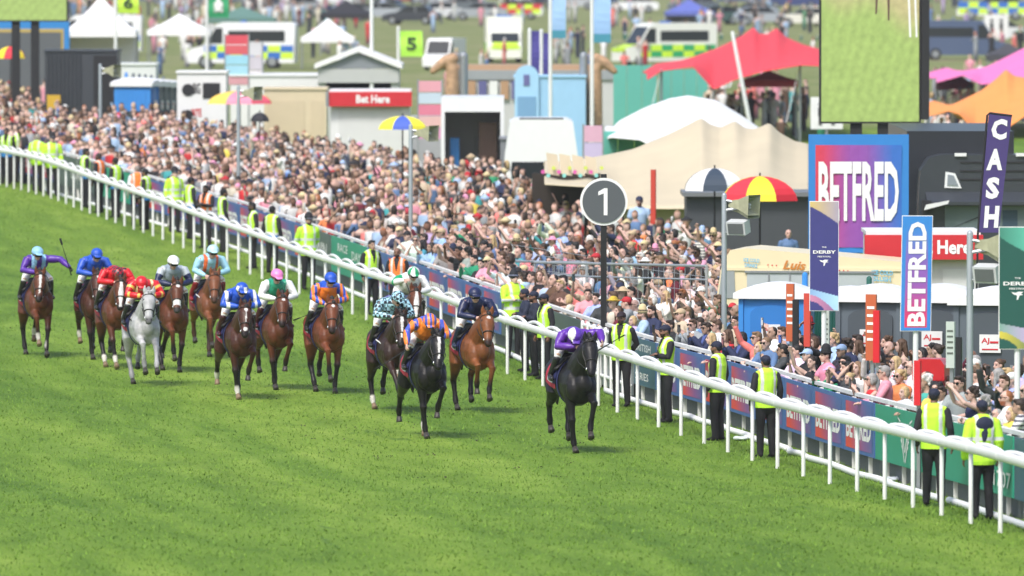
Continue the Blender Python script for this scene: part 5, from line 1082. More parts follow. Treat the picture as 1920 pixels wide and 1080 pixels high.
def top_mesh(pose, sl, style='plain'):
    k = ('top', pose, sl, style)
    if k not in _C:
        A = ARMS[pose]; inf = .014 if style != 'jacket' else .026; T = [torso_tube(inf, 1.43 if sl != 'none' else 1.38)]
        if sl == 'none': T = [torso_tube(inf, 1.36)]+[([V3((.07, s_*.09, 1.34)), V3((-.01, s_*.1, 1.44)), V3((-.08, s_*.09, 1.34))], [.025]*3) for s_ in (-1, 1)]
        else:
            T.append(([V3((-.01, -.15, 1.415)), V3((-.01, .15, 1.415))], [.055+inf*.5]*2, (1, 0, 0)))
            for s_, a in ((1, A[0]), (-1, A[1])):
                p = arm_path(s_, a)
                pp = [p[0], p[0].lerp(p[1], .5)] if sl == 'short' else [p[0], p[0].lerp(p[1], .5), p[1], p[1].lerp(p[2], .5), p[1].lerp(p[2], .93)]
                T.append((pp, [x+inf for x in [.054, .052, .042, .040, .030]][:len(pp)]))
        me = cut_below(blob(T, .0145, 2, M_CLOTH, 'top'), .83); v = coords(me); c = np.ones((len(v), 3))
        if style == 'stripe': c[(np.floor(v[:, 2]/.035) % 2) == 0] = (.12, .12, .16)
        if style == 'floral':
            f_ = np.sin(v[:, 0]*60+1.3*np.sin(v[:, 2]*37))*np.sin(v[:, 1]*55+2)*np.sin(v[:, 2]*52+np.sin(v[:, 1]*31)); c[f_ > .22] = (.95, .2, .3); c[f_ < -.35] = (.3, .45, .35)
        if style == 'jacket': c[(v[:, 0] > .05) & (np.abs(v[:, 1]) < (v[:, 2]-1.12)*.16)] = (4.5, 4.5, 4.5)
        setcol(me, c); _C[k] = me
    return _C[k]
def bottom_mesh():
    if 'bot' not in _C:
        me = blob([torso_tube(.012, 1.0)]+leg_tubes(.012, True), .018, 2, M_CLOTH, 'trousers'); v = coords(me); c = np.ones((len(v), 3)); c[v[:, 2] < .07] = (.3, .3, .3); setcol(me, c); _C['bot'] = me
    return _C['bot']
def hair_mesh(kind_):
    k = ('hair', kind_)
    if k in _C: return _C[k]
    C = STAND_C; fr = (FWD, V3((0, 1, 0)), UPV); mt_ = M_HAIR; cut = None
    cap = ('e', C+V3((-.022, 0, .042)), (.098, .083, .086), fr); T = [cap]
    if kind_ == 'short': T += [('e', C+V3((-.055, 0, .0)), (.06, .074, .08), fr), ('e', C+V3((.045, .01, .095)), (.05, .06, .028), fr)]
    if kind_ == 'crop': T = [('e', C+V3((-.025, 0, .034)), (.086, .078, .082), fr), ('e', C+V3((-.05, 0, .0)), (.055, .070, .07), fr)]
    if kind_ == 'long': T += [('e', C+V3((-.05, 0, -.02)), (.07, .090, .11), fr), ([C+V3((-.07, 0, .02)), C+V3((-.09, 0, -.12)), C+V3((-.10, 0, -.28))], [(.085, .05), (.10, .05), (.07, .03)])]+[([C+V3((.01, s_*.078, .05)), C+V3((.015, s_*.088, -.06)), C+V3((.02, s_*.10, -.2))], [.024, .030, .020]) for s_ in (-1, 1)]
    if kind_ == 'bob': T += [('e', C+V3((-.04, 0, -.01)), (.085, .095, .10), fr)]+[('e', C+V3((.005, s_*.078, -.03)), (.04, .024, .07), fr) for s_ in (-1, 1)]
    if kind_ == 'curly':
        r2 = random.Random(5); T = [cap]+[('e', C+V3((-.03+.10*math.cos(a)*r2.uniform(.5, 1), .10*math.sin(a), r2.uniform(-.05, .11))), (.034, .034, .034), fr) for a in np.linspace(.8, 5.5, 26)]
    if kind_ == 'bun': T += [('e', C+V3((-.06, 0, .01)), (.055, .07, .07), fr), ('e', C+V3((-.12, 0, .07)), (.045, .045, .045), fr)]
    if kind_ in ('cap', 'cap_dark'): T = [('e', C+V3((-.012, 0, .048)), (.102, .088, .078), fr), ([C+V3((.08, 0, .052)), C+V3((.165, 0, .036))], [(.066, .008), (.05, .006)]), ('e', C+V3((-.06, 0, .0)), (.045, .07, .06), fr)]; mt_ = M_CLOTH
    if kind_ == 'beanie': T = [('e', C+V3((-.018, 0, .045)), (.102, .090, .088), fr), ('e', C+V3((-.05, 0, .0)), (.055, .076, .07), fr)]; mt_ = M_CLOTH
    if kind_ == 'sunhat': T = [('e', C+V3((-.01, 0, .07)), (.09, .085, .075), fr), ('e', C+V3((-.005, 0, .055)), (.19, .17, .014), fr), ('e', C+V3((-.05, 0, -.01)), (.05, .075, .07), fr)]; mt_ = M_CLOTH
    if kind_ == 'trilby': T = [([C+V3((-.01, 0, .05)), C+V3((-.01, 0, .145))], [(.088, .098), (.07, .08)], (0, 1, 0)), ('e', C+V3((-.0, 0, .055)), (.145, .125, .014), fr), ('e', C+V3((-.05, 0, -.01)), (.045, .07, .06), fr)]; mt_ = M_CLOTH
    if kind_ == 'police': T = [([C+V3((-.01, 0, .035)), C+V3((-.01, 0, .10)), C+V3((-.01, 0, .165))], [(.092, .102), (.088, .098), (.05, .055)], (0, 1, 0)), ('e', C+V3((0, 0, .038)), (.135, .115, .016), fr)]; mt_ = M_CLOTH
    if kind_ == 'peaked': T = [([C+V3((-.01, 0, .05)), C+V3((-.01, 0, .10)), C+V3((-.01, 0, .115))], [(.088, .098), (.115, .125), (.10, .11)], (0, 1, 0)), ([C+V3((.08, 0, .05)), C+V3((.15, 0, .02))], [(.07, .008), (.055, .006)])]; mt_ = M_CLOTH
    if kind_ == 'bald': T = [('e', C+V3((-.055, 0, -.005)), (.05, .074, .045), fr)]
    me = blob(T, .0125, 1, mt_, kind_); v = coords(me); c = np.ones((len(v), 3))
    if kind_ == 'trilby': c[(v[:, 2] > C.z+.062) & (v[:, 2] < C.z+.09)] = (.1, .1, .1)
    if kind_ in ('police', 'peaked'): c[(v[:, 2] > C.z+.050) & (v[:, 2] < C.z+.072)] = (12, 12, 12)
    if kind_ in ('cap', 'sunhat', 'trilby', 'cap_dark', 'beanie'): c[(v[:, 2] < C.z+.025) & (v[:, 0] < .08)] = (.25, .18, .14) if kind_ != 'cap_dark' else (.6, .5, .5)
    setcol(me, c); _C[k] = me; return me
def glasses_mesh():
    if 'gl' not in _C:
        m = MB(); C = STAND_C
        for s_ in (-1, 1):
            m.tube([C+V3((.093, s_*.033, .010)), C+V3((.103, s_*.033, .008))], [(.029, .021)]*2, 12, (0, 1, 0), caps='flat'); m.box((C.x+.0, s_*.078-.003, C.z+.010), (C.x+.095, s_*.078+.003, C.z+.018))
        m.box((C.x+.094, -.06, C.z+.016), (C.x+.101, .06, C.z+.024))
        o = m.build('gl', mat('dark_lens', (.01, .01, .012), .15)); me = o.data; bpy.data.objects.remove(o); _C['gl'] = me
    return _C['gl']
def phone_mesh():
    if 'ph' not in _C:
        m = MB(); m.box((-.005, -.038, -.075), (.005, .038, .075), 0); m.box((.0052, -.034, -.07), (.0065, .034, .07), 1)
        m.box((.0068, .006, .035), (.009, .03, .062), 2)
        o = m.build('ph', [mat('phone_case', (.02, .02, .025), .4), M_CLOTH, mat('phone_lens', (.005, .005, .005), .2)]); me = o.data; setcol(me, np.ones((len(me.vertices), 3))); bpy.data.objects.remove(o); _C['ph'] = me
    return _C['ph']
SK = {'fair': (.58, .39, .32), 'pink': (.58, .36, .29), 'tan': (.40, .25, .18), 'brown': (.20, .10, .065), 'dark': (.09, .048, .032)}
HC = {'black': (.012, .010, .010), 'dark brown': (.030, .018, .012), 'brown': (.085, .045, .024), 'light brown': (.20, .12, .065), 'blonde': (.48, .34, .17), 'grey': (.30, .29, .28), 'white': (.62, .60, .57), 'ginger': (.30, .11, .04)}
def person(label, b, rz, skin, hair, hcol, tcol, sl='long', pose='rest', bcol=(.02, .02, .025), style='plain', glasses=False, beard=None, group=None, s_=1., phone=None, vest=None, tilt=0):
    o = tag(obj('person', body_mesh(pose, beard), None, b, rz, s_, SK[skin]), label, 'person', group)
    if tilt: o.rotation_euler.y = tilt
    if vest != 'full': obj('shirt' if style != 'jacket' else 'jacket', top_mesh(pose, sl, style), o, color=tcol)
    obj('trousers', bottom_mesh(), o, color=bcol)
    if hair: obj('hair' if hair in ('short', 'crop', 'long', 'bob', 'curly', 'bun', 'bald') else 'hat', hair_mesh(hair), o, color=hcol)
    if glasses: obj('sunglasses', glasses_mesh(), o)
    if vest: obj('hi_vis_vest' if vest != 'full' else 'hi_vis_jacket', vest_mesh(vest, pose), o)
    if phone is not None:
        M_ = Matrix.Translation(b) @ Matrix.Rotation(rz, 4, 'Z'); h = {'phone': V3((.44, 0, 1.58)), 'high': V3((.46, 0, 1.85)), 'reach': V3((.38, -.27, 1.99))}.get(pose, V3((.44, 0, 1.58)))*s_
        p = tag(obj('phone', phone_mesh(), None, M_ @ h, rz, 1.0, phone[0]), phone[1], 'phone', 'phones held up to film the race')
    return o
def vest_mesh(kind_, pose='rest'):
    k = ('vest', kind_, pose if kind_ == 'full' else '')
    if k in _C: return _C[k]
    Y_ = (.50, .86, .045); O_ = (.95, .22, .035); Sv = (.62, .64, .62); base = O_ if 'orange' in kind_ else Y_
    inf = .038; z0 = .86
    T = [([p for p, r in TORSO if p[2] < 1.45], [(r[0]+inf, r[1]+inf) for p, r in TORSO if p[2] < 1.45]), ([V3((-.01, -.15, 1.43)), V3((-.01, .15, 1.43))], [.062]*2, (1, 0, 0))]
    if kind_ == 'full':
        A = ARMS[pose]; T[0] = (T[0][0], [(a+.012, b+.012) for a, b in T[0][1]])
        for s_, a in ((1, A[0]), (-1, A[1])):
            p = arm_path(s_, a); pp = [p[0], p[0].lerp(p[1], .5), p[1], p[1].lerp(p[2], .5), p[1].lerp(p[2], .92)]; T.append((pp, [.09, .085, .075, .068, .055]))
    me = cut_below(blob(T, .0125, 2, M_CLOTH, 'vest'), .85 if kind_ != 'full' else .80); v = coords(me); c = np.tile(np.array(base), (len(v), 1)).astype(float)
    c[(v[:, 2] > .99) & (v[:, 2] < 1.045) & (np.abs(v[:, 1]) < .26)] = Sv
    c[(np.abs(np.abs(v[:, 1])-.115) < .024) & (v[:, 2] > 1.04) & (np.abs(v[:, 1]) < .17)] = Sv
    if kind_ == 'full': c[(v[:, 2] > 1.16) & (v[:, 2] < 1.21)] = Sv
    if kind_ == 'blue hem': c[(v[:, 2] < .99)] = (.03, .20, .52)
    if kind_ == 'orange': c[(v[:, 2] < .95)] = (.02, .02, .06)
    if kind_ != 'full': c[(v[:, 0] > .06) & (np.abs(v[:, 1]) < (v[:, 2]-1.18)*.22)] = (.01, .01, .012)
    setcol(me, c); _C[k] = me; return me
# ---- jockeys, in the frame of their horse
def jockey(h, label, silk, cap, capcol, head=(.50, 0, 2.16), look=(1, 0, -.45), whip=None, hands=None, legcol=(.75, .74, .73), boot=(.02, .018, .018), up=0., goggles=True, sleeve=None, capfn=None, gl=None, tuck=0., cuff=None):
    root = tag(obj('person', None), label, 'person')
    up = up-.13; C = V3(head)+V3((.04, 0, up-.045)); f = V3(look).normalized(); l = UPV.cross(f).normalized(); u = f.cross(l)
    hip = [V3((-.30, s_*.10, 1.82+up*.6)) for s_ in (-1, 1)]; knee = [V3((.16, s_*.275, 1.60)) for s_ in (-1, 1)]; ank = [V3((-.10, s_*.33, 1.27)) for s_ in (-1, 1)]
    sh = [V3((.27, s_*.23, 2.085+up)) for s_ in (-1, 1)]; el = [V3((.36, s_*.34, 1.83+up*.5)) for s_ in (-1, 1)]; hd = [V3((.58, s_*.095, 1.76)) for s_ in (-1, 1)]
    if whip: s0 = whip[0]; i = 0 if s0 < 0 else 1; el[i] = V3(whip[1]); hd[i] = V3(whip[2])
    spine = [(-.34, 0, 1.84+up*.6), (-.24, 0, 1.90+up*.7), (-.04, 0, 1.97+up*.8), (.12, 0, 2.0+up), (.24, 0, 2.03+up), (.34, 0, 2.07+up)]
    sr = [(.15, .12), (.18, .15), (.17, .19), (.20, .21), (.21, .17), (.12, .10)]
    T = head_tubes(C, f, u)+[([C-u*.05-f*.02, V3((.30, 0, 2.08+up))], [.056, .065]), (spine, [(a-.015, b-.015) for a, b in sr])]
    for i, s_ in enumerate((-1, 1)):
        T.append(([sh[i], sh[i].lerp(el[i], .5), el[i], el[i].lerp(hd[i], .4), hd[i]], [.048, .044, .036, .036, .026])); d = hd[i]-el[i]
        T += hand_tubes(hd[i], d, V3((0, -s_, -.3)).normalized(), 1.0)
        T.append(([hip[i], hip[i].lerp(knee[i], .5), knee[i], knee[i].lerp(ank[i], .3), ank[i], ank[i]+V3((.06, s_*.01, -.05)), ank[i]+V3((.16, s_*.02, -.05))], [.085, .072, .055, .05, .038, .038, .03]))
    me = blob(T, .0125, 1, M_SKIN, 'jockey_body'); v = coords(me); c = np.ones((len(v), 3)); paint_head(v, c, C, f, u)
    if gl is not None:
        for i in (0, 1): c[np.linalg.norm(v-np.array(hd[i]+(hd[i]-el[i]).normalized()*.07), axis=1) < .12] = gl
    setcol(me, c); b_ = obj('person', me, None, h.location, h.rotation_euler.z, tuple(h.scale), SK['pink']); bpy.data.objects.remove(root); root = tag(b_, label, 'person')
    # silks
    T = [(spine, [(a+.012, b+.012) for a, b in sr])]
    for i, s_ in enumerate((-1, 1)): T.append(([sh[i]-V3((0, s_*.05, 0)), sh[i], sh[i].lerp(el[i], .5), el[i], el[i].lerp(hd[i], .5), el[i].lerp(hd[i], .92)], [.085, .088, .082, .070, .066, .044]))
    T.append(([V3((.21, -.17, 2.09+up)), V3((.21, .17, 2.09+up))], [.09]*2, (1, 0, 0)))
    me = blob(T, .0125, 2, M_SILK, 'silks'); v = coords(me); c = np.zeros((len(v), 3))
    arm = np.zeros(len(v), int); dist = np.full(len(v), 9.); alen = np.zeros(len(v))
    for i in (0, 1):
        acc = 0
        for a, b in ((sh[i], el[i]), (el[i], hd[i])):
            a_, b_2 = np.array(a), np.array(b); L = np.linalg.norm(b_2-a_); t = np.clip((v-a_)@(b_2-a_)/L**2, 0, 1); dd = np.linalg.norm(v-a_-t[:, None]*(b_2-a_), axis=1); m_ = dd < dist; dist[m_] = dd[m_]; alen[m_] = (acc+t*L)[m_]; arm[m_] = i; acc += L
    isarm = (dist < .10) & (np.abs(v[:, 1]) > .14) | ((alen > .12) & (dist < .08))
    c[:] = silk(v, isarm, alen); setcol(me, c); obj('silks', me, root)
    T = [(spine[:3], [(a+.018, b+.018) for a, b in sr[:3]])]+[([hip[i], hip[i].lerp(knee[i], .5), knee[i], knee[i].lerp(ank[i], .12)], [.105, .088, .066, .058]) for i in (0, 1)]
    me = blob(T, .015, 2, M_CLOTH, 'breeches'); white(me); obj('breeches', me, root, color=legcol)
    for i, s_ in enumerate((-1, 1)):
        me = blob([([knee[i].lerp(ank[i], .14), ank[i], ank[i]+V3((.06, s_*.01, -.055)), ank[i]+V3((.17, s_*.02, -.055))], [.066, .052, .050, .040])], .014, 1, M_SILK, 'boot'); white(me); obj('boot', me, root, color=boot)
    fr = (f, l, u)
    me = blob([('e', C+u*.045-f*.008, (.142, .126, .118), fr), ([C+u*.055+f*.085, C+u*.040+f*.175], [(.095, .012), (.065, .008)], l), ('e', C-f*.055-u*.01, (.07, .10, .07), fr)], .012, 2, M_SILK, 'cap'); v = coords(me)-np.array(C); q = np.stack([v@np.array(f), v@np.array(l), v@np.array(u)], 1); c = np.tile(np.array(capcol, float), (len(v), 1))
    if capfn: c[:] = capfn(q, c)
    if goggles != 'none': c[(q[:, 2] < .030) & (q[:, 0] < .12)] = np.array(capcol)*.25
    setcol(me, c); keep = ~((q[:, 2] < .012) & (q[:, 0] > -.04)); fs = [tuple(p.vertices) for p in me.polygons if keep[list(p.vertices)].all()]
    m2 = bpy.data.meshes.new('cap'); m2.from_pydata(coords(me).tolist(), [], fs); m2.materials.append(M_SILK); setcol(m2, c); m2.polygons.foreach_set('use_smooth', [True]*len(fs)); obj('cap', m2, root)
    if goggles:
        m = MB(); g0 = C+f*.098-u*.002; m.tube([g0-l*.06, g0-l*.03+f*.012, g0+l*.03+f*.012, g0+l*.06], [(.026, .018)]*4, 10, tuple(u)); m.build('goggles', mat('dark_lens', (.01, .01, .012), .15), root, True)
    if whip:
        M_ = Matrix.Translation(h.location) @ Matrix.Rotation(h.rotation_euler.z, 4, 'Z'); i = 0 if whip[0] < 0 else 1
        m = MB(); d = V3(whip[3]).normalized(); p0 = hd[i]+(hd[i]-el[i]).normalized()*.06; m.tube([p0-d*.08, p0, p0+d*.35, p0+d*.62], [.013, .012, .008, .006], 8); m.tube([p0+d*.60, p0+d*.74], [(.022, .006), (.024, .005)], 8)
        wo = m.build('riding_whip', mat('whip_black', (.01, .01, .012), .5), None, True); wo.location = h.location; wo.rotation_euler = h.rotation_euler; tag(wo, whip[4], 'whip')
    return root
# ------------------------------------------------------------------ the field of runners
def plain(col, armcol=None, fn=None):
    def g(v, isarm, al):
        c = np.tile(np.array(col, float), (len(v), 1))
        if armcol is not None: c[isarm] = armcol
        if fn: fn(v, isarm, al, c)
        return c
    return g
PUR_ = (.085, .022, .30); LB = (.27, .52, .74); RB = (.018, .085, .50); RD = (.62, .012, .022); NV = (.012, .018, .07); OR = (.85, .22, .025); WH = (.78, .78, .78); GR = (.012, .33, .13)
BAY = (.105, .032, .013); DBAY = (.060, .020, .011); BRN = (.030, .014, .010); BLK = (.009, .008, .008); CHS = (.17, .06, .025); PT = (.012, .010, .010)
def s_purple_sash(v, a, l, c): c[~a & (np.abs(np.abs(v[:, 1])-.10) < .045)] = LB
h = horse(87, 668, 'bay racehorse with a white star and stripe, farthest left of the field', BAY, PT, ('hang', 'down', 'stand', 'lift'), -.03, -.0, white=(0, 3), blaze=1)
jockey(h, 'person in purple and light blue silks raising a whip on the leftmost horse', plain(PUR_, None, s_purple_sash), 'c', LB, (.48, -.06, 2.24), (1, .1, -.35), (1, (.36, .45, 2.02), (.60, .60, 1.86), (.05, -.30, .95), 'black whip raised by the rider in purple at far left'), up=.07, gl=(.03, .03, .03))
h = horse(192, 672, 'dark bay racehorse with a white star, second from the left', DBAY, PT, ('stand', 'fold', 'lift', 'swing'), .0, .02, white=(2,), blaze=3)
jockey(h, 'person in plain royal blue silks and cap behind the red and black rider', plain(RB), 'c', RB, (.50, .0, 2.24), (1, .0, -.4), up=.07)
def s_redchk(v, a, l, c): 
    m_ = (v[:, 2] > 2.0) & ((np.floor(v[:, 0]/.07)+np.floor(v[:, 1]/.07)) % 2 == 0); c[m_] = (.02, .015, .02)
h = horse(232, 690, 'bay racehorse with a broad white blaze, half hidden by the grey', BAY, PT, ('down', 'fold', 'under', 'lift'), .02, .05, white=(0, 2), blaze=2)
jockey(h, 'person in red silks with black checks crouched low beside the grey horse', plain(RD, None, s_redchk), 'c', (.35, .01, .02), (.55, -.02, 2.08), (1, .05, -.9), up=.0, capfn=lambda q, c: np.where(((np.floor(q[:, 0]/.05)+np.floor(q[:, 1]/.05)) % 2 == 0)[:, None], (.02, .015, .02), c))
def s_redyel(v, a, l, c):
    m_ = a & ((np.floor(l/.055) % 4) == 1); c[m_] = (.80, .50, .10); c[~a & (np.abs(np.abs(v[:, 1])-.15) < .02)] = (.75, .6, .3)
h = horse(285, 722, 'grey racehorse galloping with a dark muzzle, the only grey in the field', (.40, .40, .405), (.16, .16, .165), ('hang', 'reach', 'under', 'lift'), .04, .05, blaze=0, breast='k', grey=True)
jockey(h, 'person in red and yellow silks and red cap riding the grey horse', plain(RD, None, s_redyel), 'c', RD, (.52, -.10, 2.14), (1, -.1, -.8), up=.02, boot=(.02, .018, .02))
def s_navygrey(v, a, l, c): c[~a & (v[:, 0] > -.05)] = (.30, .36, .42); c[a & (l < .12)] = (.45, .5, .55)
h = horse(339, 696, 'bay racehorse with a white band over its nose, right of the grey', BAY, PT, ('hang', 'stand', 'under', 'push'), .02, .03, blaze=5, nose=True)
jockey(h, 'person in navy and grey silks with a plain white cap', plain(NV, None, s_navygrey), 'c', WH, (.48, -.04, 2.27), (1, .05, -.3), up=.09, gl=None)
def s_lb_or(v, a, l, c): c[~a & (np.abs(np.abs(v[:, 1])-.12) < .035) & (v[:, 0] > .05)] = (.75, .14, .03)
h = horse(409, 671, 'chestnut racehorse with no white on its face, white breast girth', CHS, (.06, .03, .02), ('hang', 'reach', 'lift', 'under'), -.02, .02, blaze=0, breast='w', mane=(.06, .028, .014))
jockey(h, 'person in pale blue silks with orange braces and pale blue cap', plain((.33, .60, .74), None, s_lb_or), 'c', (.45, .70, .80), (.48, .0, 2.28), (1, .0, -.25), (-1, (.28, -.33, 1.82), (.50, -.16, 1.72), (-.35, -.9, -.12), 'black whip held low across the chestnut horse'), up=.09, boot=(.25, .01, .02))
def s_bluewhite(v, a, l, c): c[a & (v[:, 2] > 1.7) & (np.abs(np.abs(v[:, 1])-.27) < .03)] = WH; c[~a & (v[:, 0] < -.1)] = RB
h = horse(465, 747, 'dark bay racehorse with a thin white stripe and snip, below the pale blue rider', DBAY, PT, ('stand', 'fold', 'push', 'under'), .0, .03, white=(0, 2), blaze=4)
jockey(h, 'person in royal blue silks with white arm stripes and starred cap', plain(RB, None, s_bluewhite), 'c', RB, (.50, -.02, 2.19), (1, .05, -.5), up=.04, gl=(.03, .03, .03), capfn=lambda q, c: np.where(((np.sin(np.arctan2(q[:, 1], q[:, 0])*4) > .2) & (q[:, 2] < .12))[:, None], WH, c), boot=(.05, .01, .015))
h = horse(534, 729, 'bay racehorse with a white diamond star, ridden under the pink cap', BAY, PT, ('stand', 'fold', 'lift', 'under'), .04, .03, blaze=3)
jockey(h, 'person in green silks with white sleeves and a pink cap', plain((.02, .30, .17), WH), 'c', (.78, .22, .50), (.50, -.06, 2.27), (1, .1, -.45), up=.08, gl=(.03, .03, .03), boot=(.06, .01, .02), capfn=lambda q, c: np.where((q[:, 2] < .04)[:, None], (.12, .01, .06), c))
def s_orblue(v, a, l, c): c[a & (np.floor((v[:, 1]+.0)/.055) % 2 == 0)] = OR; c[~a & (v[:, 0] > .1) & (v[:, 2] < 2.02)] = OR
h = horse(629, 736, 'bay racehorse with a small star, alone left of the checked silks', (.15, .045, .018), PT, ('hang', 'stand', 'under', 'lift'), -.02, -.0, blaze=3)
jockey(h, 'person in royal blue and orange striped silks with a blue cap, hands low', plain(RB, None, s_orblue), 'c', RB, (.48, .0, 2.27), (1, .0, -.4), (-1, (.30, -.30, 1.84), (.52, -.12, 1.72), (-.5, -.8, -.35), 'black whip held down by the rider in the blue cap'), up=.07, gl=None)
h = horse(783, 714, 'bay racehorse with a broad white face, mostly hidden behind the checked rider', BAY, PT, ('hang', 'stand', 'under', 'lift'), .04, .0, white=(2, 3), blaze=2, breast='w')
jockey(h, 'person in green and white silks with quartered cap behind the striped cap', plain(WH, None, lambda v, a, l, c: c.__setitem__(a & (v[:, 1] < -.1) & (l < .2), GR)), 'c', WH, (.48, .0, 2.22), (1, .0, -.4), (-1, (.36, -.34, 1.95), (.66, -.22, 2.0), (.2, .35, -1.0), 'thin black whip in front of the white faced horse'), up=.06, capfn=lambda q, c: np.where((np.floor(np.arctan2(q[:, 1], q[:, 0])/.785) % 2 == 0)[:, None], GR, c))
def chk(v, s_=.062): return (np.floor(v[:, 0]/s_)+np.floor(v[:, 1]/s_)+np.floor(v[:, 2]/s_)) % 2 == 0
def s_check(v, a, l, c): m_ = a | (v[:, 0] > .16); c[m_ & chk(v)] = (.012, .015, .03); c[m_ & ~chk(v)] = (.40, .68, .80)
h = horse(751, 771, 'dark brown racehorse with a small stripe and white chest strap', BRN, PT, ('reach', 'fold', 'stand', 'lift'), .02, .05, white=(2,), blaze=1, breast='w')
jockey(h, 'person in purple silks with black and blue checked sleeves and cap', plain(PUR_, None, s_check), 'c', (.40, .68, .80), (.52, .02, 2.20), (1, .4, -.8), up=.05, capfn=lambda q, c: np.where(chk(q, .05)[:, None], (.012, .015, .03), c))
def s_or2(v, a, l, c): c[(np.floor((v[:, 1]+.03)/.075) % 2 == 0) | (~a & (v[:, 2] < 2.0) & (v[:, 0] > .1))] = OR
h = horse(908, 773, 'bright bay racehorse with a small star, right of the black horse', (.19, .065, .022), PT, ('fold', 'hang', 'stand', 'swing'), .06, .08, blaze=3, scale=1.0)
jockey(h, 'person in plain navy silks and navy cap on the bright bay horse', plain(NV), 'c', NV, (.48, -.10, 2.26), (1, -.05, -.3), up=.07, boot=(.02, .03, .06))
h = horse(817, 820, 'black racehorse with a long white blaze in the front rank', BLK, (.010, .009, .009), ('stand', 'fold', 'push', 'under'), .03, .07, white=(3,), blaze=1)
jockey(h, 'person in blue and orange striped silks with orange striped cap on the black horse', plain((.06, .10, .52), None, s_or2), 'c', OR, (.54, -.04, 2.16), (1, -.1, -.9), (-1, (.26, -.36, 1.84), (.46, -.42, 1.64), (-.5, -.75, -.55), 'long black whip trailing down beside the black horse'), up=.03, capfn=lambda q, c: np.where(((np.floor((q[:, 1]+.02)/.04) % 2 == 0) & (q[:, 2] > .03))[:, None], (.06, .10, .50), c))
def s_pw(v, a, l, c): pass
h = horse(1095, 847, 'near black racehorse leading the field alone beside the white rail', (.013, .012, .013), (.008, .007, .008), ('stand', 'hang', 'lift', 'swing'), .10, .10, blaze=0, scale=1.02, mane=(.012, .011, .012))
jockey(h, 'person in purple silks with purple and white cap crouched on the leading horse', plain((.11, .025, .33)), 'c', (.10, .03, .36), (.50, -.10, 2.10), (1, -.1, -1.1), (1, (.34, .40, 1.98), (.58, .36, 1.84), (1, .35, .40), 'short black whip in the left hand of the leading rider'), up=-.01, gl=None, capfn=lambda q, c: np.where((-q[:, 1]+q[:, 2]*.5 > .085)[:, None], WH, c), boot=(.02, .02, .024))

# ------------------------------------------------------------------ stewards and police between the rail and the boards
def staff(px, py, label, face, hair='cap', hcol=(.012, .016, .04), skin='brown', pose='rest', vest='vest', tcol=(.012, .012, .016), s_=1., style='plain', glasses=False, beard=(.1, .08, .08), bcol=(.012, .012, .015)):
    b = G(px, py); Y = b.y
    for _ in range(60):
        if XZ(px, Y) >= float(np.interp(-Y, [-q for q in _rY], [XZ(a, c) for a, c in zip(_rx, _rY)]))+.42: break
        Y += .12
    b = Vector((XZ(px, Y), Y, gz(XZ(px, Y), Y))); s_ *= 1.0+(Y-G(px, py).y)/Y; person(label, b, R(face), skin, hair, hcol, tcol, 'long', pose, bcol, style, glasses, beard, 'stewards and police between rail and boards', s_, None, vest)
# facing: -90 = towards the camera, 180 = across the course, 90 = away
staff(1843, 979, 'person in a yellow coat with navy hood seen from behind, farthest right steward', 105, vest='full', skin='brown', s_=.99)
staff(1752, 962, 'person in yellow vest and black suit seen from behind at the green boards', 80, s_=1.0)
staff(1437, 877, 'person in a long yellow vest and navy cap, back turned, by the red square boards', 110, s_=.98)
staff(1346, 838, 'person in yellow vest and black jacket with navy cap turned to the course', 150, s_=1.0)
staff(1250, 803, 'person in black puffer jacket and yellow vest with navy cap, hands in pockets', -160, s_=1.02, pose='fold', style='plain')
staff(1166, 769, 'smiling bearded person in open yellow vest facing the camera by the furlong post', -110, s_=1.03, pose='behind', hcol=(.02, .01, .015))
staff(1022, 712, 'person in yellow vest with dark cap and sunglasses just behind the leading rider', -150, s_=1.0, glasses=True)
staff(1003, 706, 'person all in navy with arms folded, between the two yellow vests', -170, vest=None, pose='fold', tcol=(.012, .016, .035))
staff(985, 697, 'person in navy jacket and dark beanie leaning next to the helmeted officer', -170, hair='beanie', vest=None, pose='fold', tcol=(.014, .02, .045), s_=.98)
staff(962, 672, 'police officer in a domed helmet with yellow sleeves and arms folded', -60, hair='police', hcol=(.012, .014, .02), skin='fair', pose='fold', vest='full', beard=None, s_=1.05)
staff(745, 607, 'person in an orange vest over a black suit beside the boards', -100, vest='orange', hair='crop', hcol=(.02, .015, .012), skin='brown', s_=1.0)
staff(696, 590, 'person in a yellow vest with blue hem, dark hair, left of the orange vest', -60, vest='blue hem', hair='short', hcol=(.012, .01, .01), skin='tan', beard=None)
staff(578, 543, 'bearded police officer in a yellow jacket and black cap facing the camera', -70, hair='peaked', hcol=(.012, .012, .016), skin='tan', vest='full', pose='behind', s_=1.06)
staff(510, 512, 'person in yellow vest with blue hem and black beanie, back turned', 60, vest='blue hem', hair='beanie', hcol=(.01, .01, .012))
staff(474, 504, 'person in yellow vest with blue hem bending his head, left of the beanie', -160, vest='blue hem', hair='short', hcol=(.01, .01, .01), skin='dark')
staff(418, 474, 'person in yellow and blue vest in front of the farthest clear board', 20, vest='blue hem', hair='beanie', hcol=(.01, .01, .012))
staff(386, 466, 'person in an orange vest with folded arms among the far stewards', -120, vest='orange', hair='short', hcol=(.01, .01, .01), skin='dark', pose='fold')
staff(357, 449, 'person in yellow vest with blue hem left of the far orange vest', 30, vest='blue hem', hair='beanie', hcol=(.01, .01, .012))
staff(327, 436, 'police officer in yellow jacket and flat cap among far stewards', -60, vest='full', hair='peaked', hcol=(.012, .012, .016), skin='fair', beard=None, s_=1.03)
staff(273, 432, 'person in yellow vest and black beanie right of the white shirted steward', 160, vest='blue hem', hair='beanie', hcol=(.01, .01, .012))
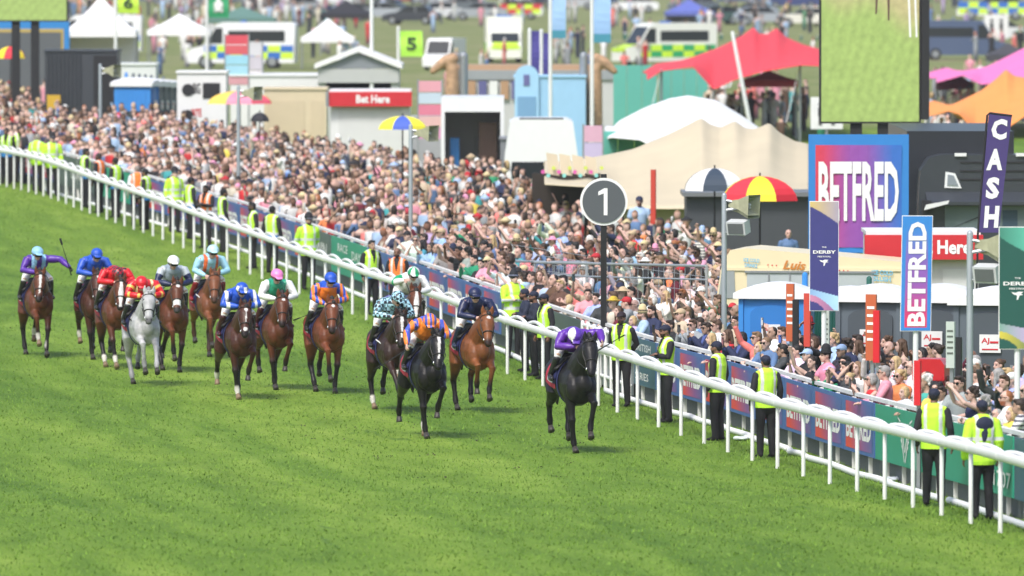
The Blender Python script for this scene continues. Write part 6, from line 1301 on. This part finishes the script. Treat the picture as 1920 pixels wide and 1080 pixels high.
staff(257, 424, 'person in an orange vest over a white shirt', 100, vest='orange', tcol=(.7, .7, .7), hair='crop', hcol=(.3, .25, .22), skin='pink', beard=None)
staff(217, 409, 'person in yellow vest and black beanie before the far green board', 140, vest='blue hem', hair='beanie', hcol=(.01, .01, .012))
staff(186, 410, 'person in orange vest with dark shaved head at far left', 150, vest='orange', hair='crop', hcol=(.02, .015, .012), skin='dark')
staff(160, 396, 'person in yellow vest left of the far shaved steward in orange', 20, vest='blue hem', hair='short', hcol=(.01, .01, .01))
staff(98, 373, 'police officer in yellow jacket and dark cap, right one of the far pair', -80, vest='full', hair='peaked', hcol=(.012, .012, .016), skin='fair', beard=None, s_=1.05)
staff(70, 365, 'police officer in yellow jacket without hat, left one of the far pair', 60, vest='full', hair='crop', hcol=(.3, .27, .24), skin='fair', beard=None, s_=1.0)
staff(36, 343, 'person in yellow vest at far left edge, right of another steward', -60, vest='blue hem', hair='short', hcol=(.01, .01, .01))
staff(12, 346, 'person in yellow vest, leftmost steward beside the rail', -100, vest='blue hem', hair='beanie', hcol=(.01, .01, .01))

# navy hood lying on the back of the far right steward's coat
_o = [o for o in COL.objects if o.get('label', '').startswith('person in a yellow coat')][0]
_m = blob([('e', (-.11, 0, 1.40), (.06, .14, .12)), ([(-.13, 0, 1.38), (-.15, .02, 1.16)], [(.10, .03), (.03, .02)]), ([(-.02, -.13, 1.45), (-.12, 0, 1.42), (-.02, .13, 1.45)], [.045, .05, .045])], .015, 2, M_CLOTH, 'hood'); white(_m); obj('hood', _m, _o, color=(.015, .02, .05))
# ------------------------------------------------------------------ spectators
PXF = [p[0] for p in FENCE]
def hat_of(h): return {'cap': 'cap', 'sunhat': 'straw sun hat', 'trilby': 'trilby hat', 'beanie': 'beanie', 'cap_dark': 'cap'}.get(h)
TC = {'white': (.72, .72, .71), 'black': (.015, .015, .018), 'navy': (.018, .026, .075), 'pale blue': (.36, .50, .70), 'pink': (.72, .30, .38), 'red': (.55, .025, .03), 'grey': (.28, .30, .32), 'beige': (.55, .44, .32), 'green': (.02, .26, .12), 'coral': (.75, .20, .18), 'lilac': (.50, .38, .62), 'cream': (.68, .62, .50), 'brown': (.10, .055, .035), 'orange': (.75, .24, .08), 'yellow': (.78, .62, .10), 'maroon': (.14, .012, .03), 'denim blue': (.10, .18, .34), 'teal': (.05, .32, .34), 'charcoal': (.05, .055, .06)}
HATC = {'white': (.72, .72, .70), 'straw': (.62, .50, .28), 'navy': (.015, .022, .06), 'red': (.45, .02, .03), 'pink': (.72, .30, .45), 'lilac': (.55, .42, .68), 'pale blue': (.35, .48, .70), 'tan': (.50, .38, .24), 'black': (.015, .015, .018), 'yellow': (.65, .45, .05)}
placed = []
def clear_Y(px, d):
    Y = fence_Y(px)
    for _ in range(60):
        if XZ(px, Y) >= float(np.interp(-Y, -_FY, _FX))+d: break
        Y += .15
    return Y
def spec(px, py, label, hair, hc, tc, sl='short', pose='lean', skin='pink', style='plain', glasses=False, beard=None, phone=None, face=None, s_=None):
    sc0 = rnd.uniform(.95, 1.04) if s_ is None else s_
    p = G(px, py, 1.65*sc0); fy = clear_Y(px, .38)
    if p.y < fy:
        X = XZ(px, fy); g = gz(X, fy); z = P(px, py, fy).z; sc0 = max(.72, (z-g)/1.65); p = Vector((X, fy, g))
    b = Vector((p.x, p.y, gz(p.x, p.y))); placed.append((px, py, b.x, b.y))
    f = face if face is not None else rnd.gauss(-152, 22)
    hcol = HATC[hc] if hair in ('cap', 'sunhat', 'trilby', 'beanie') else HC[hc]
    ph = None
    if phone: ph = (phone[0], phone[1])
    return person(label, b, R(f), skin, hair, hcol, TC[tc], sl, pose, (.03, .035, .05), style, glasses, beard, 'spectators standing behind the boards', sc0, ph)
BD = (.25, .18, .15)
MAN = [
 (1258, 609, 'man-haired', 0)][:0]
FRONT = [
 (1188, 600, 'older person in lilac with fair hair just right of the smiling steward', 'bob', 'blonde', 'lilac', 'short', 'lean', 'fair'),
 (1207, 587, 'bearded person in pale blue with a straw trilby', 'trilby', 'straw', 'pale blue', 'long', 'lean', 'pink', 'plain', False, BD),
 (1223, 583, 'person in navy with short dark hair beside the trilby wearer', 'short', 'dark brown', 'navy', 'long', 'lean', 'pink', 'plain', False, BD),
 (1162, 582, 'person with long brown hair behind the smiling steward', 'long', 'brown', 'maroon', 'none', 'lean', 'fair'),
 (1177, 566, 'person in a red cap right of the furlong post', 'cap', 'red', 'grey', 'short', 'lean', 'pink'),
 (1192, 570, 'bald person in sunglasses lifting a phone near the red cap', 'bald', 'grey', 'white', 'short', 'phone', 'pink', 'plain', True, None, ((.1, .1, .12), 'phone held by the bald person near the red cap')),
 (1152, 566, 'person in a yellow sun hat close to the furlong post', 'sunhat', 'yellow', 'cream', 'none', 'lean', 'fair'),
 (1103, 538, 'bald person holding a phone left of the furlong post', 'bald', 'grey', 'beige', 'short', 'high', 'pink', 'plain', False, None, ((.02, .05, .06), 'dark phone held by the bald person left of the furlong post')),
 (1068, 560, 'blond child in a cream top left of the furlong post', 'bob', 'blonde', 'cream', 'short', 'lean', 'fair'),
 (1085, 533, 'pink faced person with white hair left of the furlong post', 'short', 'white', 'coral', 'short', 'clap', 'pink'),
 (1185, 546, 'person in white with black hair in profile above the red cap', 'short', 'black', 'white', 'short', 'rest', 'pink'),
 (1258, 609, 'dark haired person in black filming left of the tan cap', 'short', 'dark brown', 'black', 'short', 'phone', 'tan', 'plain', False, None, ((.02, .02, .02), 'black phone held up left of the tan cap')),
 (1278, 588, 'person in a tan cap and beige top seen from the side', 'cap', 'tan', 'beige', 'short', 'rest', 'pink'),
 (1300, 608, 'person in sunglasses and grey suit jacket filming', 'short', 'brown', 'grey', 'long', 'phone', 'pink', 'jacket', True, None, ((.05, .05, .05), 'dark phone held up by the person in the grey suit')),
 (1313, 604, 'person in sunglasses and denim blue jacket behind the navy suit', 'short', 'dark brown', 'denim blue', 'long', 'rest', 'pink', 'jacket', True),
 (1327, 614, 'person in navy suit with sunglasses reaching over the board', 'short', 'dark brown', 'navy', 'long', 'phone', 'tan', 'jacket', True, None, ((.5, .5, .55), 'pale phone held by the person in the navy suit')),
 (1346, 610, 'smiling person in sunglasses and white right of the navy suit', 'short', 'brown', 'white', 'short', 'rest', 'pink', 'plain', True),
 (1336, 633, 'young person with long blonde hair in cream leaning on the board', 'long', 'blonde', 'cream', 'long', 'lean', 'fair'),
 (1366, 627, 'person with long brown hair, sunglasses and a striped red top', 'long', 'brown', 'red', 'long', 'lean', 'fair', 'stripe', True),
 (1381, 602, 'tall person in sunglasses with quiffed dark hair and beige shirt', 'short', 'dark brown', 'beige', 'long', 'rest', 'pink', 'plain', True),
 (1400, 606, 'person with dark hair in grey, right of the quiffed one', 'short', 'dark brown', 'grey', 'short', 'rest', 'pink'),
 (1393, 632, 'person with black collar length hair, sunglasses and navy blazer', 'bob', 'black', 'navy', 'long', 'phone', 'tan', 'jacket', True, None, ((.3, .12, .14), 'pinkish phone held by the person in the navy blazer')),
 (1420, 610, 'person with brown hair in green behind the coral shirt', 'short', 'brown', 'green', 'short', 'rest', 'pink'),
 (1421, 632, 'person in coral shirt and sunglasses stretching an arm forward', 'short', 'light brown', 'coral', 'long', 'reach', 'pink', 'plain', True),
 (1425, 650, 'laughing person with long blonde hair in pale blue beside the coral shirt', 'long', 'blonde', 'pale blue', 'none', 'clap', 'fair'),
 (1438, 642, 'person in denim blue with blonde hair tied back and sunglasses', 'bun', 'light brown', 'denim blue', 'long', 'lean', 'fair', 'plain', True),
 (1450, 622, 'person with very short dark hair filming above the denim jacket', 'crop', 'dark brown', 'white', 'short', 'phone', 'tan', 'plain', False, None, ((.45, .35, .25), 'beige phone filming above the denim jacket')),
 (1470, 655, 'person in glasses and grey jacket with black hair', 'short', 'black', 'charcoal', 'long', 'phone', 'tan', 'plain', True, None, ((.6, .62, .3), 'lime phone held by the person in glasses')),
 (1468, 622, 'person in pale blue raising a white phone', 'short', 'brown', 'pale blue', 'short', 'high', 'pink', 'plain', False, None, ((.6, .62, .66), 'white phone raised below the orange menu sign')),
 (1494, 627, 'bearded person in sunglasses with a blue phone', 'short', 'brown', 'black', 'short', 'phone', 'pink', 'plain', True, BD, ((.08, .16, .5), 'blue phone held by the bearded person in sunglasses')),
 (1506, 640, 'person with brown hair and bare arms behind the raised fist', 'short', 'brown', 'teal', 'short', 'lean', 'pink'),
 (1516, 664, 'person in a pale blue cap next to the raised fist', 'cap', 'pale blue', 'black', 'short', 'phone', 'fair', 'plain', False, None, ((.02, .02, .03), 'black phone beside the pale blue cap')),
 (1337, 588, 'person with short ginger hair in tan behind the row of sunglasses', 'crop', 'ginger', 'beige', 'short', 'rest', 'fair'),
 (1472, 604, 'bald person in white before the blue toilet door', 'bald', 'grey', 'white', 'short', 'rest', 'pink'),
 (1524, 677, 'person in black with dark hair raising a bare arm and cap', 'bun', 'dark brown', 'black', 'none', 'reach', 'fair'),
 (1559, 695, 'young person in lilac cap and green jacket filming', 'cap', 'lilac', 'green', 'long', 'phone', 'tan', 'plain', False, None, ((.02, .02, .03), 'black phone held by the person in the lilac cap')),
 (1589, 688, 'person with short black hair in charcoal right of the green jacket', 'short', 'black', 'charcoal', 'short', 'rest', 'pink'),
 (1609, 688, 'person with very long light brown hair looking left', 'long', 'light brown', 'white', 'none', 'shade', 'fair'),
 (1594, 708, 'person in grey jacket with blonde hair leaning far over the board', 'bun', 'blonde', 'charcoal', 'long', 'lean', 'fair'),
 (1637, 710, 'person with grey blond bob and sunglasses in a red top', 'bob', 'grey', 'red', 'none', 'phone', 'pink', 'plain', True, None, ((.1, .1, .1), 'dark phone of the grey blond person in red')),
 (1661, 697, 'grey haired person in sunglasses and pink shirt', 'short', 'grey', 'pink', 'long', 'lean', 'pink', 'plain', True),
 (1681, 678, 'person with long blonde hair and sunglasses above the pink shirt', 'long', 'blonde', 'white', 'short', 'rest', 'fair', 'floral', True),
 (1689, 704, 'person with curly blonde hair and sunglasses in orange', 'curly', 'blonde', 'orange', 'long', 'lean', 'pink', 'plain', True),
 (1698, 734, 'person with sleek blonde hair in white at the green board', 'bob', 'blonde', 'white', 'long', 'lean', 'fair'),
 (1650, 668, 'person with black hair in a red and white floral dress', 'long', 'black', 'white', 'none', 'rest', 'fair', 'floral'),
 (1739, 707, 'person with cropped brown hair in a brown blazer in profile', 'crop', 'brown', 'brown', 'long', 'rest', 'pink', 'jacket', False, None, None, 178),
 (1768, 735, 'person in white polo shirt with grey dark hair and sunglasses', 'short', 'dark brown', 'white', 'short', 'lean', 'tan', 'plain', True),
 (1833, 700, 'tall person in a white shirt standing above the others by the lamp post', 'short', 'brown', 'white', 'long', 'rest', 'pink', 'plain', False, None, None, 170, 1.1),
 (1874, 715, 'person with light brown hair filming with both arms up', 'short', 'light brown', 'beige', 'short', 'high', 'pink', 'plain', False, None, ((.02, .02, .02), 'black phone held high below the green banner')),
 (1891, 744, 'ginger bearded person in white with pale sunglasses', 'crop', 'ginger', 'white', 'short', 'lean', 'pink', 'plain', True, (.5, .25, .15)),
 (1872, 776, 'grey haired person in a maroon top leaning by the yellow coat', 'crop', 'grey', 'maroon', 'short', 'lean', 'pink'),
 (1899, 774, 'person with short blonde hair in yellow filming at the right edge', 'bob', 'blonde', 'yellow', 'short', 'phone', 'fair', 'plain', False, None, ((.2, .22, .2), 'phone held at the right edge by the person in yellow')),
 (1848, 752, 'person with curly grey hair clapping behind the navy hood', 'curly', 'grey', 'black', 'long', 'clap', 'fair'),
 (1915, 760, 'dark haired person in a black and white striped top at the right edge', 'short', 'dark brown', 'white', 'long', 'clap', 'tan', 'stripe'),
 (1807, 708, 'person with dark hair in pale blue left of the lamp post', 'short', 'dark brown', 'pale blue', 'long', 'rest', 'tan'),
 (1530, 614, 'tall person in sunglasses and pale blue shirt below the purple banner', 'short', 'brown', 'pale blue', 'long', 'rest', 'pink', 'plain', True),
 (1563, 635, 'person with curly blonde hair and pale blue shirt holding a red phone', 'curly', 'blonde', 'pale blue', 'long', 'phone', 'pink', 'plain', False, None, ((.5, .02, .04), 'red phone held by the curly blonde person')),
 (1669, 651, 'person in sunglasses and floral dress with one arm straight up', 'bun', 'brown', 'white', 'none', 'reach', 'fair', 'floral', True),
 (1692, 646, 'open mouthed person with long brown hair before the grey toilet', 'long', 'brown', 'beige', 'none', 'rest', 'fair'),
 (1730, 662, 'person with long black hair right of the upright banner post', 'long', 'black', 'black', 'none', 'rest', 'fair'),
 (1760, 656, 'person with dark hair behind the red bin', 'bun', 'dark brown', 'charcoal', 'short', 'rest', 'fair'),
 (1610, 648, 'person in round sunglasses and grey behind the orange sign board', 'long', 'brown', 'grey', 'long', 'rest', 'fair', 'plain', True),
 (1589, 645, 'person with dark curly hair turned away below the purple banner', 'curly', 'dark brown', 'navy', 'short', 'rest', 'tan', 'plain', False, None, None, 40),
 (1374, 552, 'person in a red top standing alone beside the ice cream van', 'bald', 'grey', 'red', 'long', 'rest', 'pink', 'plain', False, None, None, -60),
 (1478, 437, 'bald person in a royal blue shirt above the ice cream van', 'bald', 'grey', 'denim blue', 'short', 'rest', 'pink', 'plain', False, None, None, -80),
 (1199, 376, 'person in pale blue shirt and grey cap standing tall at the beige tent', 'cap', 'navy', 'pale blue', 'short', 'rest', 'pink', 'plain', False, BD, None, -90, 1.15)]
for a in FRONT: a = list(a); a[2] = a[2] if a[2].startswith('police') else a[2]; spec(*a)
# upper outline of the crowd in the photo, as head heights
_ux = [-40, 60, 90, 200, 240, 330, 400, 500, 600, 640, 700, 760, 830, 900, 950, 1010, 1040, 1100, 1200, 1300, 1345, 1400, 1420, 1700, 1960]
_uy = [148, 165, 190, 205, 196, 206, 214, 236, 258, 262, 272, 276, 290, 298, 302, 330, 360, 390, 398, 408, 430, 470, 604, 640, 690]
def inside(px, py): return py > np.interp(px, _ux, _uy)
def sect(px):
    for a, c, s_ in ((0, 190, 'near the black container'), (190, 330, 'near the far toilet row'), (330, 500, 'before the cream cabins'), (500, 690, 'near the capped policeman'), (690, 800, 'behind the orange vested steward'), (800, 950, 'left of the helmeted officer'), (950, 1040, 'behind the helmeted officer'), (1040, 1130, 'left of the furlong post'), (1130, 1240, 'right of the furlong post'), (1240, 1345, 'left of the near lamp post'), (1345, 1450, 'near the blue toilet'), (1450, 1600, 'below the purple banner'), (1600, 1740, 'near the upright banner'), (1740, 1840, 'near the red bin'), (1840, 2000, 'below the green banner')):
        if a <= px < c: return s_
cand = []
r2 = random.Random(21); rr = np.random.default_rng(12)
sx = 1.02; 
for Y in np.arange(130, 400, 1.55):
    xl = float(np.interp(-Y, -_FY, _FX))+.8 if Y < 282 else XZ(-30, Y); xr = 1000/F*Y+1
    X = xl+r2.uniform(0, .5)
    while X < xr:
        x2 = X+r2.gauss(0, .12); y2 = Y+r2.uniform(-.5, .5); g = gz(x2, y2); px, py = proj((x2, y2, g+1.65))
        if -25 < px < 1945 and inside(px, py) and (Y >= 282 or x2 > float(np.interp(-y2, -_FY, _FX))+.75): cand.append((x2, y2, g, px, py))
        X += (.62 if px < 1000 or py > 700 else .66)*r2.uniform(.75, 1.5)*(1.0 if Y < 190 else 1.25)
# a dense row right at the boards
for px in np.arange(-20, 1940, 1.0):
    pass
px = -15.0
while px < 1940:
    fy = clear_Y(px, .38+r2.uniform(0, .15)); x2 = XZ(px, fy); g = gz(x2, fy); q = proj((x2, fy, g+1.6)); cand.append((x2, fy, g, q[0], q[1])); px += float(np.interp(px, [0, 600, 1200, 1900], [7, 11, 15, 22]))*r2.uniform(.8, 1.3)
cand = [c for c in cand if all((c[0]-a[2])**2+((c[1]-a[3])*.6)**2 > .30 for a in placed)]
cand.sort(key=lambda c: c[1])
def rand_look(r):
    fem = r.random() < .45
    hc = r.choices(list(HC), [.22, .26, .2, .12, .12 if fem else .05, .06, .03, .03])[0]
    if r.random() < .17: hair = r.choice(['cap', 'cap', 'sunhat', 'trilby', 'cap']); hc = r.choice(['white', 'straw', 'navy', 'tan', 'black', 'white', 'straw', 'red', 'pink', 'pale blue'])
    else: hair = r.choice(['long', 'long', 'bob', 'bun', 'curly']) if fem else r.choice(['short', 'short', 'crop', 'short', 'bald'])
    tc = r.choices(list(TC), [15, 7, 6, 5, 3, 2.4, 3, 1.6, 1, 1.2, 1, 2, 1.5, .5, .5, .8, 4.5, .8, 3.5])[0]
    sl = r.choice(['none', 'short', 'long']) if fem else r.choice(['short', 'short', 'long'])
    sk = r.choices(['fair', 'pink', 'tan', 'brown', 'dark'], [.3, .42, .16, .08, .04])[0]
    return hair, hc, tc, sl, sk
NIND = 300-len(FRONT)
vis = [c for c in cand if -5 < c[3] < 1925]
ind = vis[:NIND]; indset = set(id(c) for c in ind)
auto = []
for c in ind:
    hair, hc, tc, sl, sk = rand_look(r2); front = c[0] < float(np.interp(-c[1], -_FY, _FX))+.7
    pose = r2.choices(['lean', 'phone', 'reach', 'clap', 'high', 'shade', 'rest'], [5, 2.2, .5, 1, 1, .7, .3] if front else [1, 2, .6, .6, 1.6, .8, 4])[0]
    gl = r2.random() < .28; hname = (hc+' '+hat_of(hair)) if hat_of(hair) else {'long': 'long %s hair', 'bob': '%s bob', 'bun': '%s hair up', 'curly': 'curly %s hair', 'short': 'short %s hair', 'crop': 'cropped %s hair', 'bald': 'bald head'}[hair].replace('%s', hc)
    if hname.startswith('straw straw'): hname = 'straw sun hat'
    elif hair == 'sunhat': hname = hc+' sun hat'
    b = Vector((c[0], c[1], c[2]))
    auto.append([c[3], dict(b=b, hair=hair, hcol=HATC[hc] if hat_of(hair) else HC[hc], tc=tc, sl=sl, sk=sk, pose=pose, gl=gl), f"person in {tc}{' and sunglasses' if gl else ''} with {hname}", ('at the boards ' if front else '')+sect(c[3])])
from collections import defaultdict
dd = defaultdict(list)
for a in auto: dd[(a[2], a[3])].append(a)
for k, L in dd.items():
    L.sort(key=lambda a: a[0])
    for i, a in enumerate(L):
        lab = a[2]+', '+a[3]
        if len(L) > 1: lab = ['left one, ', 'right one, '][i]+lab if len(L) == 2 else ORD[i]+' from left, '+lab
        w = lab.split()
        if len(w) > 16: lab = lab.replace(' at the boards', '').replace('and sunglasses ', '')
        d = a[1]; person(lab, d['b'], R(r2.gauss(-150, 25)), d['sk'], d['hair'], d['hcol'], tuple(x*r2.uniform(.85, 1.15) for x in TC[d['tc']]), d['sl'], d['pose'], (.03, .035, .05), 'plain' if r2.random() < .8 else r2.choice(['stripe', 'floral']), d['gl'], None, 'spectators standing behind the boards', r2.uniform(.93, 1.05))

# the rest of the crowd: one mass of low detail people
def crowd_mass(pts, name, far=False):
    V = []; C = []; Fc = []; o = 0
    nu, nv = 8, 6
    th = (np.arange(nv)+.5)/nv*math.pi; ph = np.arange(nu)/nu*2*math.pi
    hs = np.array([[math.sin(t)*math.cos(p), math.sin(t)*math.sin(p), -math.cos(t)] for t in th for p in ph])
    hf = [(i*nu+k, i*nu+(k+1) % nu, (i+1)*nu+(k+1) % nu, (i+1)*nu+k) for i in range(nv-1) for k in range(nu)]+[tuple(range(nu-1, -1, -1)), tuple(range((nv-1)*nu, nv*nu))]
    tz = [(.0, .15, .10), (.80, .16, .12), (1.05, .15, .11), (1.30, .20, .12), (1.42, .17, .10), (1.49, .07, .07), (1.56, .05, .05)]
    ts = np.array([[b_*math.cos(p), a_*math.sin(p), z] for z, a_, b_ in tz for p in ph]); tf = [(i*nu+k, i*nu+(k+1) % nu, (i+1)*nu+(k+1) % nu, (i+1)*nu+k) for i in range(len(tz)-1) for k in range(nu)]
    for (X, Y, g) in pts:
        hair, hc, tc, sl, sk = rand_look(r2); f = R(r2.gauss(-150, 38) if not far else r2.uniform(-180, 180)); ca, sa = math.cos(f), math.sin(f); s_ = r2.uniform(.92, 1.06); Rm = np.array([[ca, sa, 0], [-sa, ca, 0], [0, 0, 1]])*s_
        skc = np.array(SK[sk])*r2.uniform(.85, 1.2); hcol = np.array(HATC[hc] if hat_of(hair) else HC[hc]); top = np.array(TC[tc])*r2.uniform(.75, 1.1)
        hd = hs*np.array([.100, .084, .125])+np.array([.03, 0, 1.63])
        if hair in ('sunhat', 'trilby'): w_ = (hs[:, 2] > .1) & (hs[:, 2] < .5); hd[w_, :2] = (hd[w_, :2]-[.03, 0])*1.75+[.03, 0]
        c = np.tile(skc, (len(hs), 1)); hm = (hs[:, 2] > (.25 if hair in ('cap', 'trilby', 'sunhat') else .55 if hair == 'crop' else .42)) | ((hs[:, 0] < -.25) & (hs[:, 2] > -.5)) ; 
        if hair == 'bald': hm = (hs[:, 0] < -.5) & (hs[:, 2] < .3) & (hs[:, 2] > -.4)
        if hair in ('long', 'bob'): hm |= (hs[:, 0] < .1) & (np.abs(hs[:, 1]) > .5); hd[hm & (hs[:, 2] < 0)] += [-.01, 0, -.07]
        c[hm] = hcol
        if r2.random() < .3: c[(hs[:, 0] > .6) & (hs[:, 2] > -.05) & (hs[:, 2] < .4)] = (.02, .02, .02)
        tor = ts.copy(); ct = np.tile(top, (len(ts), 1)); ct[ts[:, 2] > (1.45 if sl != 'none' else 1.36)] = skc; ct[ts[:, 2] < .5] = (.03, .035, .05)
        parts = [(hd, hf, c), (tor, tf, ct)]
        ac = top if sl == 'long' else skc
        q = r2.random(); mode = 'up' if q < .11 else 'mid' if q < .32 else 'down'
        for s2 in (-1, 1):
            a0 = np.array([0, s2*.20, 1.40]); a1, a2 = {'up': (np.array([.22, s2*.25, 1.42]), np.array([.38, s2*.08, 1.74])), 'mid': (np.array([.14, s2*.26, 1.18]), np.array([.36, s2*.1, 1.28])), 'down': (np.array([-.02, s2*.26, 1.15]), np.array([.08, s2*.25, .92]))}[mode if not (mode == 'up' and s2 == 1 and r2.random() < .5) else 'mid']
            v_, f_ = [], []
            for p_, r_ in ((a0, .06), (a1, .045), (a2, .038)):
                for k in range(5): an = 2*math.pi*k/5; v_.append(p_+np.array([r_*math.cos(an)*.9, r_*math.sin(an), r_*math.cos(an)*.5+r_*.3*math.sin(an)]))
            f_ = [(i*5+k, i*5+(k+1) % 5, (i+1)*5+(k+1) % 5, (i+1)*5+k) for i in (0, 1) for k in range(5)]+[(10, 11, 12, 13, 14)]; cc = np.tile(ac, (15, 1)); cc[:5] = top if sl != 'none' else skc; parts.append((np.array(v_), f_, cc))
        if mode == 'up' and r2.random() < .6: bx = np.array([[x, y, z] for x in (.41, .43) for y in (-.045, .045) for z in (1.72, 1.87)]); parts.append((bx, [(0, 1, 3, 2), (4, 6, 7, 5), (0, 4, 5, 1), (2, 3, 7, 6), (1, 5, 7, 3), (0, 2, 6, 4)], np.tile(np.array(r2.choice([(.02, .02, .02), (.02, .02, .02), (.6, .6, .6), (.5, .05, .08), (.1, .2, .5)])), (8, 1))))
        for v_, f_, c_ in parts:
            V.append(v_@Rm+np.array([X, Y, g])); C.append(c_); Fc += [tuple(i+o for i in q_) for q_ in f_]; o += len(v_)
    me = bpy.data.meshes.new(name); me.from_pydata(np.concatenate(V).tolist(), [], Fc); setcol(me, np.concatenate(C)); me.materials.append(M_CROWD)
    me.polygons.foreach_set('use_smooth', [True]*len(Fc)); kind(obj(name, me), 'stuff')
crowd_mass([(c[0], c[1], c[2]) for c in cand if id(c) not in indset], 'crowd')
far = []
for _ in range(1000):
    Y = r2.uniform(395, 930); px = r2.uniform(-10, 1930); X = XZ(px, Y); g = gz(X, Y); q = proj((X, Y, g)); dens = .5
    if q[1] > 140: dens = .2
    if q[1] < 55 and px > 640: dens = .28
    if 300 < px < 700 and q[1] < 60: dens = .9
    if 700 < px < 1000 and q[1] > 45: dens = .12
    if r2.random() < dens: far.append((X, Y, g))
for px0, px1, y0, y1, n in ((1330, 1490, 150, 205, 26), (1740, 1850, 140, 245, 40), (40, 240, 0, 60, 40), (1260, 1560, 170, 240, 14)):
    for _ in range(n): p = G(r2.uniform(px0, px1), r2.uniform(y0, y1), 1.2); far.append((p.x, p.y, gz(p.x, p.y)))
crowd_mass(far, 'distant_crowd', True)
# police standing on the hill path etc are part of the mass
# ------------------------------------------------------------------ air between here and the hill
def haze():
    m = bpy.data.materials.new('haze'); m.use_nodes = True; t = m.node_tree; t.nodes.remove(t.nodes['Principled BSDF']); v = t.nodes.new('ShaderNodeVolumePrincipled')
    v.inputs['Color'].default_value = (.93, .95, 1, 1); v.inputs['Density'].default_value = .00011; t.links.new(v.outputs[0], t.nodes['Material Output'].inputs['Volume'])
    mb = MB(); mb.box((-1000, -30, -2), (1000, 2300, 110)); kind(mb.build('haze', m), 'stuff')
haze()
